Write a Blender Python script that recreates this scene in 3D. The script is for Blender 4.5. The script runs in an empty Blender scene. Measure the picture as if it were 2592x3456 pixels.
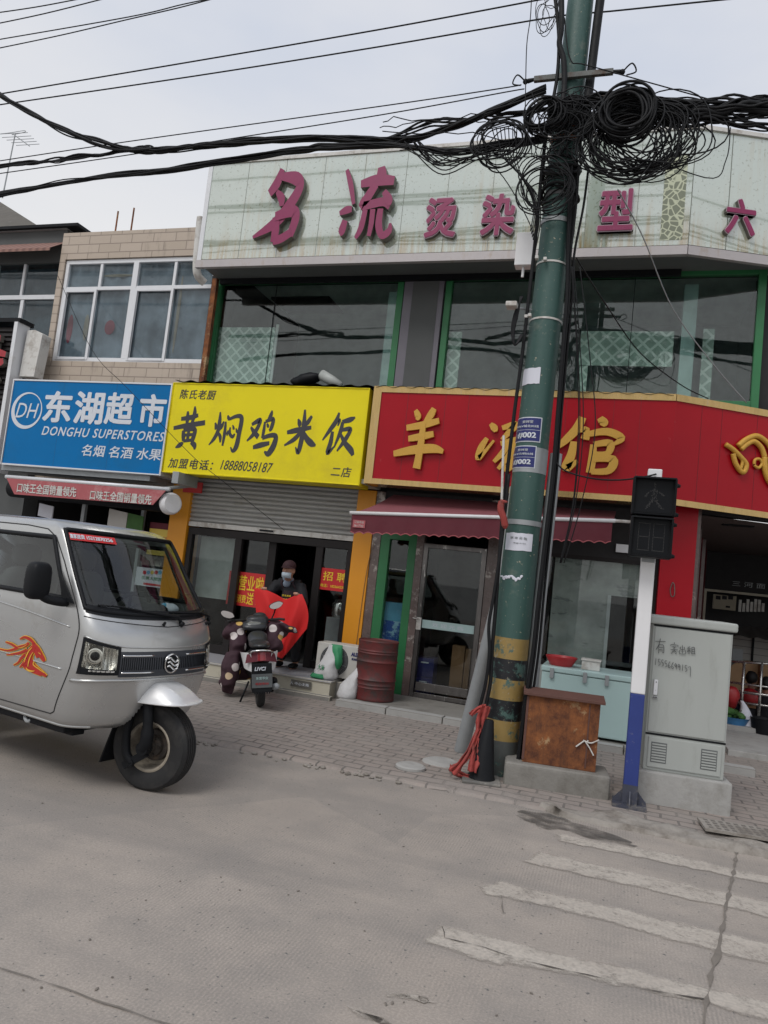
import bpy, bmesh, math, random
from mathutils import Vector, Matrix, noise
random.seed(7)
S = bpy.context.scene
COL = S.collection
R = math.radians
# ------------------------------------------------------------------ camera, sky, sun, exposure
CAM_H = 1.65
PITCH, ROLL, YAW, FPX = R(4.8115), R(6.2321), R(17.9053), 2500.0
_f = Vector((-math.sin(YAW)*math.cos(PITCH), math.cos(YAW)*math.cos(PITCH), math.sin(PITCH)))
_r0 = Vector((math.cos(YAW), math.sin(YAW), 0)); _u0 = _r0.cross(_f)
_r = _r0*math.cos(ROLL) + _u0*math.sin(ROLL)
_u = -_r0*math.sin(ROLL) + _u0*math.cos(ROLL)
cam = bpy.data.cameras.new('camera'); camo = bpy.data.objects.new('camera', cam); COL.objects.link(camo)
cam.sensor_fit = 'VERTICAL'; cam.sensor_height = 36.0; cam.sensor_width = 27.0
cam.lens = 36.0*FPX/3456.0
cam.clip_start = 0.05; cam.clip_end = 3000
camo.matrix_world = Matrix(((_r.x, _u.x, -_f.x, 0), (_r.y, _u.y, -_f.y, 0), (_r.z, _u.z, -_f.z, CAM_H), (0, 0, 0, 1)))
S.camera = camo
S.view_settings.view_transform = 'Standard'; S.view_settings.look = 'None'
S.view_settings.gamma = 1.0; S.view_settings.exposure = 0.04
S.cycles.max_bounces = 8; S.cycles.transparent_max_bounces = 16
SUN_EL, SUN_AZ = R(52), R(198)        # azimuth of the veiled sun: behind the camera, a little to the left
W = bpy.data.worlds.new('World'); S.world = W; W.use_nodes = True
nt = W.node_tree; nt.nodes.clear()
wo = nt.nodes.new('ShaderNodeOutputWorld'); bg = nt.nodes.new('ShaderNodeBackground')
sky = nt.nodes.new('ShaderNodeTexSky'); sky.sky_type = 'NISHITA'; sky.sun_disc = False
sky.sun_elevation = SUN_EL; sky.sun_rotation = SUN_AZ; sky.air_density = 1.0; sky.dust_density = 3.0; sky.ozone_density = 1.0
hsv = nt.nodes.new('ShaderNodeHueSaturation'); hsv.inputs['Saturation'].default_value = 0.45
tc = nt.nodes.new('ShaderNodeTexCoord'); mp = nt.nodes.new('ShaderNodeMapping'); mp.inputs['Scale'].default_value = (1.2, 1.2, 3.0)
cn = nt.nodes.new('ShaderNodeTexNoise'); cn.inputs['Scale'].default_value = 2.1; cn.inputs['Detail'].default_value = 4
cr = nt.nodes.new('ShaderNodeValToRGB')   # overcast cloud sheet (radiance x10, background strength 0.1)
cr.color_ramp.elements[0].position = 0.35; cr.color_ramp.elements[0].color = (5.5, 6.2, 7.7, 1)
cr.color_ramp.elements[1].position = 0.70; cr.color_ramp.elements[1].color = (7.7, 7.85, 8.4, 1)
sx = nt.nodes.new('ShaderNodeSeparateXYZ')
hr = nt.nodes.new('ShaderNodeValToRGB')   # brighter, whiter towards the horizon
hr.color_ramp.elements[0].position = 0.30; hr.color_ramp.elements[0].color = (1, 1, 1, 1)
hr.color_ramp.elements[1].position = 0.72; hr.color_ramp.elements[1].color = (0, 0, 0, 1)
m1 = nt.nodes.new('ShaderNodeMixRGB'); m1.inputs['Color2'].default_value = (8.7, 8.7, 8.75, 1)
m2 = nt.nodes.new('ShaderNodeMixRGB'); m2.inputs['Fac'].default_value = 0.88
L = nt.links.new
L(tc.outputs['Generated'], mp.inputs['Vector']); L(mp.outputs['Vector'], cn.inputs['Vector']); L(cn.outputs['Fac'], cr.inputs['Fac'])
L(tc.outputs['Generated'], sx.inputs['Vector']); L(sx.outputs['Z'], hr.inputs['Fac'])
L(hr.outputs['Color'], m1.inputs['Fac']); L(cr.outputs['Color'], m1.inputs['Color1'])
L(sky.outputs['Color'], hsv.inputs['Color']); L(hsv.outputs['Color'], m2.inputs['Color1']); L(m1.outputs['Color'], m2.inputs['Color2'])
L(m2.outputs['Color'], bg.inputs['Color']); bg.inputs['Strength'].default_value = 0.1
L(bg.outputs['Background'], wo.inputs['Surface'])
sl = bpy.data.lights.new('sun', 'SUN'); sl.energy = 1.5; sl.angle = R(25); sl.color = (1, 0.965, 0.92)
so = bpy.data.objects.new('sun', sl); COL.objects.link(so)
_sd = Vector((math.sin(SUN_AZ)*math.cos(SUN_EL), math.cos(SUN_AZ)*math.cos(SUN_EL), math.sin(SUN_EL)))
so.location = (0, 0, 30); so.rotation_euler = _sd.to_track_quat('Z', 'Y').to_euler()

# ------------------------------------------------------------------ survey helpers (photo pixel -> point on a known plane)
C0 = Vector((0, 0, CAM_H))
def ray(px, py): return _r*((px-1296)/FPX) - _u*((py-1728)/FPX) + _f
def P(px, py, Y): d = ray(px, py); return C0 + d*(Y/d.y)
def PX(px, py, X): d = ray(px, py); return C0 + d*(X/d.x)
def G(px, py, z=0.0): d = ray(px, py); return C0 + d*((z-CAM_H)/d.z)
def PP(px, py, o, n): d = ray(px, py); return C0 + d*((Vector(o)-C0).dot(n)/d.dot(n))
def proj(p):
    v = Vector(p)-C0; z = v.dot(_f); return Vector((1296+FPX*v.dot(_r)/z, 1728-FPX*v.dot(_u)/z))

# ------------------------------------------------------------------ materials
def _n(t, k, **kw):
    n = t.nodes.new(k)
    for a, b in kw.items(): setattr(n, a, b)
    return n
def base(name):
    m = bpy.data.materials.new(name); m.use_nodes = True; t = m.node_tree; t.nodes.clear()
    o = t.nodes.new('ShaderNodeOutputMaterial'); b = t.nodes.new('ShaderNodeBsdfPrincipled')
    t.links.new(b.outputs[0], o.inputs['Surface']); return m, t, b, o
def coords(t, scale=(1, 1, 1), kind='Object', rot=(0, 0, 0)):
    c = t.nodes.new('ShaderNodeTexCoord'); mp = t.nodes.new('ShaderNodeMapping')
    mp.inputs['Scale'].default_value = scale; mp.inputs['Rotation'].default_value = rot
    t.links.new(c.outputs[kind], mp.inputs['Vector']); return mp.outputs['Vector']
def noi(t, vec, scale, detail=4, rough=0.6):
    n = t.nodes.new('ShaderNodeTexNoise'); n.inputs['Scale'].default_value = scale; n.inputs['Detail'].default_value = detail
    n.inputs['Roughness'].default_value = rough; t.links.new(vec, n.inputs['Vector']); return n.outputs['Fac']
def ramp(t, fac, a, b, ca=(0, 0, 0), cb=(1, 1, 1)):
    r = t.nodes.new('ShaderNodeValToRGB'); e = r.color_ramp.elements
    e[0].position = a; e[0].color = (*ca, 1); e[1].position = b; e[1].color = (*cb, 1)
    t.links.new(fac, r.inputs['Fac']); return r.outputs['Color']
def mix(t, fac, a, b, mode='MIX'):
    m = t.nodes.new('ShaderNodeMixRGB'); m.blend_type = mode
    for s, v in (('Fac', fac), ('Color1', a), ('Color2', b)):
        if isinstance(v, (int, float)): m.inputs[s].default_value = v if s == 'Fac' else (v, v, v, 1)
        elif isinstance(v, tuple): m.inputs[s].default_value = (*v[:3], 1)
        else: t.links.new(v, m.inputs[s])
    return m.outputs['Color']
def bump(t, b, h, s=0.3, d=0.01):
    n = t.nodes.new('ShaderNodeBump'); n.inputs['Strength'].default_value = s; n.inputs['Distance'].default_value = d
    t.links.new(h, n.inputs['Height']); t.links.new(n.outputs['Normal'], b.inputs['Normal'])
def scal(c, k): return tuple(min(1, x*k) for x in c)
def mat(name, col, rough=0.6, metal=0.0, var=0.22, sc=6.0, bmp=0.0, dirt=None, da=0.55, db=0.75, dsc=3.0, stretch=(1, 1, 1), coat=0.0, spec=0.5):
    m, t, b, o = base(name); v = coords(t, stretch)
    c = mix(t, noi(t, v, sc, 5), scal(col, 1-var), scal(col, 1+var*0.6))
    if dirt is not None:
        c = mix(t, ramp(t, noi(t, v, dsc, 8, 0.7), da, db), c, dirt)
    t.links.new(c, b.inputs['Base Color'])
    b.inputs['Roughness'].default_value = rough; b.inputs['Metallic'].default_value = metal
    b.inputs['Coat Weight'].default_value = coat; b.inputs['Specular IOR Level'].default_value = spec
    rr = t.nodes.new('ShaderNodeMapRange'); rr.inputs['To Min'].default_value = max(0.03, rough-0.1); rr.inputs['To Max'].default_value = min(1, rough+0.12)
    t.links.new(noi(t, v, sc*1.7, 3), rr.inputs['Value']); t.links.new(rr.outputs['Result'], b.inputs['Roughness'])
    if bmp: bump(t, b, noi(t, v, sc*4, 4), bmp, 0.01)
    return m
def glass(name, tint=(0.75, 0.8, 0.8), ior=1.6, rough=0.015, refl=(1, 1, 1)):
    m = bpy.data.materials.new(name); m.use_nodes = True; t = m.node_tree; t.nodes.clear()
    o = t.nodes.new('ShaderNodeOutputMaterial'); tr = t.nodes.new('ShaderNodeBsdfTransparent'); gl = t.nodes.new('ShaderNodeBsdfGlossy')
    fr = t.nodes.new('ShaderNodeFresnel'); mx = t.nodes.new('ShaderNodeMixShader')
    
    ge = t.nodes.new('ShaderNodeNewGeometry'); mr = t.nodes.new('ShaderNodeMapRange'); mr.inputs['To Min'].default_value = ior; mr.inputs['To Max'].default_value = 1/ior
    t.links.new(ge.outputs['Backfacing'], mr.inputs['Value']); t.links.new(mr.outputs['Result'], fr.inputs['IOR'])   # same reflectance from both sides of the sheet
    gl.inputs['Roughness'].default_value = rough; gl.inputs['Color'].default_value = (*refl, 1)
    v = coords(t); c = mix(t, ramp(t, noi(t, v, 2.5, 5), 0.4, 0.75), tint, scal(tint, 0.82)); t.links.new(c, tr.inputs['Color'])
    t.links.new(fr.outputs[0], mx.inputs[0]); t.links.new(tr.outputs[0], mx.inputs[1]); t.links.new(gl.outputs[0], mx.inputs[2])
    t.links.new(mx.outputs[0], o.inputs['Surface']); return m

M = {}
M['black'] = mat('black_plastic', (0.010, 0.011, 0.013), 0.5, var=0.3, dirt=(0.035, 0.033, 0.03), da=0.6, db=0.9, spec=0.15)
M['cable'] = mat('black_cable', (0.007, 0.0075, 0.009), 0.6, var=0.4, sc=12, spec=0.25)
M['rubber'] = mat('tyre_rubber', (0.014, 0.014, 0.015), 0.75, var=0.3, dirt=(0.05, 0.046, 0.04), da=0.5, db=0.85, dsc=6)
M['white'] = mat('white_paint', (0.72, 0.72, 0.73), 0.45, var=0.08, dirt=(0.42, 0.39, 0.34), da=0.58, db=0.85)
M['dirtywhite'] = mat('dirty_white', (0.6, 0.59, 0.56), 0.6, var=0.15, dirt=(0.28, 0.24, 0.2), da=0.5, db=0.7, dsc=5)
M['blue'] = mat('blue_paint', (0.02, 0.04, 0.2), 0.45, var=0.2, dirt=(0.2, 0.2, 0.22), da=0.6, db=0.72, dsc=9)
M['steel'] = mat('stainless_steel', (0.6, 0.59, 0.57), 0.25, 0.9, var=0.15)
M['doorsteel'] = mat('painted_reflection_steel', (0.16, 0.15, 0.145), 0.2, 0.6, var=0.6, sc=5, dirt=(0.6, 0.58, 0.55), da=0.60, db=0.68, dsc=6, stretch=(3, 3, 0.7))  # dark and pale mottling: the steel's reflections are put into its colour
M['salonwall'] = mat('salon_wall', (0.34, 0.38, 0.39), 0.8, sc=1.5)
M['salonceil'] = mat('salon_ceiling', (0.6, 0.64, 0.62), 0.8)
M['hub'] = mat('grimy_hub', (0.05, 0.042, 0.036), 0.7, var=0.5, dirt=(0.14, 0.10, 0.07), da=0.5, db=0.7, dsc=10)
M['conebase'] = mat('dusty_rubber', (0.14, 0.135, 0.125), 0.9, var=0.3, dirt=(0.3, 0.28, 0.25), da=0.5, db=0.75, dsc=8)
M['palesilver'] = mat('pale_mudguard_paint', (0.66, 0.665, 0.67), 0.35, 0.25, var=0.05, dirt=(0.45, 0.43, 0.4), da=0.6, db=0.9)
M['plate'] = mat('dull_plate', (0.12, 0.13, 0.135), 0.5, 0.2, var=0.3)
M['oldsteel'] = mat('weathered_steel', (0.13, 0.135, 0.13), 0.7, 0.2, var=0.4, dirt=(0.08, 0.045, 0.03), da=0.5, db=0.7, dsc=8)
M['galv'] = mat('galvanised_steel', (0.34, 0.36, 0.37), 0.55, 0.35, var=0.2, sc=9)
M['alu'] = mat('aluminium_frame', (0.68, 0.69, 0.71), 0.4, 0.15, var=0.08, dirt=(0.4, 0.38, 0.35), da=0.6, db=0.9)
M['gold'] = mat('gold_trim', (0.52, 0.36, 0.15), 0.22, 0.75, var=0.35, sc=3, stretch=(6, 1, 1), dirt=(0.35, 0.28, 0.2), da=0.55, db=0.75)
M['goldletter'] = mat('gold_letter', (0.62, 0.35, 0.05), 0.5, 0.1, var=0.25, sc=120, bmp=0.3)
M['darkframe'] = mat('dark_door_frame', (0.022, 0.019, 0.019), 0.45, var=0.3, spec=0.2)
M['greenframe'] = mat('green_frame', (0.025, 0.17, 0.06), 0.4, var=0.2)
M['orange'] = mat('orange_tile', (0.72, 0.29, 0.012), 0.45, var=0.08, sc=3, dirt=(0.45, 0.16, 0.02), da=0.62, db=0.8)
M['redpaint'] = mat('red_panel', (0.36, 0.005, 0.014), 0.32, spec=0.2, var=0.14, sc=2, dirt=(0.42, 0.12, 0.12), da=0.66, db=0.85, dsc=8)
M['redplain'] = mat('red_banner', (0.55, 0.02, 0.022), 0.5, var=0.1)
M['yellowsign'] = mat('yellow_sign_face', (0.80, 0.68, 0.012), 0.35, spec=0.2, var=0.10, sc=0.9, dirt=(0.58, 0.47, 0.03), da=0.5, db=0.85, dsc=1.2)
M['yellowink'] = mat('yellow_ink', (0.82, 0.6, 0.03), 0.55, var=0.05)
M['bluesign'] = mat('blue_sign_face', (0.0, 0.15, 0.40), 0.35, spec=0.15, var=0.12, sc=1.2, dirt=(0.01, 0.125, 0.29), da=0.5, db=0.85, dsc=1.5, bmp=0.03)
M['whiteink'] = mat('white_ink', (0.62, 0.65, 0.7), 0.5, var=0.06)
M['blackink'] = mat('black_ink', (0.035, 0.035, 0.042), 0.5, var=0.15)
M['magenta'] = mat('magenta_letter', (0.24, 0.016, 0.085), 0.4, var=0.12)
M['letterside'] = mat('letter_return', (0.16, 0.15, 0.13), 0.5, 0.3, var=0.2)
M['concrete'] = mat('rough_concrete', (0.23, 0.22, 0.2), 0.9, var=0.25, sc=8, bmp=0.5, dirt=(0.12, 0.11, 0.095), da=0.5, db=0.75)
M['lightconc'] = mat('pale_concrete', (0.36, 0.355, 0.34), 0.9, var=0.2, sc=7, bmp=0.4, dirt=(0.22, 0.21, 0.19), da=0.52, db=0.75)
M['tilefloor'] = mat('grey_floor_tile', (0.36, 0.36, 0.38), 0.35, var=0.12, sc=14)
M['cream'] = mat('cream_stone', (0.5, 0.47, 0.38), 0.7, var=0.15, bmp=0.2, dirt=(0.25, 0.22, 0.17), da=0.52, db=0.75)
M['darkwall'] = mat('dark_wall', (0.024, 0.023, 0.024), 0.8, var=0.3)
M['innerwall'] = mat('room_wall', (0.09, 0.095, 0.095), 0.8, var=0.25, sc=1.5)
M['soffit'] = mat('soffit', (0.15, 0.16, 0.16), 0.6, 0.2, var=0.3, sc=2)
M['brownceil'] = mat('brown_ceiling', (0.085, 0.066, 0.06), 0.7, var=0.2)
M['marble'] = mat('dark_marble', (0.16, 0.12, 0.11), 0.25, var=0.7, sc=5, dirt=(0.5, 0.46, 0.42), da=0.56, db=0.64, dsc=4)
M['maroon'] = mat('maroon_canvas', (0.115, 0.015, 0.026), 0.75, var=0.15)
M['maroontop'] = mat('faded_maroon_canvas', (0.25, 0.078, 0.092), 0.8, var=0.14, dirt=(0.2, 0.06, 0.07), da=0.5, db=0.8)
M['pinkbanner'] = mat('faded_red_valance', (0.4, 0.1, 0.11), 0.65, var=0.2, dirt=(0.5, 0.3, 0.29), da=0.55, db=0.8)
M['cab'] = mat('cabinet_grey', (0.37, 0.39, 0.37), 0.5, var=0.08, sc=2, dirt=(0.28, 0.29, 0.27), da=0.55, db=0.85, stretch=(3, 3, 0.6))
M['pencil'] = mat('black_marker', (0.11, 0.115, 0.115), 0.7)
M['freezer'] = mat('pale_teal_enamel', (0.42, 0.57, 0.56), 0.35, var=0.08, sc=2, dirt=(0.35, 0.4, 0.36), da=0.62, db=0.85)
M['basinred'] = mat('red_plastic', (0.4, 0.025, 0.03), 0.4)
M['basinblue'] = mat('blue_plastic', (0.05, 0.2, 0.42), 0.4)
M['skin'] = mat('skin', (0.42, 0.22, 0.15), 0.55, var=0.12)
M['jacket'] = mat('black_jacket', (0.006, 0.0065, 0.010), 0.8, var=0.4)
M['apron'] = mat('dark_maroon_apron', (0.028, 0.012, 0.018), 0.8)
M['cap'] = mat('maroon_cap', (0.035, 0.009, 0.013), 0.8)
M['mask'] = mat('pale_blue_mask', (0.4, 0.47, 0.53), 0.8, var=0.06)
M['scarf'] = mat('grey_blue_collar', (0.2, 0.245, 0.31), 0.85)
M['redcloth'] = mat('red_cloth', (0.58, 0.011, 0.011), 0.75, var=0.1, sc=3, bmp=0.1)
M['ragred'] = mat('dirty_red_rag', (0.32, 0.05, 0.042), 0.85, var=0.35, sc=7, dirt=(0.1, 0.06, 0.05), da=0.5, db=0.7, dsc=6)
M['silver'] = mat('silver_car_paint', (0.47, 0.475, 0.47), 0.28, 0.7, var=0.05, sc=1.2, dirt=(0.33, 0.31, 0.275), da=0.55, db=0.85, dsc=2.2, coat=0.4)
M['chrome'] = mat('chrome', (0.75, 0.75, 0.75), 0.12, 1.0, var=0.05)
M['lens'] = glass('headlamp_lens', (0.9, 0.9, 0.85), 1.4)
M['lamprefl'] = mat('lamp_reflector', (0.85, 0.83, 0.74), 0.16, 0.85, var=0.6, sc=22, bmp=0.4)
M['glassdark'] = glass('shop_glass', (0.84, 0.88, 0.87), 1.45)
M['glassup'] = glass('upper_window_glass', (0.82, 0.88, 0.86), 1.62, 0.012)
M['glassgrey'] = glass('frosted_blue_glass', (0.82, 0.86, 0.88), 1.45, 0.04)
M['autoglass'] = glass('vehicle_glass', (0.6, 0.66, 0.64), 1.6)
M['curtain'] = mat('spotted_curtain', (0.24, 0.28, 0.305), 0.9, var=0.2, dirt=(0.13, 0.15, 0.17), da=0.64, db=0.68, dsc=9)
M['acwhite'] = mat('ac_casing', (0.55, 0.54, 0.5), 0.5, var=0.12, dirt=(0.35, 0.32, 0.28), da=0.55, db=0.8)
M['sackwhite'] = mat('woven_sack', (0.55, 0.55, 0.55), 0.7, var=0.2, sc=5, bmp=0.3, dirt=(0.3, 0.29, 0.28), da=0.5, db=0.8)
M['sackgreen'] = mat('green_sack_print', (0.03, 0.24, 0.1), 0.6, var=0.2)
M['wood'] = mat('pale_wood', (0.36, 0.22, 0.11), 0.6, var=0.3, sc=3, stretch=(1, 1, 8))
M['card'] = mat('brown_cardboard', (0.2, 0.105, 0.05), 0.8, var=0.15)
M['coolblue'] = mat('blue_crate_print', (0.02, 0.1, 0.42), 0.4, var=0.35, sc=5, dirt=(0.35, 0.6, 0.75), da=0.52, db=0.58, dsc=7)
M['navy'] = mat('navy_plate', (0.012, 0.018, 0.14), 0.35, var=0.1)
M['paper'] = mat('white_paper', (0.66, 0.67, 0.74), 0.8, var=0.05)
M['beigebox'] = mat('beige_meter_box', (0.3, 0.27, 0.2), 0.6)
M['whitetile'] = mat('white_wall_tile', (0.5, 0.48, 0.45), 0.5, var=0.1)
M['hair'] = mat('black_hair', (0.012, 0.011, 0.011), 0.6)
M['bluejacket'] = mat('dark_blue_jacket', (0.04, 0.06, 0.11), 0.8)
M['terracotta'] = mat('tan_board', (0.45, 0.28, 0.15), 0.7)
M['greyfabric'] = mat('grey_seat_fabric', (0.12, 0.12, 0.125), 0.85)
M['posteryellow'] = mat('yellow_poster', (0.68, 0.5, 0.08), 0.5, var=0.1)
M['skyblue'] = mat('sky_blue_sheet', (0.12, 0.4, 0.6), 0.5, var=0.15)
M['greenveg'] = mat('leaf_green', (0.05, 0.14, 0.03), 0.7, var=0.4)
M['ledface'] = mat('dark_signal_lens', (0.008, 0.009, 0.011), 0.35, var=0.3, spec=0.12)
M['leddot'] = mat('unlit_led', (0.05, 0.05, 0.05), 0.5)
M['plasticbag'] = glass('thin_plastic_film', (0.85, 0.85, 0.87), 1.5, 0.2)

def special():
    # worn concrete road, transverse tining, slab joints, patches
    m, t, b, o = base('concrete_road'); v = coords(t)
    big = noi(t, v, 0.35, 5, 0.6); mid = noi(t, v, 2.2, 6, 0.65); fine = noi(t, v, 90, 3, 0.7); speck = noi(t, v, 38, 2, 0.5)
    c = mix(t, ramp(t, big, 0.32, 0.68), (0.36, 0.313, 0.27), (0.43, 0.378, 0.33))
    c = mix(t, ramp(t, mid, 0.42, 0.75), c, (0.29, 0.262, 0.235))
    trk_ = noi(t, coords(t, (0.12, 1.1, 1)), 1.6, 5, 0.6); c = mix(t, ramp(t, trk_, 0.48, 0.80), c, (0.265, 0.24, 0.217))   # traffic-darkened lanes
    pat = t.nodes.new('ShaderNodeTexVoronoi'); pat.inputs['Scale'].default_value = 0.33; t.links.new(mix(t, 0.12, v, noi_col(t, v, 1.2)), pat.inputs['Vector']); psep = t.nodes.new('ShaderNodeSeparateColor'); t.links.new(pat.outputs['Color'], psep.inputs['Color'])
    c = mix(t, mix(t, 0.22, 0.0, ramp(t, psep.outputs['Red'], 0.45, 0.55)), c, (0.20, 0.19, 0.18))
    c = mix(t, ramp(t, fine, 0.45, 0.62), mix(t, 0.25, c, (0.08, 0.08, 0.08)), c)
    c = mix(t, ramp(t, speck, 0.66, 0.74), c, (0.12, 0.115, 0.11))
    w = t.nodes.new('ShaderNodeTexWave'); w.bands_direction = 'X'; w.inputs['Scale'].default_value = 17; w.inputs['Distortion'].default_value = 3.5
    w.inputs['Detail'].default_value = 3; w.inputs['Detail Scale'].default_value = 3
    t.links.new(v, w.inputs['Vector'])
    msk = ramp(t, noi(t, v, 0.8, 4), 0.44, 0.6)
    c = mix(t, mix(t, msk, 0.0, mix(t, 0.26, 0.0, w.outputs['Fac'])), c, (0.12, 0.117, 0.115))
    t.links.new(c, b.inputs['Base Color']); b.inputs['Roughness'].default_value = 0.85
    h = mix(t, 0.5, fine, mix(t, msk, 0.5, w.outputs['Fac'])); bump(t, b, h, 0.14, 0.004); M['road'] = m
    # faded zebra paint
    m, t, b, o = base('worn_road_paint'); v = coords(t, (1, 1, 1))
    wear = noi(t, coords(t, (0.6, 2.2, 1)), 3.0, 8, 0.72); fine = noi(t, v, 60, 3)
    c = mix(t, ramp(t, wear, 0.42, 0.66), (0.475, 0.43, 0.375), (0.41, 0.365, 0.318))
    c = mix(t, ramp(t, fine, 0.4, 0.6), mix(t, 0.2, c, (0.1, 0.1, 0.1)), c)
    t.links.new(c, b.inputs['Base Color']); b.inputs['Roughness'].default_value = 0.8; bump(t, b, fine, 0.3, 0.005)
    tr = t.nodes.new('ShaderNodeBsdfTransparent'); mx = t.nodes.new('ShaderNodeMixShader')
    at = t.nodes.new('ShaderNodeAttribute'); at.attribute_name = 'worn_edge'
    wr_ = t.nodes.new('ShaderNodeMath'); wr_.operation = 'MULTIPLY_ADD'; wr_.inputs[1].default_value = 0.19; t.links.new(at.outputs['Fac'], wr_.inputs[0]); t.links.new(noi(t, v, 7, 10, 0.9), wr_.inputs[2])   # paint gone first along the edges
    t.links.new(ramp(t, wr_.outputs[0], 0.50, 0.72), mx.inputs[0]); t.links.new(b.outputs[0], mx.inputs[1]); t.links.new(tr.outputs[0], mx.inputs[2])
    t.links.new(mx.outputs[0], o.inputs['Surface']); M['zebra'] = m
    # red-grey pavers
    m, t, b, o = base('clay_pavers'); v = coords(t)
    wob = mix(t, 0.035, v, noi_col(t, v, 4.0))
    br = t.nodes.new('ShaderNodeTexBrick'); br.inputs['Scale'].default_value = 1.0; br.inputs['Brick Width'].default_value = 0.23; br.inputs['Row Height'].default_value = 0.115
    br.inputs['Mortar Size'].default_value = 0.009; br.inputs['Mortar Smooth'].default_value = 0.25; br.inputs['Bias'].default_value = -0.1
    br.inputs['Color1'].default_value = (0.32, 0.262, 0.23, 1); br.inputs['Color2'].default_value = (0.25, 0.212, 0.192, 1); br.inputs['Mortar'].default_value = (0.05, 0.045, 0.04, 1)
    t.links.new(wob, br.inputs['Vector'])
    c = mix(t, ramp(t, noi(t, v, 1.6, 8, 0.75), 0.36, 0.66), br.outputs['Color'], (0.275, 0.245, 0.22))
    c = mix(t, ramp(t, noi(t, v, 4, 8, 0.8), 0.52, 0.78), c, (0.12, 0.108, 0.097))
    c = mix(t, 0.25, c, mix(t, noi(t, v, 70, 2), (0.1, 0.09, 0.08), (0.4, 0.37, 0.34)))
    t.links.new(c, b.inputs['Base Color']); b.inputs['Roughness'].default_value = 0.9
    inv = t.nodes.new('ShaderNodeInvert'); t.links.new(br.outputs['Fac'], inv.inputs['Color'])
    bump(t, b, mix(t, 0.35, inv.outputs['Color'], noi(t, v, 6, 4)), 0.8, 0.018); M['paver'] = m
    # beige long tiles
    m, t, b, o = base('beige_wall_tile'); v = coords(t, (1, 1, 1), rot=(R(90), 0, 0))
    br = t.nodes.new('ShaderNodeTexBrick'); br.inputs['Scale'].default_value = 1.0; br.inputs['Brick Width'].default_value = 0.42; br.inputs['Row Height'].default_value = 0.15
    br.inputs['Mortar Size'].default_value = 0.008; br.inputs['Color1'].default_value = (0.46, 0.385, 0.315, 1); br.inputs['Color2'].default_value = (0.42, 0.35, 0.28, 1); br.inputs['Mortar'].default_value = (0.27, 0.22, 0.18, 1)
    t.links.new(v, br.inputs['Vector'])
    c = mix(t, ramp(t, noi(t, coords(t, (2.5, 1, 0.5)), 1.6, 7, 0.7), 0.55, 0.78), br.outputs['Color'], (0.15, 0.12, 0.1))
    t.links.new(c, b.inputs['Base Color']); b.inputs['Roughness'].default_value = 0.5
    inv = t.nodes.new('ShaderNodeInvert'); t.links.new(br.outputs['Fac'], inv.inputs['Color']); bump(t, b, inv.outputs['Color'], 0.5, 0.01); M['beige'] = m
    # pale green glossy sign panels with speckle and rust runs
    m, t, b, o = base('pale_green_panel'); v = coords(t)
    c = mix(t, noi(t, v, 0.9, 3), (0.40, 0.47, 0.415), (0.47, 0.535, 0.455))
    c = mix(t, ramp(t, noi(t, v, 26, 3, 0.6), 0.60, 0.66), c, (0.27, 0.31, 0.24))
    run = noi(t, coords(t, (8, 8, 0.45)), 1.3, 7, 0.75); low = noi(t, coords(t, (1, 1, 1)), 1.1, 5)
    c = mix(t, mix(t, ramp(t, run, 0.49, 0.66), 0.0, ramp(t, low, 0.46, 0.7)), c, (0.34, 0.27, 0.13))
    edge = t.nodes.new('ShaderNodeSeparateXYZ'); t.links.new(v, edge.inputs['Vector'])   # brown runs collecting along the lower edge of the fascia (origin is at its foot)
    c = mix(t, mix(t, ramp(t, edge.outputs['Z'], 0.02, 0.42, (1, 1, 1), (0, 0, 0)), 0.0, ramp(t, run, 0.42, 0.62)), c, (0.33, 0.24, 0.10))
    t.links.new(c, b.inputs['Base Color']); b.inputs['Roughness'].default_value = 0.06; b.inputs['IOR'].default_value = 2.3; b.inputs['Coat Weight'].default_value = 1.0; b.inputs['Coat IOR'].default_value = 2.1; b.inputs['Coat Roughness'].default_value = 0.01
    bump(t, b, noi(t, v, 1.1, 3), 0.06, 0.05)
    M['greenpanel'] = m
    # green paint on the concrete pole
    m, t, b, o = base('green_pole_paint'); v = coords(t, (6, 6, 0.5)); v2 = coords(t)
    c = mix(t, noi(t, v, 1.5, 6, 0.7), (0.018, 0.06, 0.052), (0.052, 0.115, 0.10))
    c = mix(t, ramp(t, noi(t, v2, 3, 8, 0.7), 0.58, 0.72), c, (0.12, 0.15, 0.125))
    c = mix(t, ramp(t, noi(t, v2, 30, 3, 0.6), 0.66, 0.72), c, (0.36, 0.33, 0.24))
    t.links.new(c, b.inputs['Base Color']); b.inputs['Roughness'].default_value = 0.55; bump(t, b, noi(t, v2, 25, 4), 0.25, 0.01); M['pole'] = m
    for nm, col in (('poleyellow', (0.30, 0.205, 0.065)), ('poleblack', (0.008, 0.009, 0.012)), ('polebottom', (0.075, 0.082, 0.078))):
        m, t, b, o = base(nm); v2 = coords(t)
        c = mix(t, noi(t, v2, 8, 5), scal(col, 0.75), scal(col, 1.15))
        c = mix(t, ramp(t, noi(t, v2, 6, 8, 0.75), 0.54, 0.60), c, (0.06, 0.12, 0.105))
        c = mix(t, ramp(t, noi(t, v2, 13, 6, 0.75), 0.60, 0.66), c, (0.34, 0.31, 0.23))
        t.links.new(c, b.inputs['Base Color']); b.inputs['Roughness'].default_value = 0.6; bump(t, b, noi(t, v2, 25, 4), 0.3, 0.01); M[nm] = m
    # rust
    m, t, b, o = base('rusted_steel'); v = coords(t, (1, 1, 0.85)); v3 = coords(t, (6, 6, 0.9))
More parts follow.
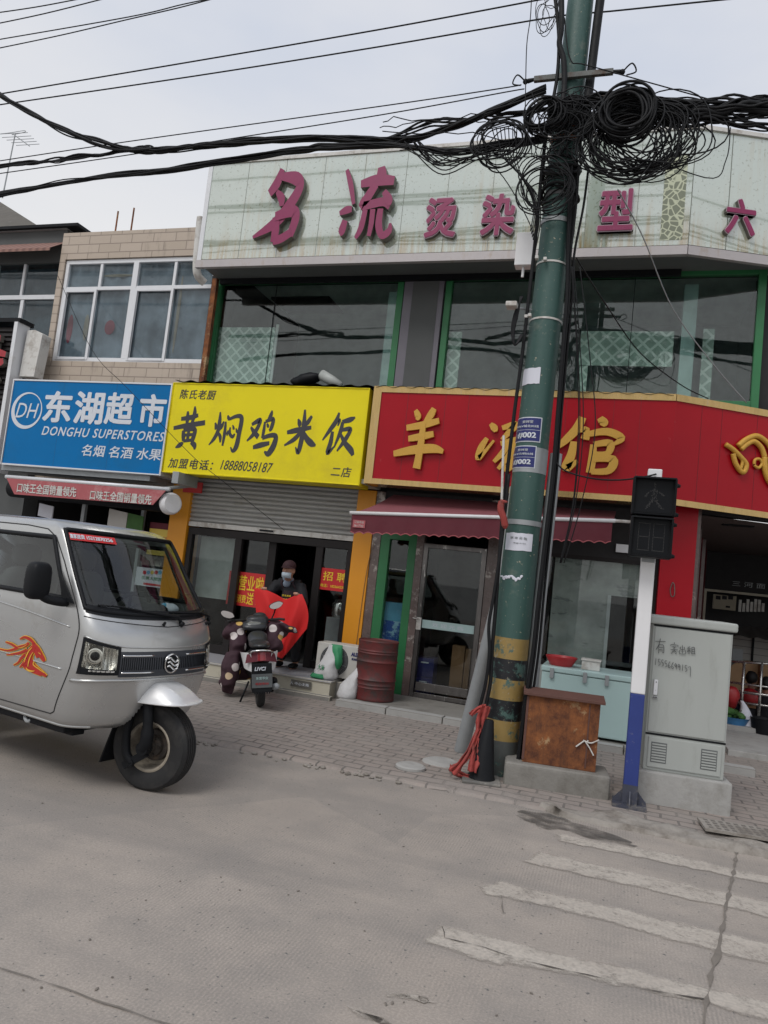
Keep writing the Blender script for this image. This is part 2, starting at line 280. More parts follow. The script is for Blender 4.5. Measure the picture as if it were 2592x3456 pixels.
    c = mix(t, ramp(t, noi(t, v, 5, 8, 0.75), 0.38, 0.66), (0.075, 0.024, 0.011), (0.30, 0.105, 0.03))
    c = mix(t, mix(t, 0.55, 0.0, ramp(t, noi(t, v3, 3, 7, 0.7), 0.52, 0.7)), c, (0.06, 0.025, 0.015))
    c = mix(t, ramp(t, noi(t, v, 5.3, 7, 0.7), 0.58, 0.68), c, (0.42, 0.30, 0.16))
    t.links.new(c, b.inputs['Base Color']); b.inputs['Roughness'].default_value = 0.85; bump(t, b, noi(t, v, 22, 4), 0.35, 0.008); M['rust'] = m
    M['kerbdirt'] = mat('broken_kerb', (0.30, 0.275, 0.245), 0.95, var=0.3, sc=9, bmp=0.6, dirt=(0.15, 0.13, 0.11), da=0.45, db=0.65, dsc=4)
    M['rusttop'] = mat('rusty_brown_lid', (0.11, 0.05, 0.038), 0.8, var=0.3, bmp=0.3)
    M['drum'] = mat('red_drum_paint', (0.13, 0.019, 0.018), 0.6, var=0.4, sc=5, bmp=0.2, dirt=(0.045, 0.03, 0.028), da=0.45, db=0.62, dsc=4)
    # printed scooter cover
    m, t, b, o = base('printed_scooter_cover'); v = coords(t)
    vo = t.nodes.new('ShaderNodeTexVoronoi'); vo.inputs['Scale'].default_value = 7.5; t.links.new(mix(t, 0.03, v, noi_col(t, v, 8)), vo.inputs['Vector'])
    spot = ramp(t, vo.outputs['Distance'], 0.36, 0.39, (1, 1, 1), (0, 0, 0))
    s2 = t.nodes.new('ShaderNodeSeparateColor'); t.links.new(vo.outputs['Color'], s2.inputs['Color'])
    pick = ramp(t, s2.outputs['Red'], 0.20, 0.22); yel = ramp(t, s2.outputs['Green'], 0.66, 0.68)
    c = mix(t, mix(t, pick, 0.0, spot), mix(t, noi(t, v, 4, 3), (0.028, 0.010, 0.016), (0.05, 0.018, 0.028)), mix(t, yel, (0.62, 0.56, 0.54), (0.55, 0.35, 0.1)))
    t.links.new(c, b.inputs['Base Color']); b.inputs['Roughness'].default_value = 0.8; M['cover'] = m
    # roof tiles, shutters, lattice
    m, t, b, o = base('red_roof_tile'); v = coords(t)
    w = t.nodes.new('ShaderNodeTexWave'); w.bands_direction = 'X'; w.inputs['Scale'].default_value = 2.2; t.links.new(v, w.inputs['Vector'])
    c = mix(t, noi(t, v, 6, 6), (0.17, 0.085, 0.068), (0.31, 0.17, 0.14)); c = mix(t, 0.5, c, mix(t, w.outputs['Fac'], (0.09, 0.055, 0.05), (0.32, 0.19, 0.155)))
    t.links.new(c, b.inputs['Base Color']); b.inputs['Roughness'].default_value = 0.85; M['rooftile'] = m
    M['darkroof'] = mat('weathered_grey_roof', (0.11, 0.10, 0.085), 0.9, var=0.35, sc=2, dirt=(0.2, 0.19, 0.17), da=0.55, db=0.75)
    M['shutter'] = mat('steel_shutter', (0.44, 0.44, 0.43), 0.5, 0.25, var=0.12, sc=3, dirt=(0.24, 0.22, 0.19), da=0.5, db=0.8, stretch=(0.4, 1, 5))
    m, t, b, o = base('lattice_film'); v = coords(t, (1, 1, 1), rot=(R(90), R(0), R(45)))
    ck = t.nodes.new('ShaderNodeTexBrick'); ck.inputs['Scale'].default_value = 1; ck.offset = 0.0; ck.inputs['Brick Width'].default_value = 0.13; ck.inputs['Row Height'].default_value = 0.13; ck.inputs['Mortar Size'].default_value = 0.016
    ck.inputs['Color1'].default_value = (0.42, 0.52, 0.47, 1); ck.inputs['Color2'].default_value = (0.46, 0.56, 0.51, 1); ck.inputs['Mortar'].default_value = (0.82, 0.9, 0.86, 1)
    rot = t.nodes.new('ShaderNodeMapping'); rot.inputs['Rotation'].default_value = (0, 0, R(45)); t.links.new(coords(t, rot=(R(90), 0, 0)), rot.inputs['Vector'])
    t.links.new(rot.outputs['Vector'], ck.inputs['Vector']); t.links.new(ck.outputs['Color'], b.inputs['Base Color']); b.inputs['Roughness'].default_value = 0.7; M['lattice'] = m
    m, t, b, o = base('scroll_film'); v = coords(t)
    vo = t.nodes.new('ShaderNodeTexVoronoi'); vo.feature = 'DISTANCE_TO_EDGE'; vo.inputs['Scale'].default_value = 14; t.links.new(v, vo.inputs['Vector'])
    c = mix(t, ramp(t, vo.outputs['Distance'], 0.06, 0.11), (0.52, 0.55, 0.4), (0.2, 0.22, 0.16)); t.links.new(c, b.inputs['Base Color']); b.inputs['Roughness'].default_value = 0.2; M['scroll'] = m
def noi_col(t, vec, scale):
    n = t.nodes.new('ShaderNodeTexNoise'); n.inputs['Scale'].default_value = scale; n.inputs['Detail'].default_value = 2; t.links.new(vec, n.inputs['Vector']); return n.outputs['Color']
special()

# ------------------------------------------------------------------ mesh helpers
X, Y_, Z = Vector((1, 0, 0)), Vector((0, 1, 0)), Vector((0, 0, 1))
OFF = {}
class MB:
    def __init__(s): s.v = []; s.f = []; s.m = []; s.mi = 0
    def add(s, vs, fs):
        k = len(s.v); s.v += [Vector(p) for p in vs]; s.f += [tuple(i+k for i in f) for f in fs]; s.m += [s.mi]*len(fs); return s
    def box(s, x0, x1, y0, y1, z0, z1):
        x0, x1 = min(x0, x1), max(x0, x1); y0, y1 = min(y0, y1), max(y0, y1); z0, z1 = min(z0, z1), max(z0, z1)
        return s.add([(x0,y0,z0),(x1,y0,z0),(x1,y1,z0),(x0,y1,z0),(x0,y0,z1),(x1,y0,z1),(x1,y1,z1),(x0,y1,z1)],
                     [(0,3,2,1),(4,5,6,7),(0,1,5,4),(1,2,6,5),(2,3,7,6),(3,0,4,7)])
    def obox(s, o, r, d, u, w, dp, h):      # box with base-centre o, axes r,d,u
        o, r, d, u = Vector(o), Vector(r), Vector(d), Vector(u)
        c = [o + r*(a*w/2) + d*(b*dp/2) + u*(e*h) for e in (0, 1) for a, b in ((-1,-1),(1,-1),(1,1),(-1,1))]
        return s.add(c, [(0,3,2,1),(4,5,6,7),(0,1,5,4),(1,2,6,5),(2,3,7,6),(3,0,4,7)])
    def tube(s, pts, r, n=8, cap=True, closed=False):
        pts = [Vector(p) for p in pts]; N = len(pts); rs = r if isinstance(r, (list, tuple)) else [r]*N
        vs = []; prev = None
        for i, p in enumerate(pts):
            a = pts[(i-1) % N] if (i or closed) else p; b = pts[(i+1) % N] if (i < N-1 or closed) else p
            t = (b-a); t = t.normalized() if t.length > 1e-9 else Z.copy()
            if prev is None: q = t.orthogonal().normalized()
            else:
                q = prev - t*prev.dot(t); q = q.normalized() if q.length > 1e-6 else t.orthogonal().normalized()
            prev = q; w = t.cross(q)
            vs += [p + (q*math.cos(2*math.pi*k/n) + w*math.sin(2*math.pi*k/n))*rs[i] for k in range(n)]
        fs = []
        for i in range(N if closed else N-1):
            j = (i+1) % N
            fs += [(i*n+k, i*n+(k+1) % n, j*n+(k+1) % n, j*n+k) for k in range(n)]
        if cap and not closed: fs += [tuple(range(n))[::-1], tuple(range((N-1)*n, N*n))]
        return s.add(vs, fs)
    def cyl(s, a, b, r, r2=None, n=20): return s.tube([a, b], [r, r if r2 is None else r2], n)
    def lathe(s, prof, o=(0, 0, 0), axis=Z, n=28):
        axis = Vector(axis).normalized(); q = axis.orthogonal().normalized(); w = axis.cross(q); o = Vector(o); vs = []
        for r, h in prof: vs += [o + axis*h + (q*math.cos(2*math.pi*k/n)+w*math.sin(2*math.pi*k/n))*r for k in range(n)]
        fs = [(i*n+k, i*n+(k+1) % n, (i+1)*n+(k+1) % n, (i+1)*n+k) for i in range(len(prof)-1) for k in range(n)]
        return s.add(vs, fs)
    def prism(s, poly, d):                  # polygon of 3-D points extruded by vector d
        n = len(poly); d = Vector(d); vs = [Vector(p) for p in poly]; vs += [p+d for p in vs[:n]]
        return s.add(vs, [tuple(range(n))[::-1], tuple(range(n, 2*n))] + [(i, (i+1) % n, n+(i+1) % n, n+i) for i in range(n)])
    def grid(s, fn, nu, nv, cu=False):
        vs = [fn(i/nu, j/nv) for j in range(nv+1) for i in range(nu + (0 if cu else 1))]; w = nu + (0 if cu else 1)
        fs = [(j*w+i, j*w+(i+1) % w, (j+1)*w+(i+1) % w, (j+1)*w+i) for j in range(nv) for i in range(nu)]
        return s.add(vs, fs)
    def ell(s, c, r, nu=18, nv=10, rot=None, nz=0.0, nsc=6, sq=1.0):
        c = Vector(c)
        def fn(a, b):
            th = 2*math.pi*a; ph = math.pi*(b-0.5)
            sg = lambda x: math.copysign(abs(x)**sq, x)
            p = Vector((r[0]*sg(math.cos(ph))*sg(math.cos(th)), r[1]*sg(math.cos(ph))*sg(math.sin(th)), r[2]*sg(math.sin(ph))))
            if nz: p = p*(1+nz*noise.noise((p+c)*nsc))
            return c + (rot @ p if rot else p)
        return s.grid(fn, nu, nv, True)
    def build(s, name, mats, parent=None, smooth=False, bevel=0.0, local=False, auto=None, seg=2):
        me = bpy.data.meshes.new(name); off = Vector((0, 0, 0)) if (parent is None or local) else OFF.get(parent.name, Vector((0, 0, 0)))
        me.from_pydata([p-off for p in s.v], [], s.f)
        for m in (mats if isinstance(mats, (list, tuple)) else [mats]): me.materials.append(M[m] if isinstance(m, str) else m)
        for p, k in zip(me.polygons, s.m): p.material_index = k
        me.validate(); bm = bmesh.new(); bm.from_mesh(me); bmesh.ops.remove_doubles(bm, verts=bm.verts, dist=1e-6); bmesh.ops.recalc_face_normals(bm, faces=bm.faces)
        if bevel: bmesh.ops.bevel(bm, geom=[e for e in bm.edges if len(e.link_faces) == 2 and e.calc_face_angle(0) > 0.5], offset=bevel, segments=seg, affect='EDGES', clamp_overlap=True, profile=0.6)
        bm.to_mesh(me); bm.free()
        o = bpy.data.objects.new(name, me); COL.objects.link(o)
        if parent: o.parent = parent; OFF[o.name] = off
        if smooth:
            me.shade_smooth()
            if auto is not None: me.set_sharp_from_angle(angle=R(auto))
        return o
def tag(o, label, cat, group=None):
    o['label'] = label; o['category'] = cat
    if group: o['group'] = group
    return o
def thing(name, label, cat, loc, group=None, rz=0.0):
    o = bpy.data.objects.new(name, None); COL.objects.link(o); o.location = loc; o.rotation_euler = (0, 0, rz)
    o.empty_display_size = 0.2; OFF[o.name] = Vector(loc); return tag(o, label, cat, group)
def struct(o): o['kind'] = 'structure'; return o

def glyphs(body, ext=0.0, bold=0.0, shear=0.0, spacing=1.0):
    cu = bpy.data.curves.new('t', 'FONT'); cu.body = body; cu.size = 1; cu.extrude = ext; cu.offset = bold; cu.shear = shear; cu.space_character = spacing
    cu.resolution_u = 3
    ob = bpy.data.objects.new('t', cu); COL.objects.link(ob); bpy.context.view_layer.update()
    me = bpy.data.meshes.new_from_object(ob.evaluated_get(bpy.context.evaluated_depsgraph_get()))
    bpy.data.objects.remove(ob); bpy.data.curves.remove(cu); return me
def text(body, c, h, w=None, mats='blackink', parent=None, name='lettering', right=X, up=Z, depth=0.004, bold=0.0, shear=0.0, spacing=1.0, sides=None, local=False, bend=None):
    """lettering as a real raised mesh; bold strokes come from several slightly shifted copies of the outline, each a hair deeper"""
    me = glyphs(body, 0.5, 0.0, shear, spacing)
    vs = [v.co.copy() for v in me.vertices]; fs = [tuple(p.vertices) for p in me.polygons]; bpy.data.meshes.remove(me)
    x0, x1 = min(v.x for v in vs), max(v.x for v in vs); y0, y1 = min(v.y for v in vs), max(v.y for v in vs)
    nc = 1 if abs(bold) < 0.004 else (4 if bold < 0.02 else 8)
    B = max(bold, 0)*1.0 if nc > 1 else 0
    k = h/(y1-y0+2*B); kx = k if w is None else w/(x1-x0+2*B)
    right, up = Vector(right).normalized(), Vector(up).normalized(); nrm = right.cross(up); c = Vector(c)
    off = Vector((0, 0, 0)) if (parent is None or local) else OFF.get(parent.name, Vector((0, 0, 0)))
    V, F = [], []
    for q in range(nc):
        an = 2*math.pi*(q+0.5)/nc; dx, dy = (B*math.cos(an), B*math.sin(an)) if nc > 1 else (0, 0); k0 = len(V)
        for v in vs:
            a, b_, d = (v.x+dx-(x0+x1)/2)*kx, (v.y+dy-(y0+y1)/2)*k, (v.z+0.5)*(depth+0.00025*q)
            V.append((bend(a, b_, d) if bend else c + right*a + up*b_ + nrm*d) - off)
        F += [tuple(i+k0 for i in f) for f in fs]
    me = bpy.data.meshes.new(name); me.from_pydata(V, [], F); me.materials.append(M[mats])
    if sides:
        me.materials.append(M[sides]); me.update()
        for p in me.polygons:
            if abs(p.normal.dot(nrm)) < 0.6: p.material_index = 1
    o = bpy.data.objects.new(name, me); COL.objects.link(o)
    if parent: o.parent = parent; OFF[o.name] = off
    return o
def ppm(p, ax):      # photo pixels per metre at p along an axis
    return (proj(Vector(p)+ax*0.05)-proj(Vector(p)-ax*0.05)).length/0.1
def ptext(body, px, py, wpx, hpx, Y, **kw):   # lettering whose photo box is known, on a facade plane
    c = P(px, py, Y); return text(body, c, hpx/ppm(c, Z), wpx/ppm(c, X), **kw)
def sag(a, b, s, n=14):
    a, b = Vector(a), Vector(b); return [a.lerp(b, i/n) - Z*(s*4*(i/n)*(1-i/n)) for i in range(n+1)]
def smooth_pts(pts, n=6):
    pts = [Vector(p) for p in pts]; out = []
    for i in range(len(pts)-1):
        p0, p1, p2, p3 = pts[max(i-1, 0)], pts[i], pts[i+1], pts[min(i+2, len(pts)-1)]
        for k in range(n):
            t = k/n; out.append(0.5*((2*p1)+(p2-p0)*t+(2*p0-5*p1+4*p2-p3)*t*t+(3*p1-p0-3*p2+p3)*t**3))
    out.append(pts[-1]); return out
def brush(mb, strokes, f, th=0.01, fat=1.0):
    """brush strokes: each a list of (x, y, half-width) in a 100x100 box, y down; f maps (x,y,d) -> point; slightly different depths so faces never coincide"""
    for k, st in enumerate(strokes):
        q = smooth_pts([(a, b, c) for a, b, c in st], 5) if len(st) > 2 else [Vector(p) for p in st]
        Lf, Rt = [], []
        for i, p in enumerate(q):
            t = (q[min(i+1, len(q)-1)]-q[max(i-1, 0)]); t = Vector((t.x, t.y)); t = t.normalized() if t.length > 1e-6 else Vector((1, 0))
            nx, ny = -t.y, t.x; w = max(p.z, 0.25)*fat
            Lf.append((p.x+nx*w, p.y+ny*w)); Rt.append((p.x-nx*w, p.y-ny*w))
        d = th*(1+0.06*k)
        n = len(Lf)
        top = [f(a, b, d) for a, b in Lf] + [f(a, b, d) for a, b in Rt]; bot = [f(a, b, 0) for a, b in Lf] + [f(a, b, 0) for a, b in Rt]
        N2 = 2*n; fs = [(i, i+1, n+i+1, n+i) for i in range(n-1)]
        ring = list(range(n)) + list(range(2*n-1, n-1, -1))
        k0 = len(mb.f); mb.mi = 0; mb.add(top+bot, fs); mb.mi = 1
        kk = len(mb.v)-2*N2
        for i in range(len(ring)):
            a, b = ring[i], ring[(i+1) % len(ring)]; mb.f.append((kk+a, kk+b, kk+b+N2, kk+a+N2)); mb.m.append(1)
        mb.mi = 0
# ================================================================== SETTING
PZ = 0.03            # top of the pavement
YF = 9.65            # ground-floor shop fronts
YU = 9.70            # upper floor wall of the corner building
YS = 9.00            # faces of the sign boards
mb = MB(); mb.add([(-900, -300, -0.03), (900, -300, -0.03), (900, 1500, -0.03), (-900, 1500, -0.03)], [(0, 1, 2, 3)])
struct(mb.build('ground', 'lightconc'))
mb = MB(); mb.grid(lambda a, b: Vector((-60+120*a, -14+20.1*b, 0.0)), 60, 12); struct(mb.build('road', 'road'))
def edge_y(x): return 5.97 + 0.035*noise.noise((x*2.1, 0, 0)) + 0.02*noise.noise((x*9, 3, 0))
def pave(a, b):
    x = -16+22*a
    if b < 0.02: return Vector((x, edge_y(x)-0.012, -0.01))
    y = edge_y(x) + (9.9-edge_y(x))*max(0, (b-0.02)/0.98)**1.15
    return Vector((x, y, PZ*min(1, 0.55+(b-0.02)*6) + 0.012*noise.noise((x*0.8, y*0.8, 2)) + 0.005*noise.noise((x*6, y*6, 5))))
mb = MB(); mb.grid(pave, 440, 90); struct(mb.build('pavement', 'paver', smooth=True))
mb = MB(); mb.grid(lambda a, b: Vector((0.9+9*a, 9.9+14*b, PZ)), 30, 40); struct(mb.build('side_pavement', 'paver'))
# broken concrete kerb strip on the right, kerb stones further left
mb = MB()
def kerb(a, b):
    x = -0.45+3.6*a; e = 0.10*min(1, a*9); y = edge_y(x)-e+(0.10+e*2)*b + 0.05*noise.noise((x*4, b*3, 1))
    return Vector((x, y, -0.01 if (b < 0.01 or b > 0.98 or a < 0.004) else PZ + 0.008 + 0.03*noise.noise((x*3.1, y*7, 7)) + 0.014*noise.noise((x*11, y*15, 3))))
mb.grid(kerb, 150, 16); struct(mb.build('kerb', 'kerbdirt', smooth=True))
def sheet(name, pxs, z, m, jit=0.0, sub=10):
    pts = [G(*p, z) for p in pxs]; out = []
    for i, p in enumerate(pts):
        q = pts[(i+1) % len(pts)]; n = max(1, int((q-p).length/0.05)) if jit else 1
        for k in range(n):
            w = p.lerp(q, k/n); out.append(w + Vector((noise.noise(w*7), noise.noise(w*7+Vector((9, 0, 0))), 0))*jit + Vector((noise.noise(w*31), noise.noise(w*31+Vector((4, 0, 0))), 0))*jit*0.6)
    mb = MB(); mb.add(out, [tuple(range(len(out)))]); o = mb.build(name, m)
    if m == 'zebra':
        bm = bmesh.new(); bm.from_mesh(o.data); lay = bm.verts.layers.float.new('worn_edge')
        for v in bm.verts: v[lay] = 1.0
        c = sum((v.co for v in bm.verts), Vector())/len(bm.verts); old = set(bm.verts); bmesh.ops.inset_region(bm, faces=bm.faces[:], thickness=0.035, use_boundary=True, use_even_offset=False)
        for v in bm.verts:
            if v not in old: v[lay] = 0.0
        for f in bm.faces:
            if len(f.verts) > 4:
                for v in f.verts: v[lay] = 0.0
        for v in bm.verts:
            if any(e.is_boundary for e in v.link_edges): v[lay] = 1.0
        bm.to_mesh(o.data); bm.free()
    return struct(o)
def z5(x, y): return (1200+x*0.839, 2500+y*0.839)
sheet('crosswalk_stripe', [z5(800, 372), z5(1230, 448), z5(1900, 590), z5(1900, 625), z5(1230, 490), z5(815, 402)], 0.004, 'zebra', 0.03)
sheet('crosswalk_stripe', [z5(740, 445), z5(1200, 545), z5(1900, 700), z5(1900, 765), z5(860, 530), z5(665, 485)], 0.004, 'zebra', 0.025)
sheet('crosswalk_stripe', [z5(570, 560), z5(1100, 680), z5(1900, 872), z5(1900, 955), z5(1560, 880), z5(900, 700), z5(520, 618), z5(495, 590)], 0.004, 'zebra', 0.025)
sheet('crosswalk_stripe', [z5(330, 732), z5(960, 882), z5(1900, 1100), z5(1900, 1200), z5(1400, 1060), z5(870, 945), z5(520, 895), z5(270, 815)], 0.004, 'zebra', 0.03)
sheet('crosswalk_stripe', [z5(110, 1000), z5(230, 1020), z5(345, 1056), z5(240, 1050), z5(130, 1030)], 0.004, 'zebra', 0.03)
sheet('crosswalk_stripe', [z5(-40, 1062), z5(60, 1085), z5(190, 1130), z5(330, 1180), z5(150, 1165), z5(0, 1120)], 0.004, 'zebra', 0.05)
def _stain():
    m, t, b, o = base('damp_stain'); v = coords(t, (1, 2.2, 1)); b.inputs['Base Color'].default_value = (0.10, 0.092, 0.083, 1); b.inputs['Roughness'].default_value = 0.6
    tr = t.nodes.new('ShaderNodeBsdfTransparent'); mx = t.nodes.new('ShaderNodeMixShader')
    t.links.new(ramp(t, noi(t, v, 3.2, 8, 0.7), 0.36, 0.62), mx.inputs[0]); t.links.new(b.outputs[0], mx.inputs[1]); t.links.new(tr.outputs[0], mx.inputs[2]); t.links.new(mx.outputs[0], o.inputs['Surface']); M['stain'] = m
_stain()
sheet('road_stain', [z5(640, 300), z5(760, 285), z5(860, 320), z5(960, 350), z5(1080, 395), z5(1150, 425), z5(1020, 405), z5(870, 370), z5(770, 355), z5(690, 325)], 0.006, 'stain', 0.07)
M['joint'] = mat('joint_sand', (0.19, 0.168, 0.145), 0.95, var=0.4, sc=20)
M['crackdark'] = mat('dark_crack', (0.085, 0.075, 0.066), 0.95, var=0.4, sc=20)  # dark tone of the open crack
M['scuff'] = mat('pale_scuff', (0.385, 0.35, 0.318), 0.9, var=0.1)
def strip(name, pxs, w, m, z=0.0065, wig=1.0):
    c = [G(*p, z) for p in pxs]; q = []
    for i in range(len(c)-1):
        n = max(2, int((c[i+1]-c[i]).length/0.06)); q += [c[i].lerp(c[i+1], k/n) for k in range(n)]
    q.append(c[-1]); Lq, Rq = [], []
    for i, p in enumerate(q):
        t = (q[min(i+1, len(q)-1)]-q[max(i-1, 0)]).normalized(); s = Vector((-t.y, t.x, 0)); o = s*(noise.noise(p*6)*w*0.9+noise.noise(p*23)*w*0.6+noise.noise(p*1.7)*w*1.2)*wig; ww = w*max(0.05, 0.55+1.3*noise.noise(p*9)+0.6*noise.noise(p*31))
        Lq.append(p+o+s*ww/2); Rq.append(p+o-s*ww/2)
    mb = MB(); n = len(q); mb.add(Lq+Rq, [(i, i+1, n+i+1, n+i) for i in range(n-1)]); return struct(mb.build(name, m))
strip('road_joint', [(2490, 2868), (2430, 3160), (2370, 3470)], 0.03, 'joint', wig=0.25)
strip('road_joint', [(-20, 3262), (200, 3330), (620, 3470)], 0.009, 'joint')
strip('road_crack', [z5(345, 745), z5(360, 790), z5(520, 830), z5(700, 890), z5(860, 925), z5(1010, 955), z5(1210, 1005), z5(1400, 1035)], 0.011, 'crackdark', 0.008)
strip('road_crack', [z5(585, 620), z5(590, 690)], 0.008, 'joint', 0.008)
random.seed(3)
mb = MB()
for _ in range(45):    # grit and bits of litter on the road
    px, py = random.uniform(20, 1900), random.uniform(2700, 3440); g = G(px, py, 0.004); s = random.uniform(0.0015, 0.006)
    mb.ell(g, (s*random.uniform(0.8, 2.4), s, s*0.5), 6, 4, Matrix.Rotation(random.uniform(0, 3), 3, 'Z'))
o = mb.build('road_grit', 'joint'); o['kind'] = 'stuff'; o['label'] = 'dark grit and crumbs scattered over the road'
mb = MB()
for _ in range(60):
    x = random.uniform(-4.6, -1.2); y = edge_y(x)+random.uniform(-0.1, 0.05); s = random.uniform(0.008, 0.024)
    mb.ell((x, y, 0.004+s*0.3), (s*1.4, s, s*0.6), 7, 5, Matrix.Rotation(random.uniform(0, 3), 3, 'Z'), 0.3, 40)
o = mb.build('kerb_rubble', 'kerbdirt'); o['kind'] = 'stuff'; o['label'] = 'crumbled concrete bits along the edge of the pavement'
# drain grating, valve cover, paving slabs and the shop steps
t = thing('drain_grating', 'grey cast drain grating set in pavement beside the telecom cabinet plinth', 'grating', G(2480, 2800, PZ))
a, b = G(2392, 2772, PZ), G(2440, 2822, PZ); ex = (G(2600, 2806, PZ)-G(2392, 2772, PZ)).normalized(); ey = Vector((-ex.y, ex.x, 0))
o0 = G(2385, 2812, PZ+0.004); mb = MB(); mb.obox(o0+ex*0.42+ey*0.14+Z*0.014, ex, ey, Z, 0.86, 0.28, 0.02); fr = mb.build('grating_frame', 'kerbdirt', t)
mb = MB()
for i in range(15):
    for j in range(4): mb.obox(o0+ex*(0.04+i*0.054)+ey*(0.05+j*0.062)+Z*0.0325, ex, ey, Z, 0.03, 0.036, 0.003)
M['gratedirt'] = mat('silted_slot', (0.15, 0.135, 0.12), 0.95, var=.4, sc=20); mb.build('grating_slots', 'gratedirt', t)
mb = MB(); mb.lathe([(0.0, 0.03), (0.11, 0.03), (0.13, 0.02), (0.13, 0)], G(1385, 2592, PZ), Z, 24)
tag(mb.build('valve_cover', 'lightconc'), 'small round grey valve cover in the pavers near the kerb', 'cover')
mb = MB(); mb.lathe([(0.0, 0.022), (0.12, 0.02), (0.17, 0.005), (0.18, -0.01)], G(1490, 2572, PZ), Z, 16)
struct(mb.build('pavement_patch', 'lightconc'))
mb = MB(); mb.box(-9.6, -3.3, 8.80, YF+0.4, PZ-0.05, 0.235); mb.mi = 1; mb.box(-9.6, -3.285, 8.785, YF+0.4, 0.235, 0.258); mb.mi = 2; mb.box(-9.6, -3.25, 8.70, 8.80, PZ-0.05, 0.085)
mb.box(-3.3, -2.93, 8.98, 9.62, PZ-0.05, 0.24)
step = struct(mb.build('shop_step', ['cream', 'tilefloor', 'concrete'], bevel=0.006))
M['plaquegrey'] = mat('dark_grey_plaque', (0.12, 0.115, 0.1), 0.5)
c1, c2 = P(983, 2302, 8.785), P(1050, 2310, 8.785)
mb = MB(); mb.box(c1.x, P(1052, 2310, 8.79).x, 8.774, 8.784, 0.13, 0.215); t = mb.build('step_plaque', 'plaquegrey')
tag(t, 'dark grey plaque with white characters on the face of the yellow shop step', 'plaque'); OFF[t.name] = Vector((0, 0, 0))
text('人 中心主路', Vector(((c1.x+P(1052, 2310, 8.79).x)/2-0.02, 8.774, 0.172)), 0.035, 0.26, 'whiteink', t, depth=0.003)
mb = MB(); mb.box(-9.0, -5.3, 8.778, 8.784, 0.13, 0.21); tag(mb.build('step_band', 'plaquegrey'), 'long dark grey band on the step behind the scooter', 'plaque')
# low kerb and slab in front of the green shop
mb = MB(); mb.box(-3.05, 1.0, 8.66, YF+3, PZ-0.05, 0.10); mb.mi = 1
x = -3.1
while x < 1.0:
    w = random.uniform(0.62, 0.72); mb.box(x+0.004, x+w, 8.50+random.uniform(-0.008, 0.008), 8.654, PZ-0.05, 0.104+random.uniform(-0.004, 0.004)); x += w+0.004
struct(mb.build('shop_forecourt', ['concrete', 'lightconc'], bevel=0.006))
mb = MB(); mb.box(1.35, 9, 9.5, 11.1, -0.02, 0.10); mb.box(1.2, 9, 11.1, 16.5, -0.02, 0.16); struct(mb.build('side_terrace', 'lightconc', bevel=0.01))

# ================================================================== CORNER BUILDING (green hair-salon floor over the mutton soup shop)
bt = thing('corner_building', 'two storey corner building with green framed upper windows above yellow and red shop signs', 'building', (-2.5, YU, 0))
xw = lambda px, py=1110, Y=YU: P(px, py, Y).x
WX = [xw(716), xw(1350), xw(1372), xw(1478), xw(1492), 1.45]
ZT, ZB = P(1050, 935, YU).z, 4.12
XL = -6.32
mb = MB(); mb.box(XL, WX[0], YU-0.02, YU+0.3, 2.8, 5.95)                       # left jamb
mb.box(WX[0], 1.45, YU, YU+0.3, 2.8, ZB); mb.box(WX[0], 1.45, YU, YU+0.3, ZT, 7.25)   # below and above the glazing
mb.prism([(1.45, YU+0.12, 2.8), (6.2, YU+0.12+4.75*0.384, 2.8), (6.2, YU+0.12+4.75*0.384, 5.86), (1.45, YU+0.12, 5.86)], (-0.07, 0.19, 0)); mb.box(XL, 1.6, YU+0.3, 16, 7.0, 7.2); mb.box(XL, XL+0.25, YU+0.3, 16, 0, 7.0)
mb.build('upper_wall', 'darkwall', bt)
M['purplegrey'] = mat('purple_grey_cladding', (0.15, 0.14, 0.165), 0.35, var=0.15)
mb = MB(); mb.box(WX[1]+0.02, WX[4]-0.02, YU-0.06, YU+0.25, ZB, ZT+0.02); mb.mi = 1; mb.box(WX[2]+0.05, WX[3]-0.03, YU-0.066, YU-0.06, ZB, ZT-0.06)
mb.build('window_pier', ['purplegrey', 'innerwall'], bt)
def frame(mb, x0, x1, y0, y1, z0, z1, w):
    mb.box(x0, x0+w, y0, y1, z0, z1); mb.box(x1-w, x1, y0, y1, z0, z1); mb.box(x0+w, x1-w, y0, y1, z1-w, z1); mb.box(x0+w, x1-w, y0, y1, z0, z0+w)
for i, (a, b) in enumerate(((WX[0], WX[1]), (WX[4], WX[5]))):
    mb = MB(); frame(mb, a, b, YU-0.03, YU+0.06, ZB, ZT, 0.09); f = mb.build('window', 'greenframe', bt, bevel=0.004)
    mb = MB(); mb.box(a+0.09, b-0.09, YU+0.01, YU+0.02, ZB+0.09, ZT-0.09); mb.build('pane', 'glassup', f)
    for k in ((0.335,) if i == 0 else (0.30, 0.62)): mb = MB(); mb.box(a+(b-a)*k-0.004, a+(b-a)*k+0.004, YU-0.004, YU+0.009, ZB+0.09, ZT-0.09); mb.build('glazing_joint', 'black', f)
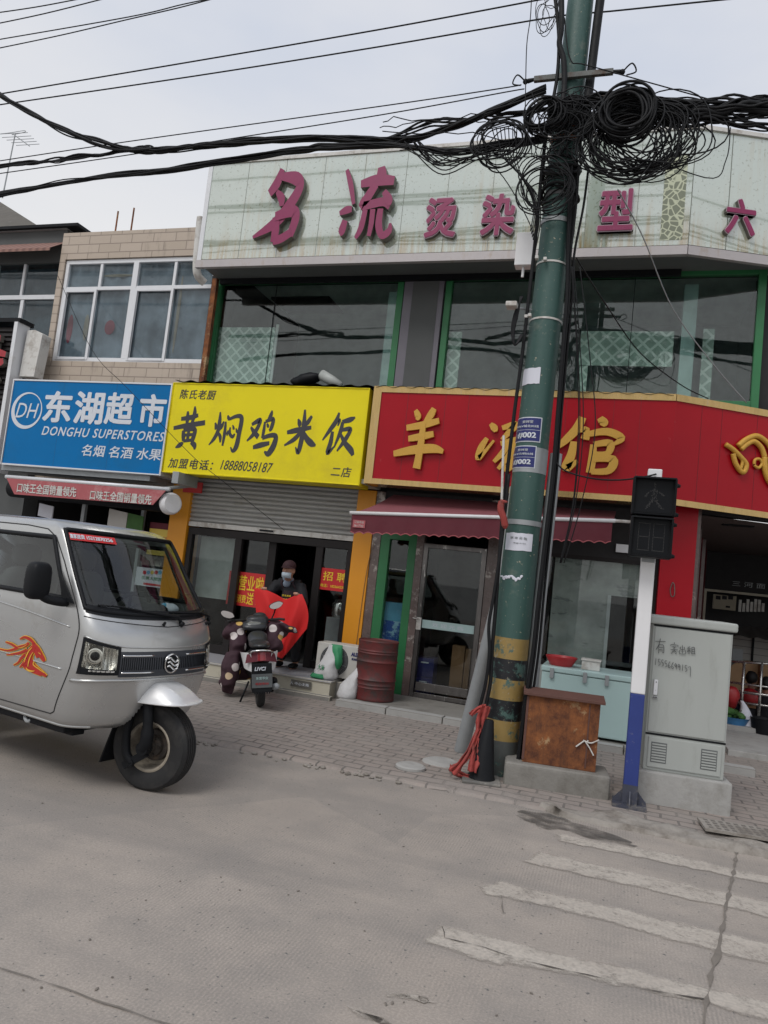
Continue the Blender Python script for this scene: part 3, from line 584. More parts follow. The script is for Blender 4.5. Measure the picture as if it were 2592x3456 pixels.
# salon interior seen through the glass
mb = MB(); mb.box(XL+0.3, 3.1, YU+2.6, YU+2.7, 3.9, 6.4); mb.mi = 1; mb.box(XL+0.3, 3.1, YU+0.32, YU+2.6, 6.1, 6.2); mb.mi = 2; mb.box(XL+0.3, 3.1, YU+0.32, YU+2.6, 3.9, 3.95); mb.box(1.5, 1.6, YU+0.42, YU+2.6, 3.95, 6.1)
mb.build('salon_interior', ['salonwall', 'salonceil', 'salonwall'], bt)
def panel(name, x0, x1, z0, z1, y, m, par, th=0.02):
    mb = MB(); mb.box(x0, x1, y, y+th, z0, z1); return mb.build(name, m, par)
Yi = YU+0.10
pb = lambda px, py: P(px, py, Yi)
panel('lattice_screen', pb(725, 1200).x, pb(918, 1200).x, ZB, pb(830, 1105).z, Yi, 'lattice', bt)
panel('screen_edge', pb(918, 1200).x+0.01, pb(928, 1200).x, ZB, pb(920, 1095).z, Yi, 'white', bt)
panel('pale_curtain', xw(1296, 1150, Yi), xw(1330, 1150, Yi), ZB, pb(1340, 985).z, Yi, 'freezer', bt)
panel('lattice_screen', pb(1500, 1200).x, pb(1552, 1200).x, ZB, pb(1540, 1120).z, Yi, 'lattice', bt)
panel('lattice_screen', pb(1955, 1200).x, pb(2270, 1200).x, pb(2100, 1235).z, pb(2100, 1118).z, Yi, 'lattice', bt)
panel('lattice_screen', pb(1955, 1260).x, pb(1982, 1260).x, ZB, pb(2100, 1237).z, Yi+0.002, 'lattice', bt)
panel('interior_column', pb(2298, 1150).x, pb(2345, 1150).x, ZB, pb(2340, 960).z, Yi, 'freezer', bt, 0.25)
panel('lattice_screen', pb(2372, 1150).x, pb(2410, 1150).x, ZB, pb(2390, 1110).z, Yi, 'lattice', bt)
panel('back_partition', pb(1985, 1260).x, pb(2270, 1260).x, ZB, pb(2100, 1237).z, Yi+0.5, 'cab', bt)
mb = MB(); mb.box(pb(800, 985).x, pb(1010, 985).x, YU+1.2, YU+1.9, 6.06, 6.1); mb.build('ceiling_vent', 'black', bt)
# flat canopy roofs between the floors (corrugated sheet tops of the signs)
mb = MB()
for x0, x1 in ((-6.25, -3.22), (-3.20, 0.45)):
    mb.grid(lambda a, b, x0=x0, x1=x1: Vector((x0+(x1-x0)*a, YS-0.03+0.72*b, 4.085+0.05*b+0.012*math.sin((x0+(x1-x0)*a)*26))), 220, 2)
mb.build('canopy_roof', 'black', bt)
# soffit under the sign fascia
mb = MB(); mb.box(XL+0.15, 0.46, YS+0.03, YU-0.03, 5.86, 5.90)
mb.add([(0.46, YS+0.03, 5.865), (6.2, 11.18, 5.865), (6.2, 11.75, 5.865), (1.45, YU+0.1, 5.865), (0.46, YU-0.03, 5.865)], [(0, 1, 2, 3, 4)])
mb.mi = 1; mb.box(XL+0.2, 0.46, YU-0.12, YU-0.06, 5.78, 5.855)
mb.build('soffit', ['soffit', 'black'], bt)
# ---- ground floor of the chicken rice shop
for x0, x1 in ((-6.45, -6.14), (-3.50, -3.235)): mb = MB(); mb.box(x0, x1, YF-0.06, YF+0.3, 0.25, 2.78); mb.build('orange_pillar', 'orange', bt, bevel=0.004)
M['fineline'] = mat('pillar_cable', (0.2, 0.12, 0.06), 0.7)
mb = MB(); mb.tube(smooth_pts([P(1262, 1830, 9.58), P(1243, 1900, 9.58), P(1226, 2000, 9.58), P(1202, 2180, 9.58)]), 0.004, 5); mb.build('loose_wire', 'fineline', bt)
zsh = 2.06
mb = MB()
def shut(a, b):
    z = zsh+0.07+(2.80-zsh)*b; ph = (z*15) % 1.0
    return Vector((-6.14+2.64*a, YF+0.03-0.032*math.sin(math.pi*ph)**.7, z))
mb.grid(shut, 1, 200); sh = mb.build('roller_shutter', 'shutter', bt)
mb = MB(); mb.box(-6.13, -3.51, YF-0.03, YF+0.05, zsh, zsh+0.07); mb.mi = 1; mb.box(-4.95, -4.72, YF-0.045, YF-0.03, zsh+0.015, zsh+0.05)
mb.build('bottom_rail', ['dirtywhite', 'black'], sh, bevel=0.004)
mb = MB(); mb.box(-6.2, -3.2, YS+0.06, YF-0.02, 2.80, 2.86); mb.build('sign_soffit', 'cab', bt)
xd = lambda px, py: P(px, py, YF).x
DX = [-6.12, xd(786, 1900), xd(802, 1900), xd(893, 1900), xd(912, 1900), xd(1063, 1900), xd(1080, 1900), -3.52]
zd0, zd1 = 0.262, 2.05
mb = MB(); mb.box(DX[0], DX[7], YF-0.02, YF+0.07, zd1-0.11, zd1-0.005); mb.box(DX[0], DX[0]+0.07, YF-0.02, YF+0.07, zd0, zd1-0.11); mb.box(DX[7]-0.06, DX[7], YF-0.02, YF+0.07, zd0, zd1-0.11)
for k in (1, 3, 5):
    mb.box(DX[k], DX[k+1]+0.03, YF-0.015 if k != 3 else YF+0.075, YF+0.06 if k != 3 else YF+0.14, zd0, zd1-0.11)
mb.box(DX[0]+0.07, DX[1], YF, YF+0.06, zd0, zd0+0.12); mb.box(DX[6]+0.03, DX[7]-0.06, YF, YF+0.06, zd0, zd0+0.1); mb.box(DX[2]+0.03, DX[3], YF+0.08, YF+0.13, zd0, zd0+0.1)
df = mb.build('door_frame', 'darkframe', bt, bevel=0.004)
mb = MB(); mb.box(DX[0]+0.07, DX[1], YF+0.025, YF+0.033, zd0+0.12, zd1-0.11); mb.build('pane', 'glassdark', df)
mb = MB(); mb.box(DX[2]+0.03, DX[3], YF+0.1, YF+0.108, zd0+0.1, zd1-0.11); mb.build('pane', 'glassdark', df)
mb = MB(); mb.box(DX[6]+0.03, DX[7]-0.06, YF+0.025, YF+0.033, zd0+0.1, zd1-0.11); mb.build('pane', 'glassdark', df)
mb = MB(); mb.tube([P(1034, 2005, YF-0.05), P(1033, 2030, YF-0.05)], 0.011, 8); mb.build('handle', 'steel', df); mb = MB(); mb.tube([P(1033, 2052, YF-0.05), P(1032, 2062, YF-0.05)], 0.009, 8); mb.build('lock', 'steel', df)
mb = MB(); mb.box(-6.14, -3.5, YF+0.25, YF+0.32, 2.7, 2.85)
mb.add([(-6.2, YF+0.3, 0.262), (-3.4, YF+0.3, 0.262), (-3.4, 14, 0.262), (-6.2, 14, 0.262)], [(0, 1, 2, 3)])
mb.add([(-6.2, YF+0.3, 2.78), (-3.4, YF+0.3, 2.78), (-3.4, 14, 2.78), (-6.2, 14, 2.78)], [(0, 1, 2, 3)])
mb.add([(-6.2, 14, 0), (-3.4, 14, 0), (-3.4, 14, 3), (-6.2, 14, 3)], [(0, 1, 2, 3)])
mb.add([(-6.2, YF+0.3, 0), (-6.2, 14, 0), (-6.2, 14, 3), (-6.2, YF+0.3, 3)], [(0, 1, 2, 3)]); mb.add([(-3.4, YF+0.3, 0), (-3.4, 14, 0), (-3.4, 14, 3), (-3.4, YF+0.3, 3)], [(0, 1, 2, 3)])
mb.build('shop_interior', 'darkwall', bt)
# pale blind behind the left pane, posters on the panes
panel('grey_blind', DX[0]+0.1, DX[1]-0.06, P(700, 2020, YF).z, zd1-0.12, YF+0.2, 'cab', df)
def poster(name, label, px0, py0, px1, py1, Y, m, lines, skew=True, cat='poster'):
    a, b = P(px0, py0, Y), P(px1, py1, Y); mb = MB(); mb.box(a.x, b.x, Y, Y+0.004, b.z, a.z); o = mb.build(name, m); OFF[o.name] = Vector((0, 0, 0)); tag(o, label, cat)
    for (s, u, v, h, w, mm) in lines: text(s, Vector((a.x+(b.x-a.x)*u, Y, a.z+(b.z-a.z)*v)), (a.z-b.z)*h, (b.x-a.x)*w, mm, o, depth=0.002, bold=0.01)
    return o
Yp = YF+0.018
a, b = P(752, 1985, Yp), P(900, 2040, Yp)
mb = MB(); zt, zb = P(830, 1932, Yp).z, P(830, 2048, Yp).z; mb.box(xd(757, 1990), DX[3]+0.005, YF+0.090, YF+0.094, zb, zt); bn = mb.build('opening_banner', 'redplain'); OFF[bn.name] = Vector((0, 0, 0))
tag(bn, 'red banner with yellow characters announcing the opening on the sliding door', 'banner')
xl, xr = xd(757, 1990), DX[3]
text('试营业啦！', Vector((xl+(xr-xl)*0.56, YF+0.09, zb+(zt-zb)*0.68)), (zt-zb)*0.46, (xr-xl)*1.0, 'yellowink', bn, depth=0.002, bold=0.012)
text('本店消费', Vector((xl+(xr-xl)*0.29, YF+0.09, zb+(zt-zb)*0.21)), (zt-zb)*0.24, (xr-xl)*0.5, 'yellowink', bn, depth=0.002, bold=0.01)
text('送', Vector((xl+(xr-xl)*0.65, YF+0.09, zb+(zt-zb)*0.24)), (zt-zb)*0.36, (xr-xl)*0.19, 'yellowink', bn, depth=0.002, bold=0.012)
text('饮', Vector((xl+(xr-xl)*0.87, YF+0.09, zb+(zt-zb)*0.19)), (zt-zb)*0.24, (xr-xl)*0.15, 'yellowink', bn, depth=0.002, bold=0.01)
poster('hiring_poster', 'red hiring poster with two big yellow characters on the right hand pane', 1084, 1915, 1176, 2000, Yp, 'redplain', [('招 聘', 0.5, 0.36, 0.42, 0.8, 'yellowink'), ('电话：18256423813', 0.5, 0.8, 0.15, 0.9, 'yellowink')])
# things inside behind the right pane
t = thing('kitchen_counter', 'grey steel counter with a pot behind the right hand door pane', 'counter', (-3.85, 10.3, 0.262))
mb = MB(); mb.box(-4.0, -3.5, 10.2, 10.7, 0.27, 0.95); mb.build('cabinet', 'galv', t, bevel=0.01)
mb = MB(); mb.lathe([(0.13, 0), (0.15, 0.05), (0.15, 0.2), (0.1, 0.26), (0.02, 0.28)], (-3.85, 10.4, 0.95), Z, 20); mb.build('pot', 'steel', t, smooth=True, auto=40)
# ---- mutton soup shop ground floor
mb = MB(); mb.box(-3.232, -3.11, YF-0.04, YF+0.3, 0.1, 2.78); mb.box(-1.64, -1.44, YF-0.02, YF+0.3, 0.1, 2.78); mb.box(-2.60, -2.5, YF-0.03, YF+0.1, 0.1, 2.3); mb.build('marble_pier', 'marble', bt, bevel=0.004)
mb = MB(); mb.box(-3.11, -2.98, YF-0.03, YF+0.08, 0.102, 2.3); mb.box(-2.71, -2.602, YF-0.03, YF+0.08, 0.102, 2.3); mb.box(-2.98, -2.71, YF-0.03, YF+0.08, 2.14, 2.3)
gf = mb.build('green_side_light', 'greenframe', bt, bevel=0.004)
mb = MB(); mb.box(-2.98, -2.71, YF+0.02, YF+0.028, 0.102, 2.14); mb.build('pane', 'glassdark', gf)
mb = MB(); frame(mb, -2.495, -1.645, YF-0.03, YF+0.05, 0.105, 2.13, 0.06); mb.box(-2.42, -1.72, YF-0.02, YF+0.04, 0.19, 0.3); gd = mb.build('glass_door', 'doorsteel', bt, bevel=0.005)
mb = MB(); mb.box(-2.44, -1.70, YF+0.005, YF+0.013, 0.3, 2.075); mb.build('pane', 'glassdark', gd)
za, zb = P(1500, 2100, YF).z, P(1500, 2128, YF).z
mb = MB(); mb.box(-2.42, -1.72, YF-0.006, YF+0.002, zb, za); db = mb.build('door_band', 'freezer', gd)
text('欢 迎 光 临', Vector((-2.07, YF-0.006, (za+zb)/2)), (za-zb)*0.5, 0.42, 'whiteink', gd, depth=0.002)
mb = MB(); mb.box(-2.49, -2.425, YF-0.05, YF-0.03, 0.98, 1.14); mb.mi = 1; mb.tube([(-2.46, YF-0.05, 1.12), (-2.46, YF-0.09, 1.12), (-2.53, YF-0.1, 1.13)], 0.012, 8); mb.build('handle', ['dirtywhite', 'steel'], gd)
mb = MB(); mb.box(-3.11, -1.64, YF-0.02, YF+0.28, 2.3, 2.80); mb.box(-1.44, 0.46, YF+0.0, YF+0.28, 2.16, 2.80); mb.build('lintel', 'darkwall', bt)
# window beside the column
mb = MB(); frame(mb, -1.44, 0.46, YF, YF+0.06, 0.75, 2.16, 0.05); wf = mb.build('shop_window', 'darkframe', bt)
mb = MB(); mb.box(-1.39, 0.41, YF+0.02, YF+0.028, 0.80, 2.11); mb.build('pane', 'glassdark', wf)
mb = MB(); mb.box(-1.44, 0.46, YF+0.005, YF+0.25, 0.1, 0.75); mb.build('window_apron', 'cab', bt)
M['veinmarble'] = mat('white_veined_marble', (0.5, 0.5, 0.48), 0.35, var=0.12, sc=2, dirt=(0.3, 0.3, 0.3), da=0.57, db=0.60, dsc=2.2, stretch=(1, 1, 3))
mb = MB(); mb.box(-0.78, -0.10, 9.76, 9.84, 0.7, 2.14); mb.box(-0.10, 0.46, 9.76, 9.84, 1.70, 2.14); mb.build('marble_wall', 'veinmarble', bt)
mb = MB(); mb.box(-0.10, -0.06, 9.74, 9.80, 0.7, 1.70); mb.build('opening_edge', 'white', bt)
mb = MB(); z0 = 0.105
for q in ([(-3.2, YF+0.3, z0), (0.5, YF+0.3, z0), (0.5, 13.5, z0), (-3.2, 13.5, z0)], [(-3.2, YF+0.3, 2.79), (0.5, YF+0.3, 2.79), (0.5, 13.5, 2.79), (-3.2, 13.5, 2.79)],
          [(-3.2, 13.5, 0), (0.5, 13.5, 0), (0.5, 13.5, 3), (-3.2, 13.5, 3)], [(-3.2, YF+0.3, 0), (-3.2, 13.5, 0), (-3.2, 13.5, 3), (-3.2, YF+0.3, 3)], [(0.5, YF+0.35, 0), (0.5, 13.5, 0), (0.5, 13.5, 3), (0.5, YF+0.35, 3)]):
    mb.add(q, [(0, 1, 2, 3)])
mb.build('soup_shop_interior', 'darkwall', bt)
# red column and the covered corner
mb = MB(); mb.box(0.465, 0.85, YF-0.2, YF+0.35, 0.1, 2.84); rc = mb.build('red_column', 'redpaint', bt, bevel=0.004)
mb = MB(); mb.box(0.852, 0.90, YF-0.05, YF+0.3, 0.1, 2.84); mb.build('marble_pier', 'marble', bt)
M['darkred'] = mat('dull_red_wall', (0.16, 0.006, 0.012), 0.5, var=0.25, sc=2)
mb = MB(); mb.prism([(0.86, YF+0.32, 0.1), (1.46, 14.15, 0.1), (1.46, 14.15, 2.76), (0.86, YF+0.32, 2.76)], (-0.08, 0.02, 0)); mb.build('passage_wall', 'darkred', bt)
for k in (0.25, 0.6): c = Vector((0.86, YF+0.32, 0)).lerp(Vector((1.46, 14.15, 0)), k); mb = MB(); mb.box(c.x-0.03, c.x+0.03, c.y-0.12, c.y+0.02, 0.1, 2.75); mb.build('passage_trim', 'marble', bt)
mb = MB(); mb.tube(smooth_pts([P(2270, 1965, YF-0.22), P(2262, 1990, YF-0.22), P(2266, 2012, YF-0.22), P(2276, 2008, YF-0.22), P(2276, 1975, YF-0.22), P(2270, 1965, YF-0.22)]), 0.006, 6); mb.build('hook', 'marble', rc)
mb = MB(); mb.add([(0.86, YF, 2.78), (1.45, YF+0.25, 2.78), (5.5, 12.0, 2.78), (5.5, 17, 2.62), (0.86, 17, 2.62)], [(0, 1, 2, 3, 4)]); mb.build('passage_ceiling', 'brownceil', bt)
for px, py in ((2545, 1805), (2540, 1861), (2535, 1912), (2490, 1775)):
    g = G(px, py, 2.76); w_ = 0.16*g.y/9; mb = MB(); mb.box(g.x-w_, g.x+w_, g.y-0.07, g.y+0.07, 2.755, 2.79); mb.build('ceiling_slot', 'black', bt)

# ================================================================== SIGN BOARDS
def board(name, label, x0, x1, z0, z1, face, trim, tw=0.035, depth=0.36, Y=YS):
    t = thing(name, label, 'shop sign', ((x0+x1)/2, Y+depth, z0))
    mb = MB(); mb.box(x0+tw, x1-tw, Y, Y+0.02, z0+tw, z1-tw); mb.build('face', face, t)
    mb = MB(); frame(mb, x0, x1, Y-0.012, Y+depth, z0, z1, tw); mb.build('trim', trim, t, bevel=0.004)
    mb = MB(); mb.box(x0+tw, x1-tw, Y+0.3, Y+0.32, z0+tw, z1-tw); mb.build('back', 'darkwall', t)
    return t
bx0, bx1 = P(25, 1420, YS).x, P(565, 1440, YS).x
bz0, bz1 = 2.70, 4.045
bs = board('supermarket_sign', 'bright blue supermarket sign with white characters beside the yellow sign', bx0, bx1, bz0, bz1, 'bluesign', 'alu', 0.022)
z1_ = lambda x, y: (x*0.42194, 1200+y*0.42194)
Yl = YS+0.001
for s, x, y, w, h in (('东', 465, 410, 225, 255), ('湖', 715, 420, 235, 265), ('超', 957, 425, 225, 260), ('市', 1220, 440, 215, 265)):
    ptext(s, *z1_(x, y), w*0.422, h*0.422, Yl, mats='whiteink', parent=bs, name='character', bold=0.032, depth=0.006)
ptext('DONGHU SUPERSTORES', *z1_(813, 625), 980*0.422, 75*0.422, Yl, mats='whiteink', parent=bs, bold=0.015, shear=0.25, depth=0.005, spacing=1.15)
ptext('名烟 名酒 水果', *z1_(967, 775), 635*0.422, 95*0.422, Yl, mats='whiteink', parent=bs, bold=0.014, depth=0.005, shear=0.08)
lc = P(*z1_(215, 440), Yl); k = 0.422/ppm(lc, X)
mb = MB(); n = 56; rx, rz = 0.265, 0.32
rx, rz = 122*k, 148*0.422/ppm(lc, Z)
vo = []; vi = []
for i in range(n):
    a = 2*math.pi*i/n; vo.append(Vector((lc.x+rx*math.cos(a), 0, lc.z+rz*math.sin(a)))); vi.append(Vector((lc.x+rx*0.07+rx*0.855*math.cos(a), 0, lc.z+rz*0.05+rz*0.87*math.sin(a))))
for y_ in (YS-0.005,):
    mb.add([v+Vector((0, y_, 0)) for v in vo]+[v+Vector((0, y_, 0)) for v in vi], [(i, (i+1) % n, n+(i+1) % n, n+i) for i in range(n)])
mb.build('ring_emblem', 'whiteink', bs)
text('DH', lc+Vector((0.01, 0, 0)), 118*0.422/ppm(lc, Z), 175*k, 'whiteink', bs, name='character', bold=-0.004, shear=0.22, depth=0.005)
M['vinylseam'] = mat('vinyl_seam', (0.0, 0.09, 0.24), 0.5)
for k in (0.34, 0.67): mb = MB(); mb.box(bx0+(bx1-bx0)*k, bx0+(bx1-bx0)*k+0.004, YS-0.0012, YS+0.001, bz0+0.03, bz1-0.03); mb.build('vinyl_seam', 'vinylseam', bs)
yx0, yx1 = bx1+0.006, P(1232, 1470, YS).x
ys = board('chicken_rice_sign', 'bright yellow sign with black brush characters between blue and red signs', yx0, yx1, 2.76, 4.06, 'yellowsign', 'yellowsign', 0.012)
z5b = lambda x, y: (540+x*0.4581, 1250+y*0.4581)
YB = {  # brush strokes, 100 x 100 boxes, y down
 '黄': [[(22,34,3),(50,30,4),(74,24,3)],[(40,16,2),(42,30,4),(42,44,3)],[(60,4,1.5),(62,20,4),(58,42,3)],[(2,56,3),(40,49,4),(98,40,4)],[(34,60,3),(36,72,4),(38,84,3)],[(34,60,3),(56,56,3.5),(70,58,4),(66,80,4),(62,86,2)],[(36,71,2.5),(66,68,2.5)],[(51,44,3),(51,62,3),(50,82,3)],[(38,84,2.5),(62,81,2.5)],[(38,88,2),(28,94,4),(16,100,1)],[(62,86,3),(74,92,4.5),(76,102,1.5)]],
 '焖': [[(12,34,1.5),(16,44,3.5),(14,52,1.5)],[(40,30,1.5),(34,44,3.5),(28,54,1)],[(24,6,1.5),(26,30,4),(24,56,4),(14,76,3.5),(0,92,1)],[(25,58,2),(34,70,3.5),(36,84,1.5)],[(50,14,1.5),(54,22,3.5),(53,27,1)],[(46,30,2),(47,60,3.5),(45,92,2)],[(56,24,2.5),(80,15,3.5),(96,20,4.5),(94,60,4.5),(90,92,5),(80,104,3),(72,94,1)],[(58,52,1.5),(56,60,2.5),(56,66,1)],[(63,44,1.5),(64,60,3),(74,68,3),(80,60,1.5)],[(70,38,1),(74,46,2.5),(74,50,1)],[(82,46,1),(86,54,2.5),(86,58,1)]],
 '鸡': [[(12,36,2.5),(30,28,4),(40,26,4),(34,42,4),(22,58,4),(2,74,1.5)],[(10,42,2),(22,52,4),(40,64,4.5)],[(76,2,1.5),(74,12,4),(66,22,2)],[(56,28,2),(56,46,3.5),(54,66,3)],[(58,28,2.5),(76,22,3.5),(84,24,4),(80,42,4),(74,48,2)],[(64,32,1.5),(68,38,3),(68,42,1)],[(54,66,3),(74,60,3.5),(92,58,4),(100,64,5),(94,84,6),(80,100,5),(66,96,1.5)],[(26,88,3),(50,82,4.5),(80,76,3)]],
 '米': [[(34,22,1.5),(40,32,4.5),(40,40,2)],[(76,14,2.5),(66,28,4),(58,38,1.5)],[(4,54,3),(34,48,4.5),(78,40,3)],[(52,0,2),(54,30,4.5),(52,70,5),(46,98,4),(36,86,1)],[(48,50,3),(30,68,4),(0,84,1.5)],[(54,50,3),(68,66,5),(84,76,5.5),(98,80,1.5)]],
 '饭': [[(44,0,2),(38,20,4.5),(22,42,4),(2,68,1.5)],[(34,24,3),(48,18,3),(44,32,1.5)],[(30,46,3),(28,72,4.5),(22,98,4),(40,82,1.5)],[(94,10,1.5),(80,16,4.5),(56,22,3)],[(58,22,3),(54,46,4),(40,84,1.5)],[(56,42,2.5),(78,38,4),(84,42,3.5),(70,66,4),(50,92,1.5)],[(56,52,2.5),(72,72,4.5),(92,88,5.5),(100,100,3)]],
}
for s, x, y, w, h in (('黄', 215, 412, 235, 325), ('焖', 487, 435, 225, 290), ('鸡', 752, 448, 215, 325), ('米', 1045, 450, 235, 325), ('饭', 1318, 465, 240, 310)):
    c = P(*z5b(x, y), Yl); hh = h*0.4581/ppm(c, Z); ww = w*0.4581/ppm(c, X)
    mb = MB(); brush(mb, YB[s], lambda a, b, d: Vector((c.x+(a-50)/100*ww, Yl-d, c.z-(b-50)/100*hh)), 0.003, 1.45); mb.build('character', ['blackink', 'blackink'], ys)
for s, x, y, w, h in (('陈氏老厨', 280, 178, 265, 72), ('加盟电话：', 225, 690, 330, 75), ('二店', 1335, 748, 150, 75)):
    ptext(s, *z5b(x, y), w*0.4581, h*0.4581, Yl, mats='blackink', parent=ys, bold=0.012, shear=0.15, depth=0.004, spacing=1.15)
ptext('18888058187', *z5b(637, 707), 385*0.4581, 72*0.4581, Yl, mats='blackink', parent=ys, bold=-0.004, shear=0.3, depth=0.004)
# red wrap-round sign
rx0, bend = P(1246, 1470, YS).x, P(2270, 1500, YS).x
rz0, rz1 = 2.80, 4.09
rs = thing('mutton_soup_sign', 'long red sign with gold characters and gold trim wrapping round the corner', 'shop sign', ((rx0+bend)/2, YS+0.3, rz0))
cdir = Vector((math.cos(R(30)), math.sin(R(30)), 0)); cn_ = cdir.cross(Z); BP = Vector((bend, YS, 0)); cl = 6.0
def cpt(s, z, d=0.0): return BP + cdir*s + cn_*d + Z*z
mb = MB(); mb.box(rx0+0.11, bend, YS, YS+0.02, rz0+0.07, rz1-0.07); mb.build('face', 'redpaint', rs)
mb = MB(); mb.add([cpt(0.0, rz0+0.07), cpt(cl, rz0+0.07), cpt(cl, rz1-0.07), cpt(0, rz1-0.07)], [(0, 1, 2, 3)]); mb.build('corner_face', 'redpaint', rs)
mb = MB(); mb.box(rx0, rx0+0.11, YS-0.014, YS+0.3, rz0, rz1); mb.box(rx0+0.11, bend, YS-0.014, YS+0.3, rz0, rz0+0.07); mb.box(rx0+0.11, bend, YS-0.014, YS+0.3, rz1-0.08, rz1)
mb.obox(cpt(cl/2, rz0), cdir, -cn_, Z, cl, 0.03, 0.07); mb.obox(cpt(cl/2, rz1-0.08), cdir, -cn_, Z, cl, 0.03, 0.08); mb.build('gold_trim', 'gold', rs)
M['seam'] = mat('panel_seam', (0.13, 0.006, 0.01), 0.5)
for x in (-2.75, -2.25, -1.95, -1.35, -0.75, -0.2, 0.1): mb = MB(); mb.box(x, x+0.004, YS-0.0015, YS+0.001, rz0+0.07, rz1-0.08); mb.build('panel_seam', 'seam', rs)
for s in (0.35, 0.62, 1.1): mb = MB(); mb.obox(cpt(s, rz0+0.07, 0.001), cdir, cn_, Z, 0.004, 0.002, rz1-rz0-0.15); mb.build('panel_seam', 'seam', rs)
RB = {
 '羊': [[(36,4,3),(42,14,5),(40,20,2)],[(72,0,4),(66,12,5.5),(56,24,2.5)],[(22,34,4),(54,28,5),(84,20,4)],[(28,52,4),(54,47,5),(76,42,4)],[(2,78,4),(40,70,6),(78,66,6),(98,70,3)],[(54,24,4),(54,50,5),(52,80,5.5),(50,100,6)]],
 '汤': [[(26,6,3),(34,14,6),(38,22,3)],[(22,36,3.5),(12,56,5.5),(8,78,5),(20,64,3),(36,40,2)],[(50,14,4),(76,6,6),(66,20,5),(52,38,3.5)],[(50,46,4),(80,38,6),(88,44,6),(80,78,7),(66,98,5),(60,86,2)],[(66,44,4),(56,64,5),(40,84,3)],[(78,44,4),(68,70,5),(50,98,3)]],
 '馆': [[(38,0,5),(30,22,6),(14,44,5),(0,60,2)],[(30,24,4),(46,22,4),(40,38,2)],[(28,44,4),(26,68,5.5),(20,92,6),(36,78,2.5)],[(64,0,4),(70,8,6),(68,14,3)],[(48,26,4),(46,40,4)],[(48,30,4),(76,24,5.5),(98,34,5),(88,46,2)],[(58,48,4),(58,72,5),(56,98,5)],[(58,48,4),(82,44,5),(80,62,4),(60,64,3)],[(58,74,4),(88,72,5.5),(84,92,5),(58,96,4)]],
}
for s, x, y, w, h in (('羊', 1418, 1480, 172, 205), ('汤', 1690, 1505, 170, 165), ('馆', 1985, 1505, 225, 190)):
    c = P(x, y, YS-0.03); hh = h/ppm(c, Z); ww = w/ppm(c, X)
    mb = MB(); brush(mb, RB[s], lambda a, b, d: Vector((c.x+(a-50)/100*ww, YS-0.025-d, c.z-(b-50)/100*hh)), 0.03, 1.2); mb.build('character', ['goldletter', 'goldletter'], rs)
# gold ram's-head scroll and small lettering on the corner face
def cpix(px, py): p = PP(px, py, BP, cn_); return (p-BP).dot(cdir), p.z
c3 = lambda x, y: cpix(2100+x*0.29657, 1500+y*0.29657)
mb = MB()
for pts, r in (([(1160, 5), (1240, 60), (1330, 150), (1390, 230), (1370, 310), (1330, 310), (1270, 220), (1240, 110)], 0.03),
               ([(1330, 60), (1400, 0), (1480, -30), (1560, 40), (1600, 150)], 0.032), ([(1300, 20), (1400, -60), (1520, -90), (1640, 0), (1690, 130)], 0.032),
               ([(1330, 280), (1345, 190), (1290, 110)], 0.02),
               ([(1600, 150), (1600, 270), (1640, 400), (1720, 490), (1830, 500)], 0.034), ([(1480, 240), (1530, 270), (1570, 220), (1540, 170), (1490, 180), (1480, 230)], 0.018), ([(1690, 130), (1640, 260), (1680, 380), (1760, 430)], 0.02)):
    q = [c3(*p) for p in smooth2(pts)] if False else [c3(*p) for p in pts]
    mb.tube(smooth_pts([cpt(s, z, 0.03) for s, z in q], 6), r, 8)
mb.build('scroll_emblem', 'goldletter', rs, smooth=True)
s_, z_ = cpix(2592, 1697); text('电话：15156', cpt(s_+0.31, z_, 0.004), 0.075, None, 'yellowink', rs, right=cdir, depth=0.006, bold=0.012)
# pale green salon fascia
gz0, gz1 = 5.90, 7.34
gx0, gx1 = P(700, 720, YS).x, P(2335, 640, YS).x
gs = thing('hair_salon_sign', 'pale green glossy fascia with raised magenta characters along the roof edge', 'shop sign', ((gx0+gx1)/2, YS+0.3, gz0))
gdir = Vector((math.cos(R(21)), math.sin(R(21)), 0)); gn = gdir.cross(Z); GP = Vector((gx1, YS, 0)); gl = 6.2
def gpt(s, z, d=0.0): return GP + gdir*s + gn*d + Z*z
mb = MB(); mb.box(gx0, gx1, YS, YS+0.03, gz0, gz1); mb.build('face', 'greenpanel', gs)
mb = MB(); mb.add([gpt(0, gz0), gpt(gl, gz0), gpt(gl, gz1), gpt(0, gz1)], [(0, 1, 2, 3)]); mb.build('corner_face', 'greenpanel', gs)
mb = MB(); mb.box(gx0-0.07, gx0, YS-0.01, YS+0.72, gz0-0.02, gz1); mb.build('end_cap', 'alu', gs, bevel=0.004)
M['bottomtrim'] = mat('stained_trim', (0.45, 0.42, 0.42), 0.5, 0.2, var=0.12, sc=3, dirt=(0.3, 0.22, 0.14), da=0.55, db=0.8, stretch=(3, 1, 1))
mb = MB(); mb.box(gx0-0.07, gx1, YS-0.03, YS+0.04, gz0-0.13, gz0-0.021); mb.obox(gpt(gl/2, gz0-0.13, 0.0), gdir, -gn, Z, gl, 0.06, 0.108)
mb.mi = 1; mb.box(gx0-0.07, gx1, YS-0.02, YS+0.04, gz1+0.001, gz1+0.05); mb.obox(gpt(gl/2, gz1+0.001), gdir, -gn, Z, gl, 0.05, 0.05); mb.build('trim', ['bottomtrim', 'dirtywhite'], gs)
M['pseam'] = mat('green_panel_seam', (0.16, 0.17, 0.14), 0.6)
n = 11
for i in range(1, n): x = gx0+(gx1-gx0)*i/n; mb = MB(); mb.box(x-0.003, x+0.003, YS-0.0015, YS+0.001, gz0, gz1); mb.build('panel_seam', 'pseam', gs)
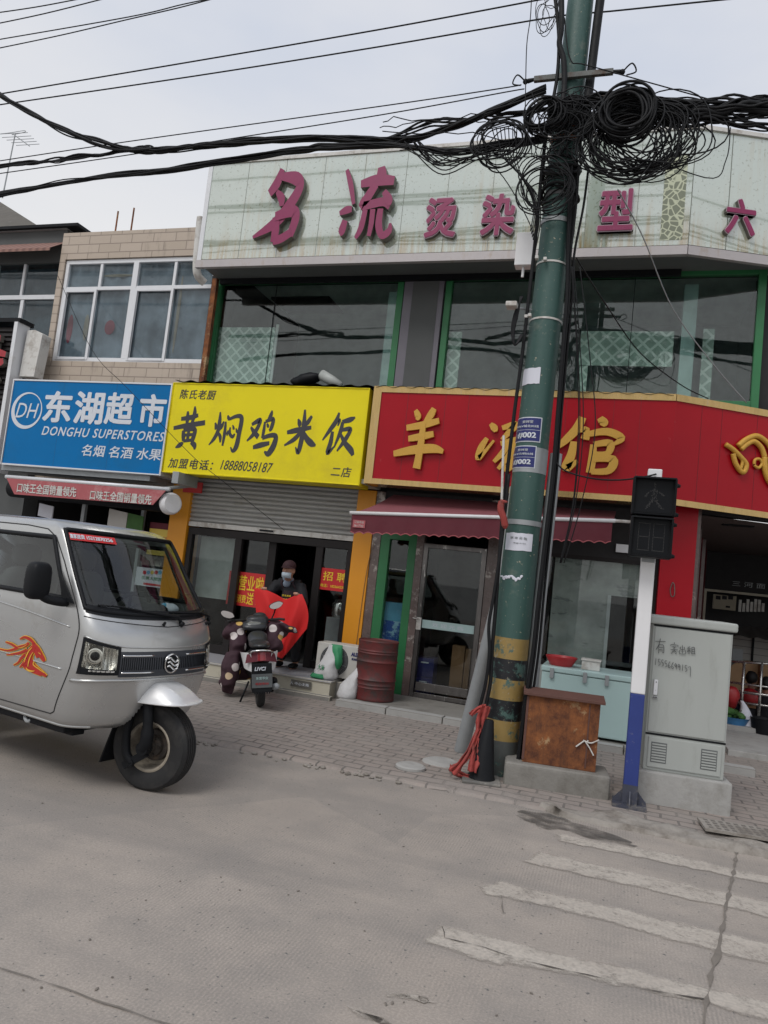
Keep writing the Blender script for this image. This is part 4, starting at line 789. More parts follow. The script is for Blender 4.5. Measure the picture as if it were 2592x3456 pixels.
for s in (0.005, 0.46, 1.0): mb = MB(); mb.obox(gpt(s, gz0, 0.0015), gdir, gn, Z, 0.008, 0.003, gz1-gz0); mb.build('panel_seam', 'pseam', gs)
panel('peeled_film', P(2240, 640, YS).x, P(2315, 640, YS).x, gz0+0.06, P(2300, 520, YS).z, YS-0.003, 'scroll', gs, 0.002)
GB = {
 '名': [[(46,2,5),(38,20,8),(24,34,6)],[(46,12,5),(78,16,9),(88,28,8),(70,52,9),(44,74,8),(0,92,2)],[(40,32,3),(52,42,7),(54,52,4)],[(44,66,6),(48,84,8),(46,100,6)],[(44,66,6),(80,60,8),(88,70,8),(80,92,7)],[(46,98,6),(62,96,6),(82,88,6)]],
 '流': [[(6,2,3),(16,22,4.5),(26,50,3)],[(2,62,3),(14,58,5.5),(24,57,4)],[(14,72,5),(10,86,6.5),(6,90,4)],[(70,2,6),(72,14,9),(70,20,5)],[(36,24,5),(66,20,8),(96,22,6)],[(64,26,6),(52,42,7),(44,54,6),(80,50,6),(94,56,6)],[(80,36,4),(90,48,7),(92,56,3)],[(50,60,4.5),(46,84,5),(38,98,3)],[(64,60,4.5),(64,80,4.5),(62,96,3.5)],[(78,60,5),(78,82,6),(86,96,5),(98,90,5),(98,80,2)]],
}
for s, x, y, w, h in (('名', 948, 695, 158, 255), ('流', 1240, 690, 185, 250)):
    c = P(x, y, YS-0.06); hh = h/ppm(c, Z); ww = w/ppm(c, X)
    mb = MB(); brush(mb, GB[s], lambda a, b, d: Vector((c.x+(a-50)/100*ww, YS-0.02-d, c.z-(b-50)/100*hh)), 0.07); mb.build('character', ['magenta', 'letterside'], gs)
M['lettertrim'] = mat('pale_pink_trim', (0.5, 0.36, 0.42), 0.5)
def salon(s, c, h, w, right):
    text(s, c, h*1.05, w*1.05, 'lettertrim', gs, name='letter_backing', right=right, bold=0.048, depth=0.055, sides='letterside')
    text(s, c+Vector(right).cross(Z)*0.052, h, w, 'magenta', gs, name='character', right=right, bold=0.026, depth=0.012)
for s, x, y, w, h in (('烫', 1490, 737, 105, 135), ('染', 1682, 728, 112, 140), ('造', 1888, 722, 108, 140), ('型', 2080, 712, 118, 140)):
    c = P(x, y, YS-0.03); salon(s, c+Vector((0, 0.03, 0)), h/ppm(c, Z), w/ppm(c, X), X)
c = PP(2498, 735, GP+gn*0.04, gn); salon('六', c-gn*0.04, 120/ppm(c, Z), 100/ppm(c, gdir), gdir)

# ================================================================== BEIGE BUILDING
YB_ = 9.80
b2 = thing('tiled_building', 'beige tiled upper storey with a wide white window over the blue sign', 'building', (-8.0, YB_, 0))
ex0, ex1 = P(190, 960, YB_).x, -6.30
wx0, wx1 = P(195, 1045, YB_).x, P(690, 1045, YB_).x+0.12
wz0, wz1 = P(420, 1222, YB_).z, P(450, 868, YB_).z
pz = P(420, 778, YB_).z
mb = MB(); mb.box(ex0, wx0, YB_, YB_+0.3, 2.6, pz); mb.box(wx0, wx1, YB_, YB_+0.3, wz1, pz); mb.box(wx0, wx1, YB_, YB_+0.3, 2.6, wz0); mb.box(wx1, ex1, YB_, YB_+0.3, 2.6, pz); mb.build('wall', 'beige', b2)
mb = MB(); mb.box(ex0+0.02, ex1, YB_+0.3, 16, pz-0.3, pz-0.1); mb.box(ex0+0.02, ex1, YB_+0.9, YB_+1.0, 2.9, 6.3); mb.build('roof', 'darkwall', b2)
fw = 0.065; mb = MB(); frame(mb, wx0+0.01, wx1-0.01, YB_+0.03, YB_+0.11, wz0+0.01, wz1-0.01, fw)
zm = P(440, 968, YB_).z; xm = P(435, 1045, YB_).x
mb.box(wx0+fw, wx1-fw, YB_+0.035, YB_+0.105, zm-0.03, zm+0.03); mb.box(xm-0.05, xm+0.05, YB_+0.028, YB_+0.112, wz0+fw, wz1-fw)
wd = mb.build('window', 'alu', b2, bevel=0.004)
xa, xb = P(335, 920, YB_).x, P(585, 920, YB_).x
xa2, xb2 = P(300, 1100, YB_).x, P(560, 1100, YB_).x
for x in (xa, xb): mb = MB(); mb.box(x-0.025, x+0.025, YB_+0.04, YB_+0.1, zm+0.03, wz1-fw); mb.build('mullion', 'alu', wd, bevel=0.003)
for (p, q) in ((wx0+fw, xa2+0.035), (xm+0.05, xb2+0.035)): mb = MB(); frame(mb, p, q, YB_+0.018, YB_+0.06, wz0+fw-0.03, zm-0.02, 0.045); mb.build('sash', 'alu', wd, bevel=0.003)
mb = MB(); mb.box(wx0+fw, wx1-fw, YB_+0.07, YB_+0.076, wz0+fw, wz1-fw); mb.build('pane', 'glassgrey', wd)
mb = MB(); mb.grid(lambda a, b: Vector((wx0+fw+(wx1-wx0-2*fw)*a, YB_+0.115+0.012*math.sin(a*70), wz0+(wz1-wz0)*b)), 160, 1); mb.build('curtain', 'curtain', b2)
random.seed(11)
mb = MB()
for m_i, (px, py, w, h) in enumerate(((235, 1110, 0.12, 0.5), (290, 1105, 0.1, 0.45), (370, 1105, 0.2, 0.25), (600, 1060, 0.06, 1.3), (400, 930, 0.6, 0.05))):
    c = P(px, py, YB_+0.098); mb.mi = m_i; mb.ell(c, (w/2, 0.008, h/2), 10, 8)
M['pinkcloth'] = mat('pink_cloth', (0.3, 0.06, 0.08), 0.8); M['tancloth'] = mat('tan_cloth', (0.35, 0.3, 0.22), 0.8)
mb.build('hung_clothes', ['pinkcloth', 'tancloth', 'pinkcloth', 'tancloth', 'tancloth'], b2)
mb = MB()
for px, py, h in ((393, 755, 0.22), (446, 750, 0.25)): c = P(px, py, YB_+0.2); mb.cyl(c-Z*0.3, c+Z*h, 0.014, None, 8)
mb.build('roof_post', 'rust', b2)
# downpipe on the joint
mb = MB(); mb.tube(smooth_pts([P(678, 735, 9.45), P(670, 810, 9.45), P(664, 890, 9.45), P(668, 930, 9.5), P(690, 955, 9.6)], 6), 0.062, 14)
tag(mb.build('drain_pipe', 'dirtywhite', smooth=True, auto=50), 'fat white plastic drain pipe at the end of the pale green fascia', 'pipe')
mb = MB(); mb.box(P(712, 1100, 9.6).x-0.05, P(712, 1100, 9.6).x+0.03, 9.55, 9.62, 4.1, 5.85); tag(mb.build('rusty_post', 'rust'), 'rust streaked white steel post between tiled wall and green window', 'post')
# ================================================================== LEFT BUILDING
YL = 9.95
b3 = thing('tiled_roof_building', 'low building with red tiled roof strip at the left edge of the view', 'building', (-11.0, YL, 0))
lx1 = P(205, 960, YL).x-0.02; zr0, zr1 = P(100, 870, YL).z, P(100, 800, YL).z
mb = MB(); mb.box(-16, lx1, YL, YL+0.3, zr0-0.1, zr1+0.18); mb.box(-16, lx1, YL, YL+0.3, 2.6, P(60, 1270, YL).z); mb.box(-16, lx1, YL+1.0, YL+1.1, 2.6, 6.8); mb.build('wall', 'innerwall', b3)
mb = MB(); mb.add([(-16, YL-0.35, zr0), (lx1+0.02, YL-0.35, zr0), (lx1+0.02, YL+0.25, zr1+0.06), (-16, YL+0.25, zr1+0.06), (-16, YL-0.35, zr0-0.05), (lx1+0.02, YL-0.35, zr0-0.05)], [(0, 1, 2, 3), (4, 5, 1, 0)]); mb.build('tiled_roof', 'rooftile', b3)
mb = MB(); mb.box(-16, lx1+0.02, YL-0.05, YL+0.4, zr1+0.1, P(100, 775, YL).z-0.03); mb.mi = 1; mb.box(-16, lx1+0.3, YL-0.12, YL+0.4, P(100, 775, YL).z-0.03, P(100, 775, YL).z+0.02); mb.build('flashing', ['galv', 'black'], b3)
lw0 = P(30, 1260, YL).z; lw1 = zr0-0.06
mb = MB(); zc = P(60, 1000, YL).z
for i in range(7): x = P(70, 940, YL).x-i*0.62+0.02; mb.box(x-0.025, x+0.025, YL+0.03, YL+0.09, zc, lw1)
for i in range(7): x = P(60, 1060, YL).x-i*0.75+0.02; mb.box(x-0.035, x+0.035, YL+0.03, YL+0.09, lw0, zc)
mb.box(-16, lx1, YL+0.02, YL+0.1, zc-0.05, zc+0.03); w3 = mb.build('window', 'alu', b3, bevel=0.004)
mb = MB(); mb.box(-16, lx1, YL+0.06, YL+0.066, lw0, lw1); mb.build('pane', 'glassgrey', w3)
M['tealcurtain'] = mat('teal_curtain', (0.07, 0.11, 0.13), 0.9, var=0.2); panel('curtain', -16, lx1, lw0, lw1, YL+0.25, 'tealcurtain', b3)
# hipped grey roof further back with an aerial
b4 = thing('hipped_roof_house', 'house with weathered grey hipped roof behind the red tiled roof', 'building', (-17, 17, 0))
pk = P(-30, 662, 19); e0 = P(165, 785, 15)
mb = MB(); mb.add([(-30, 15, e0.z), (e0.x, 15, e0.z), (e0.x, 24, e0.z), (-30, 24, e0.z), (pk.x-6, 19, pk.z), (pk.x, 19, pk.z)], [(0, 1, 5, 4), (1, 2, 5), (2, 3, 4, 5), (3, 0, 4)]); mb.build('roof', 'darkroof', b4)
mb = MB(); mb.box(-30, e0.x-0.4, 15.4, 23.6, 0, e0.z-0.02); mb.build('wall', 'innerwall', b4)
t = thing('tv_aerial', 'thin metal television aerial on a mast above the hipped roof', 'aerial', P(8, 660, 14))
mb = MB(); mb.cyl(P(8, 668, 14), P(52, 450, 14), 0.018, 0.014, 8); mb.build('mast', 'galv', t)
mb = MB(); a, b = P(38, 448, 14), P(100, 493, 14); mb.cyl(a, b, 0.012, None, 6)
for k in (0.05, 0.3, 0.5, 0.7, 0.9):
    c = a.lerp(b, k); d = Vector((0.24, 0.25, 0.16))*(1-0.3*k); mb.cyl(c-d, c+d, 0.008, None, 6)
mb.tube(smooth_pts([P(0, 452, 14), P(35, 448, 14), P(80, 441, 14), P(83, 446, 14), P(40, 455, 14)], 4), 0.008, 6); mb.build('boom', 'galv', t)
# black louvred sign with red raised character at the frame edge
t = thing('louvred_sign', 'black louvred sign board with red raised character at the left edge', 'shop sign', (P(20, 1300, 9.3).x-1, 9.6, 3.2))
x1 = P(42, 1200, 9.3).x
mb = MB(); zz = 3.0
while zz < P(50, 1095, 9.3).z-0.06: mb.add([(x1-3, 9.3, zz), (x1, 9.3, zz), (x1, 9.33, zz+0.075), (x1-3, 9.33, zz+0.075), (x1, 9.36, zz), (x1-3, 9.36, zz)], [(0, 1, 2, 3), (0, 1, 4, 5)]); zz += 0.08
mb.mi = 1; mb.box(x1-3, x1, 9.36, 9.45, 3.0, P(50, 1095, 9.3).z-0.05); mb.build('louvres', ['darkframe', 'black'], t)
mb = MB(); mb.box(x1, x1+0.07, 9.24, 9.5, 2.6, P(50, 1090, 9.3).z); mb.mi = 1; mb.box(x1-3, x1+0.1, 9.24, 9.55, P(50, 1090, 9.3).z, P(50, 1085, 9.3).z+0.04); mb.build('post', ['alu', 'black'], t)
c = P(-18, 1205, 9.25); mb = MB(); brush(mb, [[(0, 20, 6), (40, 12, 8), (70, 10, 7)], [(50, 0, 8), (56, 40, 8), (40, 70, 8)], [(0, 46, 7), (50, 40, 9), (100, 46, 6)], [(30, 60, 8), (80, 64, 9), (96, 60, 6)], [(40, 70, 7), (60, 90, 10), (80, 108, 8)]], lambda a, b, d: Vector((c.x+(a-50)/100*0.55, 9.28-d, c.z-(b-50)/100*0.75)), 0.08); M['redletter'] = mat('red_letter', (0.36, 0.02, 0.03), 0.4); mb.build('character', ['redletter', 'letterside'], t)
c0, c1 = P(64, 1270, 9.4), P(113, 1275, 9.4); zt = P(85, 1113, 9.4).z
mb = MB(); mb.prism([(c0.x, 9.4, c0.z), (c1.x, 9.4, c0.z), (c1.x+0.05, 9.4, zt-0.07), (c1.x-0.12, 9.4, zt), (c0.x+0.03, 9.4, zt-0.01)], (0, 0.2, 0)); tag(mb.build('light_box', 'dirtywhite', bevel=0.006), 'narrow white light box standing above the left end of the blue sign', 'light box')
# ---- supermarket front below the blue sign
sm = thing('supermarket_shop', 'dim shop front under the blue sign with goods and posters inside', 'shop front', (-7.8, YF, 0))
mb = MB(); mb.box(-12, -9.25, YF, YF+0.3, 0, 2.75); mb.box(-9.25, -6.45, YF+0.25, YF+0.3, 2.45, 2.75); mb.build('wall', 'innerwall', sm)
mb = MB()
for q in ([(-9.25, YF+0.3, 2.5), (-6.45, YF+0.3, 2.5), (-6.45, 14, 2.5), (-9.25, 14, 2.5)], [(-9.25, 13, 0), (-6.45, 13, 0), (-6.45, 13, 3), (-9.25, 13, 3)], [(-9.25, YF+0.3, 0.26), (-6.45, YF+0.3, 0.26), (-6.45, 14, 0.26), (-9.25, 14, 0.26)], [(-6.46, YF+0.3, 0), (-6.46, 14, 0), (-6.46, 14, 3), (-6.46, YF+0.3, 3)], [(-9.25, YF+0.3, 0), (-9.25, 14, 0), (-9.25, 14, 3), (-9.25, YF+0.3, 3)]):
    mb.add(q, [(0, 1, 2, 3)])
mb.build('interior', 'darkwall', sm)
mb = MB(); mb.box(-9.2, -6.5, 9.05, 9.5, 2.62, 2.70); mb.box(-8.1, -7.2, YF, YF+0.06, 2.24, 2.29); mb.box(-8.1, -8.04, YF, YF+0.06, 0.26, 2.24); mb.box(-7.0, -6.95, YF, YF+0.06, 0.26, 2.4); mb.build('shop_frame', 'galv', sm)
poster('sausage_poster', 'yellow and dark red food poster beside the orange pillar', 508, 1765, 583, 1880, YF-0.03, 'posteryellow', [('美味烤肠', 0.62, 0.45, 0.11, 0.6, 'redplain'), ('优惠来！', 0.62, 0.66, 0.11, 0.6, 'redplain')])
mb = MB(); a, b = P(508, 1762, YF-0.036), P(583, 1790, YF-0.036); mb.box(a.x, b.x, YF-0.036, YF-0.034, b.z, a.z); o = mb.build('poster_header', 'maroon', bpy.data.objects['sausage_poster'])
po = poster('price_poster', 'white poster with rows of coloured round dots seen through the windscreen', 462, 1912, 545, 1985, YF-0.05, 'paper', [('优惠大酬宾', 0.6, 0.55, 0.2, 0.75, 'sackgreen')])
mb = MB()
for i in range(5):
    c = P(488+i*13, 1932, YF-0.052); mb.mi = i % 3; mb.lathe([(0.0, 0.003), (0.03, 0.003), (0.03, 0)], c+Vector((0, 0.0, 0)), (0, -1, 0), 14)
mb.mi = 0; a, b = P(484, 1966, YF-0.053), P(540, 1980, YF-0.053); mb.box(a.x, b.x, YF-0.055, YF-0.053, b.z, a.z)
mb.build('dots', ['redplain', 'skyblue', 'posteryellow'], po)
mb = MB(); a, b = P(480, 1872, YF-0.04), P(560, 1915, YF-0.04); mb.box(a.x, b.x, YF-0.04, YF-0.03, b.z, a.z); tag(mb.build('striped_poster', 'marble'), 'dark red and white picture poster above the dotted poster', 'poster')
random.seed(5)
for px, py, w, h, m, lab, nm in ((395, 1770, 0.34, 0.42, 'whitetile', 'white display board hanging over the supermarket door', 'display_board'), (455, 1775, 0.28, 0.34, 'greenveg', 'green picture board beside the white display board', 'picture_board'), (155, 1725, 0.28, 0.2, 'paper', 'small crumpled notice hanging above the trike roof', 'notice')):
    c = P(px, py, YF-0.15); mb = MB(); mb.obox(c-Z*h/2, Vector((1, 0, -0.12)).normalized(), Y_, Z, w, 0.02, h); tag(mb.build(nm, m), lab, nm.replace('_', ' '))
# rolled awning of the supermarket
aw = thing('rolled_awning', 'rolled awning with faded red lettered valance and round white end cap', 'awning', (-7.3, 9.0, 2.4))
Ya = 8.9
A = lambda px, py, y=Ya: P(px, py, y)
mb = MB(); tl, tr, br_, bl = A(22, 1613), A(560, 1655), A(515, 1704), A(48, 1668); mb.prism([tl, tr, br_, bl], (0, 0.012, 0)); mb.build('valance', 'pinkbanner', aw)
zt = (tl.z+tr.z)/2; dr = (tr-tl).normalized(); upv = Vector((0, -1, 0)).cross(dr)*-1 if False else dr.cross(Vector((0, 1, 0)))*-1
upv = Vector((-dr.z, 0, dr.x))
for px, py, w in ((157, 1653, 200), (407, 1678, 208)):
    c = A(px, py, Ya-0.002); text('口味王全国销量领先', c, 34/ppm(c, Z), w/ppm(c, X), 'dirtywhite', aw, right=dr, up=upv, bold=0.02, depth=0.004)
mb = MB(); mb.tube([tl+Vector((-0.03, 0.02, 0.02)), tr+Vector((0.05, 0.02, 0.02))], 0.03, 12); mb.build('front_bar', 'alu', aw, smooth=True)
mb = MB(); ec = A(592, 1700, 9.02); mb.lathe([(0.0, 0.05), (0.13, 0.05), (0.15, 0.03), (0.158, 0), (0.158, -0.06), (0.14, -0.08)], ec+Vector((-0.1, 0.05, 0)), Vector((0.9, -0.45, 0.05)), 30); mb.build('end_cap', 'white', aw, smooth=True, auto=35)
mb = MB(); mb.tube([ec+Vector((-0.12, 0.09, 0.0)), Vector((-9.0, 9.13, ec.z+0.03))], 0.135, 20); mb.build('roll', 'black', aw, smooth=True)
mb = MB(); c = A(625, 1620, 9.1); mb.obox(c-Z*0.08, X, Y_, Z, 0.1, 0.5, 0.16); mb.tube([A(545, 1650, 8.95), A(640, 1640, 9.3)], 0.025, 8); mb.build('bracket', 'galv', aw)
mb = MB(); c = A(645, 1640, YF-0.08); mb.box(c.x-0.12, c.x+0.2, YF-0.1, YF-0.08, c.z-0.1, c.z+0.06); tag(mb.build('red_sticker', 'redplain'), 'red and yellow paper pasted at the top of the left orange pillar', 'sticker')
# maroon fixed awning
am = thing('maroon_awning', 'maroon canvas awning with white front bar and scalloped valance under red sign', 'awning', (-1.6, 9.0, 2.3))
Yw = 8.62; al, ar = P(1189, 1731, Yw), P(2068, 1757, Yw); bl2, br2 = P(1262, 1683, YF-0.08), P(2085, 1725, YF-0.08)
bz = 2.74
f0 = lambda a: al.lerp(ar, a)
mb = MB(); mb.grid(lambda a, b: f0(a).lerp(Vector((al.x+0.22+(ar.x-al.x-0.2)*a, YF-0.1, bz)), b) - Z*0.03*math.sin(math.pi*b), 30, 8); mb.build('canvas', 'maroontop', am, smooth=True)
mb = MB(); mb.tube([al+Vector((-0.03, 0, 0)), ar+Vector((0.03, 0, 0))], 0.022, 12); mb.build('front_bar', 'white', am, smooth=True)
hv = 0.215
def val(a, b):
    p = f0(a); zz = hv*b + (0.022*(1-abs(math.cos(a*math.pi*26)))*b if True else 0)
    return p + Vector((0, 0.006*math.sin(a*60)*b, -0.02-zz))
mb = MB(); mb.grid(val, 520, 6); mb.build('valance', 'maroon', am, smooth=True)
mb = MB(); mb.tube([val(i/520, 1.0)+Vector((0, -0.003, 0)) for i in range(521)], 0.006, 5); mb.build('scalloped_edge', 'pinkbanner', am)
c = P(1212, 1769, Yw-0.006); mb = MB(); mb.box(c.x-0.08, c.x+0.08, Yw-0.012, Yw-0.008, c.z-0.045, c.z+0.05); mb.build('patch', 'pinkbanner', am)
text('订做电话', c+Vector((0, -0.005, 0.025)), 0.03, 0.12, 'dirtywhite', am, depth=0.003); text('36-17762', c+Vector((0, -0.005, -0.02)), 0.028, 0.12, 'dirtywhite', am, depth=0.003)
mb = MB(); mb.tube([ar+Vector((-0.1, 0.02, 0)), Vector((0.3, YF-0.15, 2.62))], 0.018, 8); mb.build('arm', 'dirtywhite', am)
mb = MB(); mb.box(-0.05, 0.44, YF-0.06, YF-0.02, 2.24, 2.34); mb.build('wall_rail', 'alu', am)
# ================================================================== UTILITY POLE AND WHAT HANGS ON IT
pb0, pb1 = Vector((-0.885, 6.78, 0)), Vector((-0.745, 6.78, 9.2))
def paxis(z): return pb0.lerp(pb1, z/9.2)
def prad(z): return 0.168 - 0.0062*z
pole = thing('utility_pole', 'tall green painted concrete pole with worn yellow and black bands, wrapped in cables', 'pole', (pb0.x, pb0.y, 0))
zb = [0.0] + [P(1690, y, 6.62).z for y in (2502, 2432, 2362, 2292, 2222, 2150)]
names = ['polebottom', 'poleyellow', 'poleblack', 'poleyellow', 'poleblack', 'poleyellow']
mb = MB()
def seg(z0, z1, k): mb.mi = k; n = max(1, int((z1-z0)/0.15)); mb.tube([paxis(z0+(z1-z0)*i/n) for i in range(n+1)], [prad(z0+(z1-z0)*i/n) for i in range(n+1)], 32, cap=False)
for i in range(6): seg(zb[i], zb[i+1], i)
seg(zb[6], 9.2, 6); mb.build('shaft', names+['pole'], pole, smooth=True)
def wrap(name, px0, py0, px1, py1, m, parent=None, th=0.004, jag=0.0, lab=None, cat=None):
    """a thin sheet bent round the pole between two photo corners"""
    a, b = P(px0, py0, 6.62), P(px1, py1, 6.62); z1, z0 = a.z, b.z
    def ang(x, z): return math.asin(max(-1, min(1, (x-paxis(z).x)/(prad(z)+th))))
    view = math.atan2(paxis(2).x, paxis(2).y)
    def fn(s, t):
        z = z0+(z1-z0)*t; x = a.x+(b.x-a.x)*s; aa = ang(x, z)
        if jag: z += jag*noise.noise((s*5, t*5, px0*0.1))
        r = prad(z)+th; c = paxis(z); return Vector((c.x+r*math.sin(aa), c.y-r*math.cos(aa), z))
    mb = MB(); mb.grid(fn, 16, 8); o = mb.build(name, m, parent)
    if lab: OFF[o.name] = Vector((0, 0, 0)); tag(o, lab, cat)
    return o, fn, (a, b)
def wtext(body, fn, u, v, h, w, m, parent, H, Wd, bold=0.01):
    def bend(a, b, d):
        p = fn(u+a/Wd, v+b/H); q = Vector((p.x, p.y, 0)) - Vector((paxis(p.z).x, paxis(p.z).y, 0)); q = q.normalized(); return p+q*(0.0015+d)
    text(body, (0, 0, 0), h*H, w*Wd, m, parent, depth=0.002, bold=bold, bend=bend)
for (q, lab, l2) in (((1737, 1404, 1822, 1492), 'upper blue number plate on the green pole', '10kV城北05线'), ((1721, 1500, 1804, 1580), 'lower blue number plate on the green pole', '10kV光明05线')):
    o, fn, (a, b) = wrap('number_plate', *q, 'whiteink', None, 0.004, 0, lab, 'plate'); o['group'] = 'number plates on the utility pole'
    Wd, H = b.x-a.x, a.z-b.z
    def fi(s, t, fn=fn): p = fn(0.035+0.93*s, 0.04+0.92*t); q = Vector((p.x-paxis(p.z).x, p.y-paxis(p.z).y, 0)).normalized(); return p+q*0.003
    mb = MB(); mb.grid(fi, 14, 8); mb.build('plate_field', 'navy', o)
    wtext('#002', fi, 0.5, 0.24, 0.27, 0.72, 'whiteink', o, H, Wd, 0.035); wtext('景祥堂', fi, 0.5, 0.83, 0.12, 0.42, 'whiteink', o, H, Wd); wtext(l2, fi, 0.5, 0.64, 0.11, 0.85, 'whiteink', o, H, Wd)
    def fl(s, t, fn=fn): p = fn(0.035+0.93*s, 0.47+0.012*t); q = Vector((p.x-paxis(p.z).x, p.y-paxis(p.z).y, 0)).normalized(); return p+q*0.0045
    mb = MB(); mb.grid(fl, 14, 1); mb.build('plate_line', 'whiteink', o)
o, fn, (a, b) = wrap('paper_notice', 1706, 1795, 1792, 1862, 'paper', None, 0.005, 0.006, 'white paper notice with faint grey print pasted on the green pole', 'notice')
wtext('饭 店 出 租', fn, 0.5, 0.72, 0.14, 0.62, 'galv', o, a.z-b.z, b.x-a.x); wtext('电话15156', fn, 0.55, 0.42, 0.06, 0.45, 'galv', o, a.z-b.z, b.x-a.x)
wrap('torn_sticker', 1762, 1238, 1820, 1294, 'paper', None, 0.005, 0.01, 'blank white torn sticker high on the green pole', 'sticker')
mb = MB(); random.seed(21)
for k in range(9):
    x, y = 1690+k*8.5, 1950+6*math.sin(k*1.3)+(k < 3)*(-6); c = P(x, y, 6.6); z = c.z; r = prad(z)+0.003; aa = math.asin(max(-1, min(1, (c.x-paxis(z).x)/r)))
    p = Vector((paxis(z).x+r*math.sin(aa), paxis(z).y-r*math.cos(aa), z)); mb.ell(p, (0.016, 0.004, random.uniform(0.008, 0.02)), 8, 5, None, 0.5, 60)
tag(mb.build('paper_scrap', 'paper'), 'white torn scraps of a bill left on the pole below the paper notice', 'paper scrap')
def band(z, h, m, e=0.006, nm='clamp_band', par=None):
    mb = MB(); mb.tube([paxis(z), paxis(z+h)], [prad(z)+e, prad(z+h)+e], 32, cap=False); return mb.build(nm, m, par or pole, smooth=True)
for py, m in ((880, 'dirtywhite'), (1072, 'dirtywhite'), (1775, 'galv'), (652, 'greyfabric'), (740, 'galv')):
    z = P(1820, py, 6.62).z; band(z, 0.018 if m == 'dirtywhite' else 0.045, m)
band(P(1750, 1590, 6.62).z, 0.23, 'galv', 0.002, 'faded_wrap')
for z in (5.85, 5.98): band(z, 0.05, 'rust', 0.012)
mb = MB()
for px, py in ((1812, 871), (1840, 876), (1788, 1066), (1776, 1070)): c = P(px, py, 6.60); mb.obox(c-Z*0.012, X, Y_, Z, 0.03, 0.05, 0.028)
mb.build('band_buckle', 'dirtywhite', pole, bevel=0.003)
za = P(1850, 283, 6.7).z
mb = MB(); mb.box(-1.12, -0.40, 6.60, 6.64, za-0.025, za+0.025); mb.build('cross_bar', 'oldsteel', pole, bevel=0.004); mb = MB(); mb.box(-1.12, -0.40, 6.92, 6.96, za-0.025, za+0.025); mb.build('cross_bar', 'oldsteel', pole, bevel=0.004)
for x in (-1.12, -0.40):
    s_ = -1 if x < -0.8 else 1; mb = MB(); mb.cyl((x, 6.62, za), (x+s_*0.06, 6.62, za-0.01), 0.016, 0.022, 10); mb.ell((x+s_*0.08, 6.62, za-0.012), (0.026, 0.026, 0.026), 10, 8); mb.tube(smooth_pts([(x+s_*0.09, 6.62, za), (x+s_*0.16, 6.6, za+0.05), (x+s_*0.2, 6.62, za-0.02), (x+s_*0.12, 6.6, za-0.06)], 5), 0.007, 6); mb.build('insulator', 'black', pole)
# galvanised pipe leaning in front on the left, cable pipe on the right
gp = [P(1562, 2530, 7.2), P(1600, 2330, 7.05), P(1640, 2120, 6.98), P(1680, 1900, 6.92)]
g0 = G(1556, 2535, PZ); mb = MB(); mb.tube([g0, g0.lerp(Vector((-0.98, 6.93, 1.85)), 0.5), Vector((-0.98, 6.93, 1.85)), Vector((-0.965, 6.95, 2.6))], 0.068, 18)
tag(mb.build('leaning_pipe', 'galv', smooth=True, auto=40), 'grey galvanised pipe leaning against the left side of the green pole', 'pipe')
mb = MB(); mb.tube([(-0.66, 6.86, PZ), (-0.655, 6.86, 1.6), (-0.625, 6.86, 2.92)], [0.062, 0.06, 0.055], 16)
tag(mb.build('cable_pipe', 'galv', smooth=True, auto=40), 'dark grey steel pipe taking cables down on the right of the pole', 'pipe')
def cable(name, label, pxs, r, Y=6.6, cat='cable', group=None, m='cable', n=6, sides=6, tag_=True, wob=0.0):
    pts = [P(p[0], p[1], p[2] if len(p) > 2 else Y) for p in pxs]; q = smooth_pts(pts, n) if len(pts) > 2 else [pts[0].lerp(pts[1], i/12) for i in range(13)]
    if wob: q = [p+Vector((0, noise.noise(p*9), noise.noise(p*9+Vector((5, 0, 0)))))*wob for p in q]
    mb = MB(); mb.tube(q, r, sides); o = mb.build(name, m, smooth=True)
    return tag(o, label, cat, group) if tag_ else o
G1 = 'power lines over the street'
# power lines, top down
cable('power_line', 'topmost short power line across the upper left corner of the sky', [(-60, 50), (120, 24), (300, -10)], 0.0085, 7.6, 'power line', G1)
cable('power_line', 'second power line from the top in the upper left corner', [(-60, 90), (150, 46), (380, -12)], 0.0085, 7.6, 'power line', G1)
cable('power_line', 'upper strand of two power lines that close together toward top centre', [(-60, 143), (430, 58), (620, 14), (760, -14)], 0.008, 7.6, 'power line', G1)
cable('power_line', 'lower strand of two power lines that close together toward top centre', [(-60, 174), (200, 120), (430, 66), (600, 27), (740, -10)], 0.008, 7.5, 'power line', G1)
cable('power_line', 'long power line rising to the pole top, upper of the middle pair', [(-60, 327), (648, 208), (1296, 97), (1880, -12)], 0.0085, 6.75, 'power line', G1)
for k, (yw, zw) in enumerate(((2.0, 9.3), (2.1, 9.62), (1.8, 9.95), (2.3, 10.15), (1.9, 10.6), (2.0, 10.75), (2.2, 11.15), (1.9, 11.5), (-1.0, 11.2), (-1.2, 13.0))):
    mb = MB(); mb.tube([p+Vector((0, 0, noise.noise(p*3)*0.02)) for p in sag((-26, yw-0.25, zw+0.5*(k % 3)), (20, yw+0.3, zw+0.6*((k+1) % 3)), 0.9, 120)], 0.026, 5)
    tag(mb.build('street_line', 'cable', smooth=True), 'black line strung high over the road, seen mirrored in the pale green fascia', 'power line', 'lines strung over the road mirrored in the fascia')
cable('power_line', 'long power line reaching behind the pole, lower of the middle pair', [(-60, 362), (648, 258), (1296, 155), (1870, 57), (2060, 38), (2700, -25), (3600, -90)], 0.0085, 6.95, 'power line', G1)
G2 = 'thin telephone wires to the pole bracket'
cable('telephone_wire', 'upper thin twisted wire from the left to the pole bracket', [(-60, 552), (430, 478), (1296, 357), (1680, 300), (1760, 286)], 0.006, 6.62, 'wire', G2)
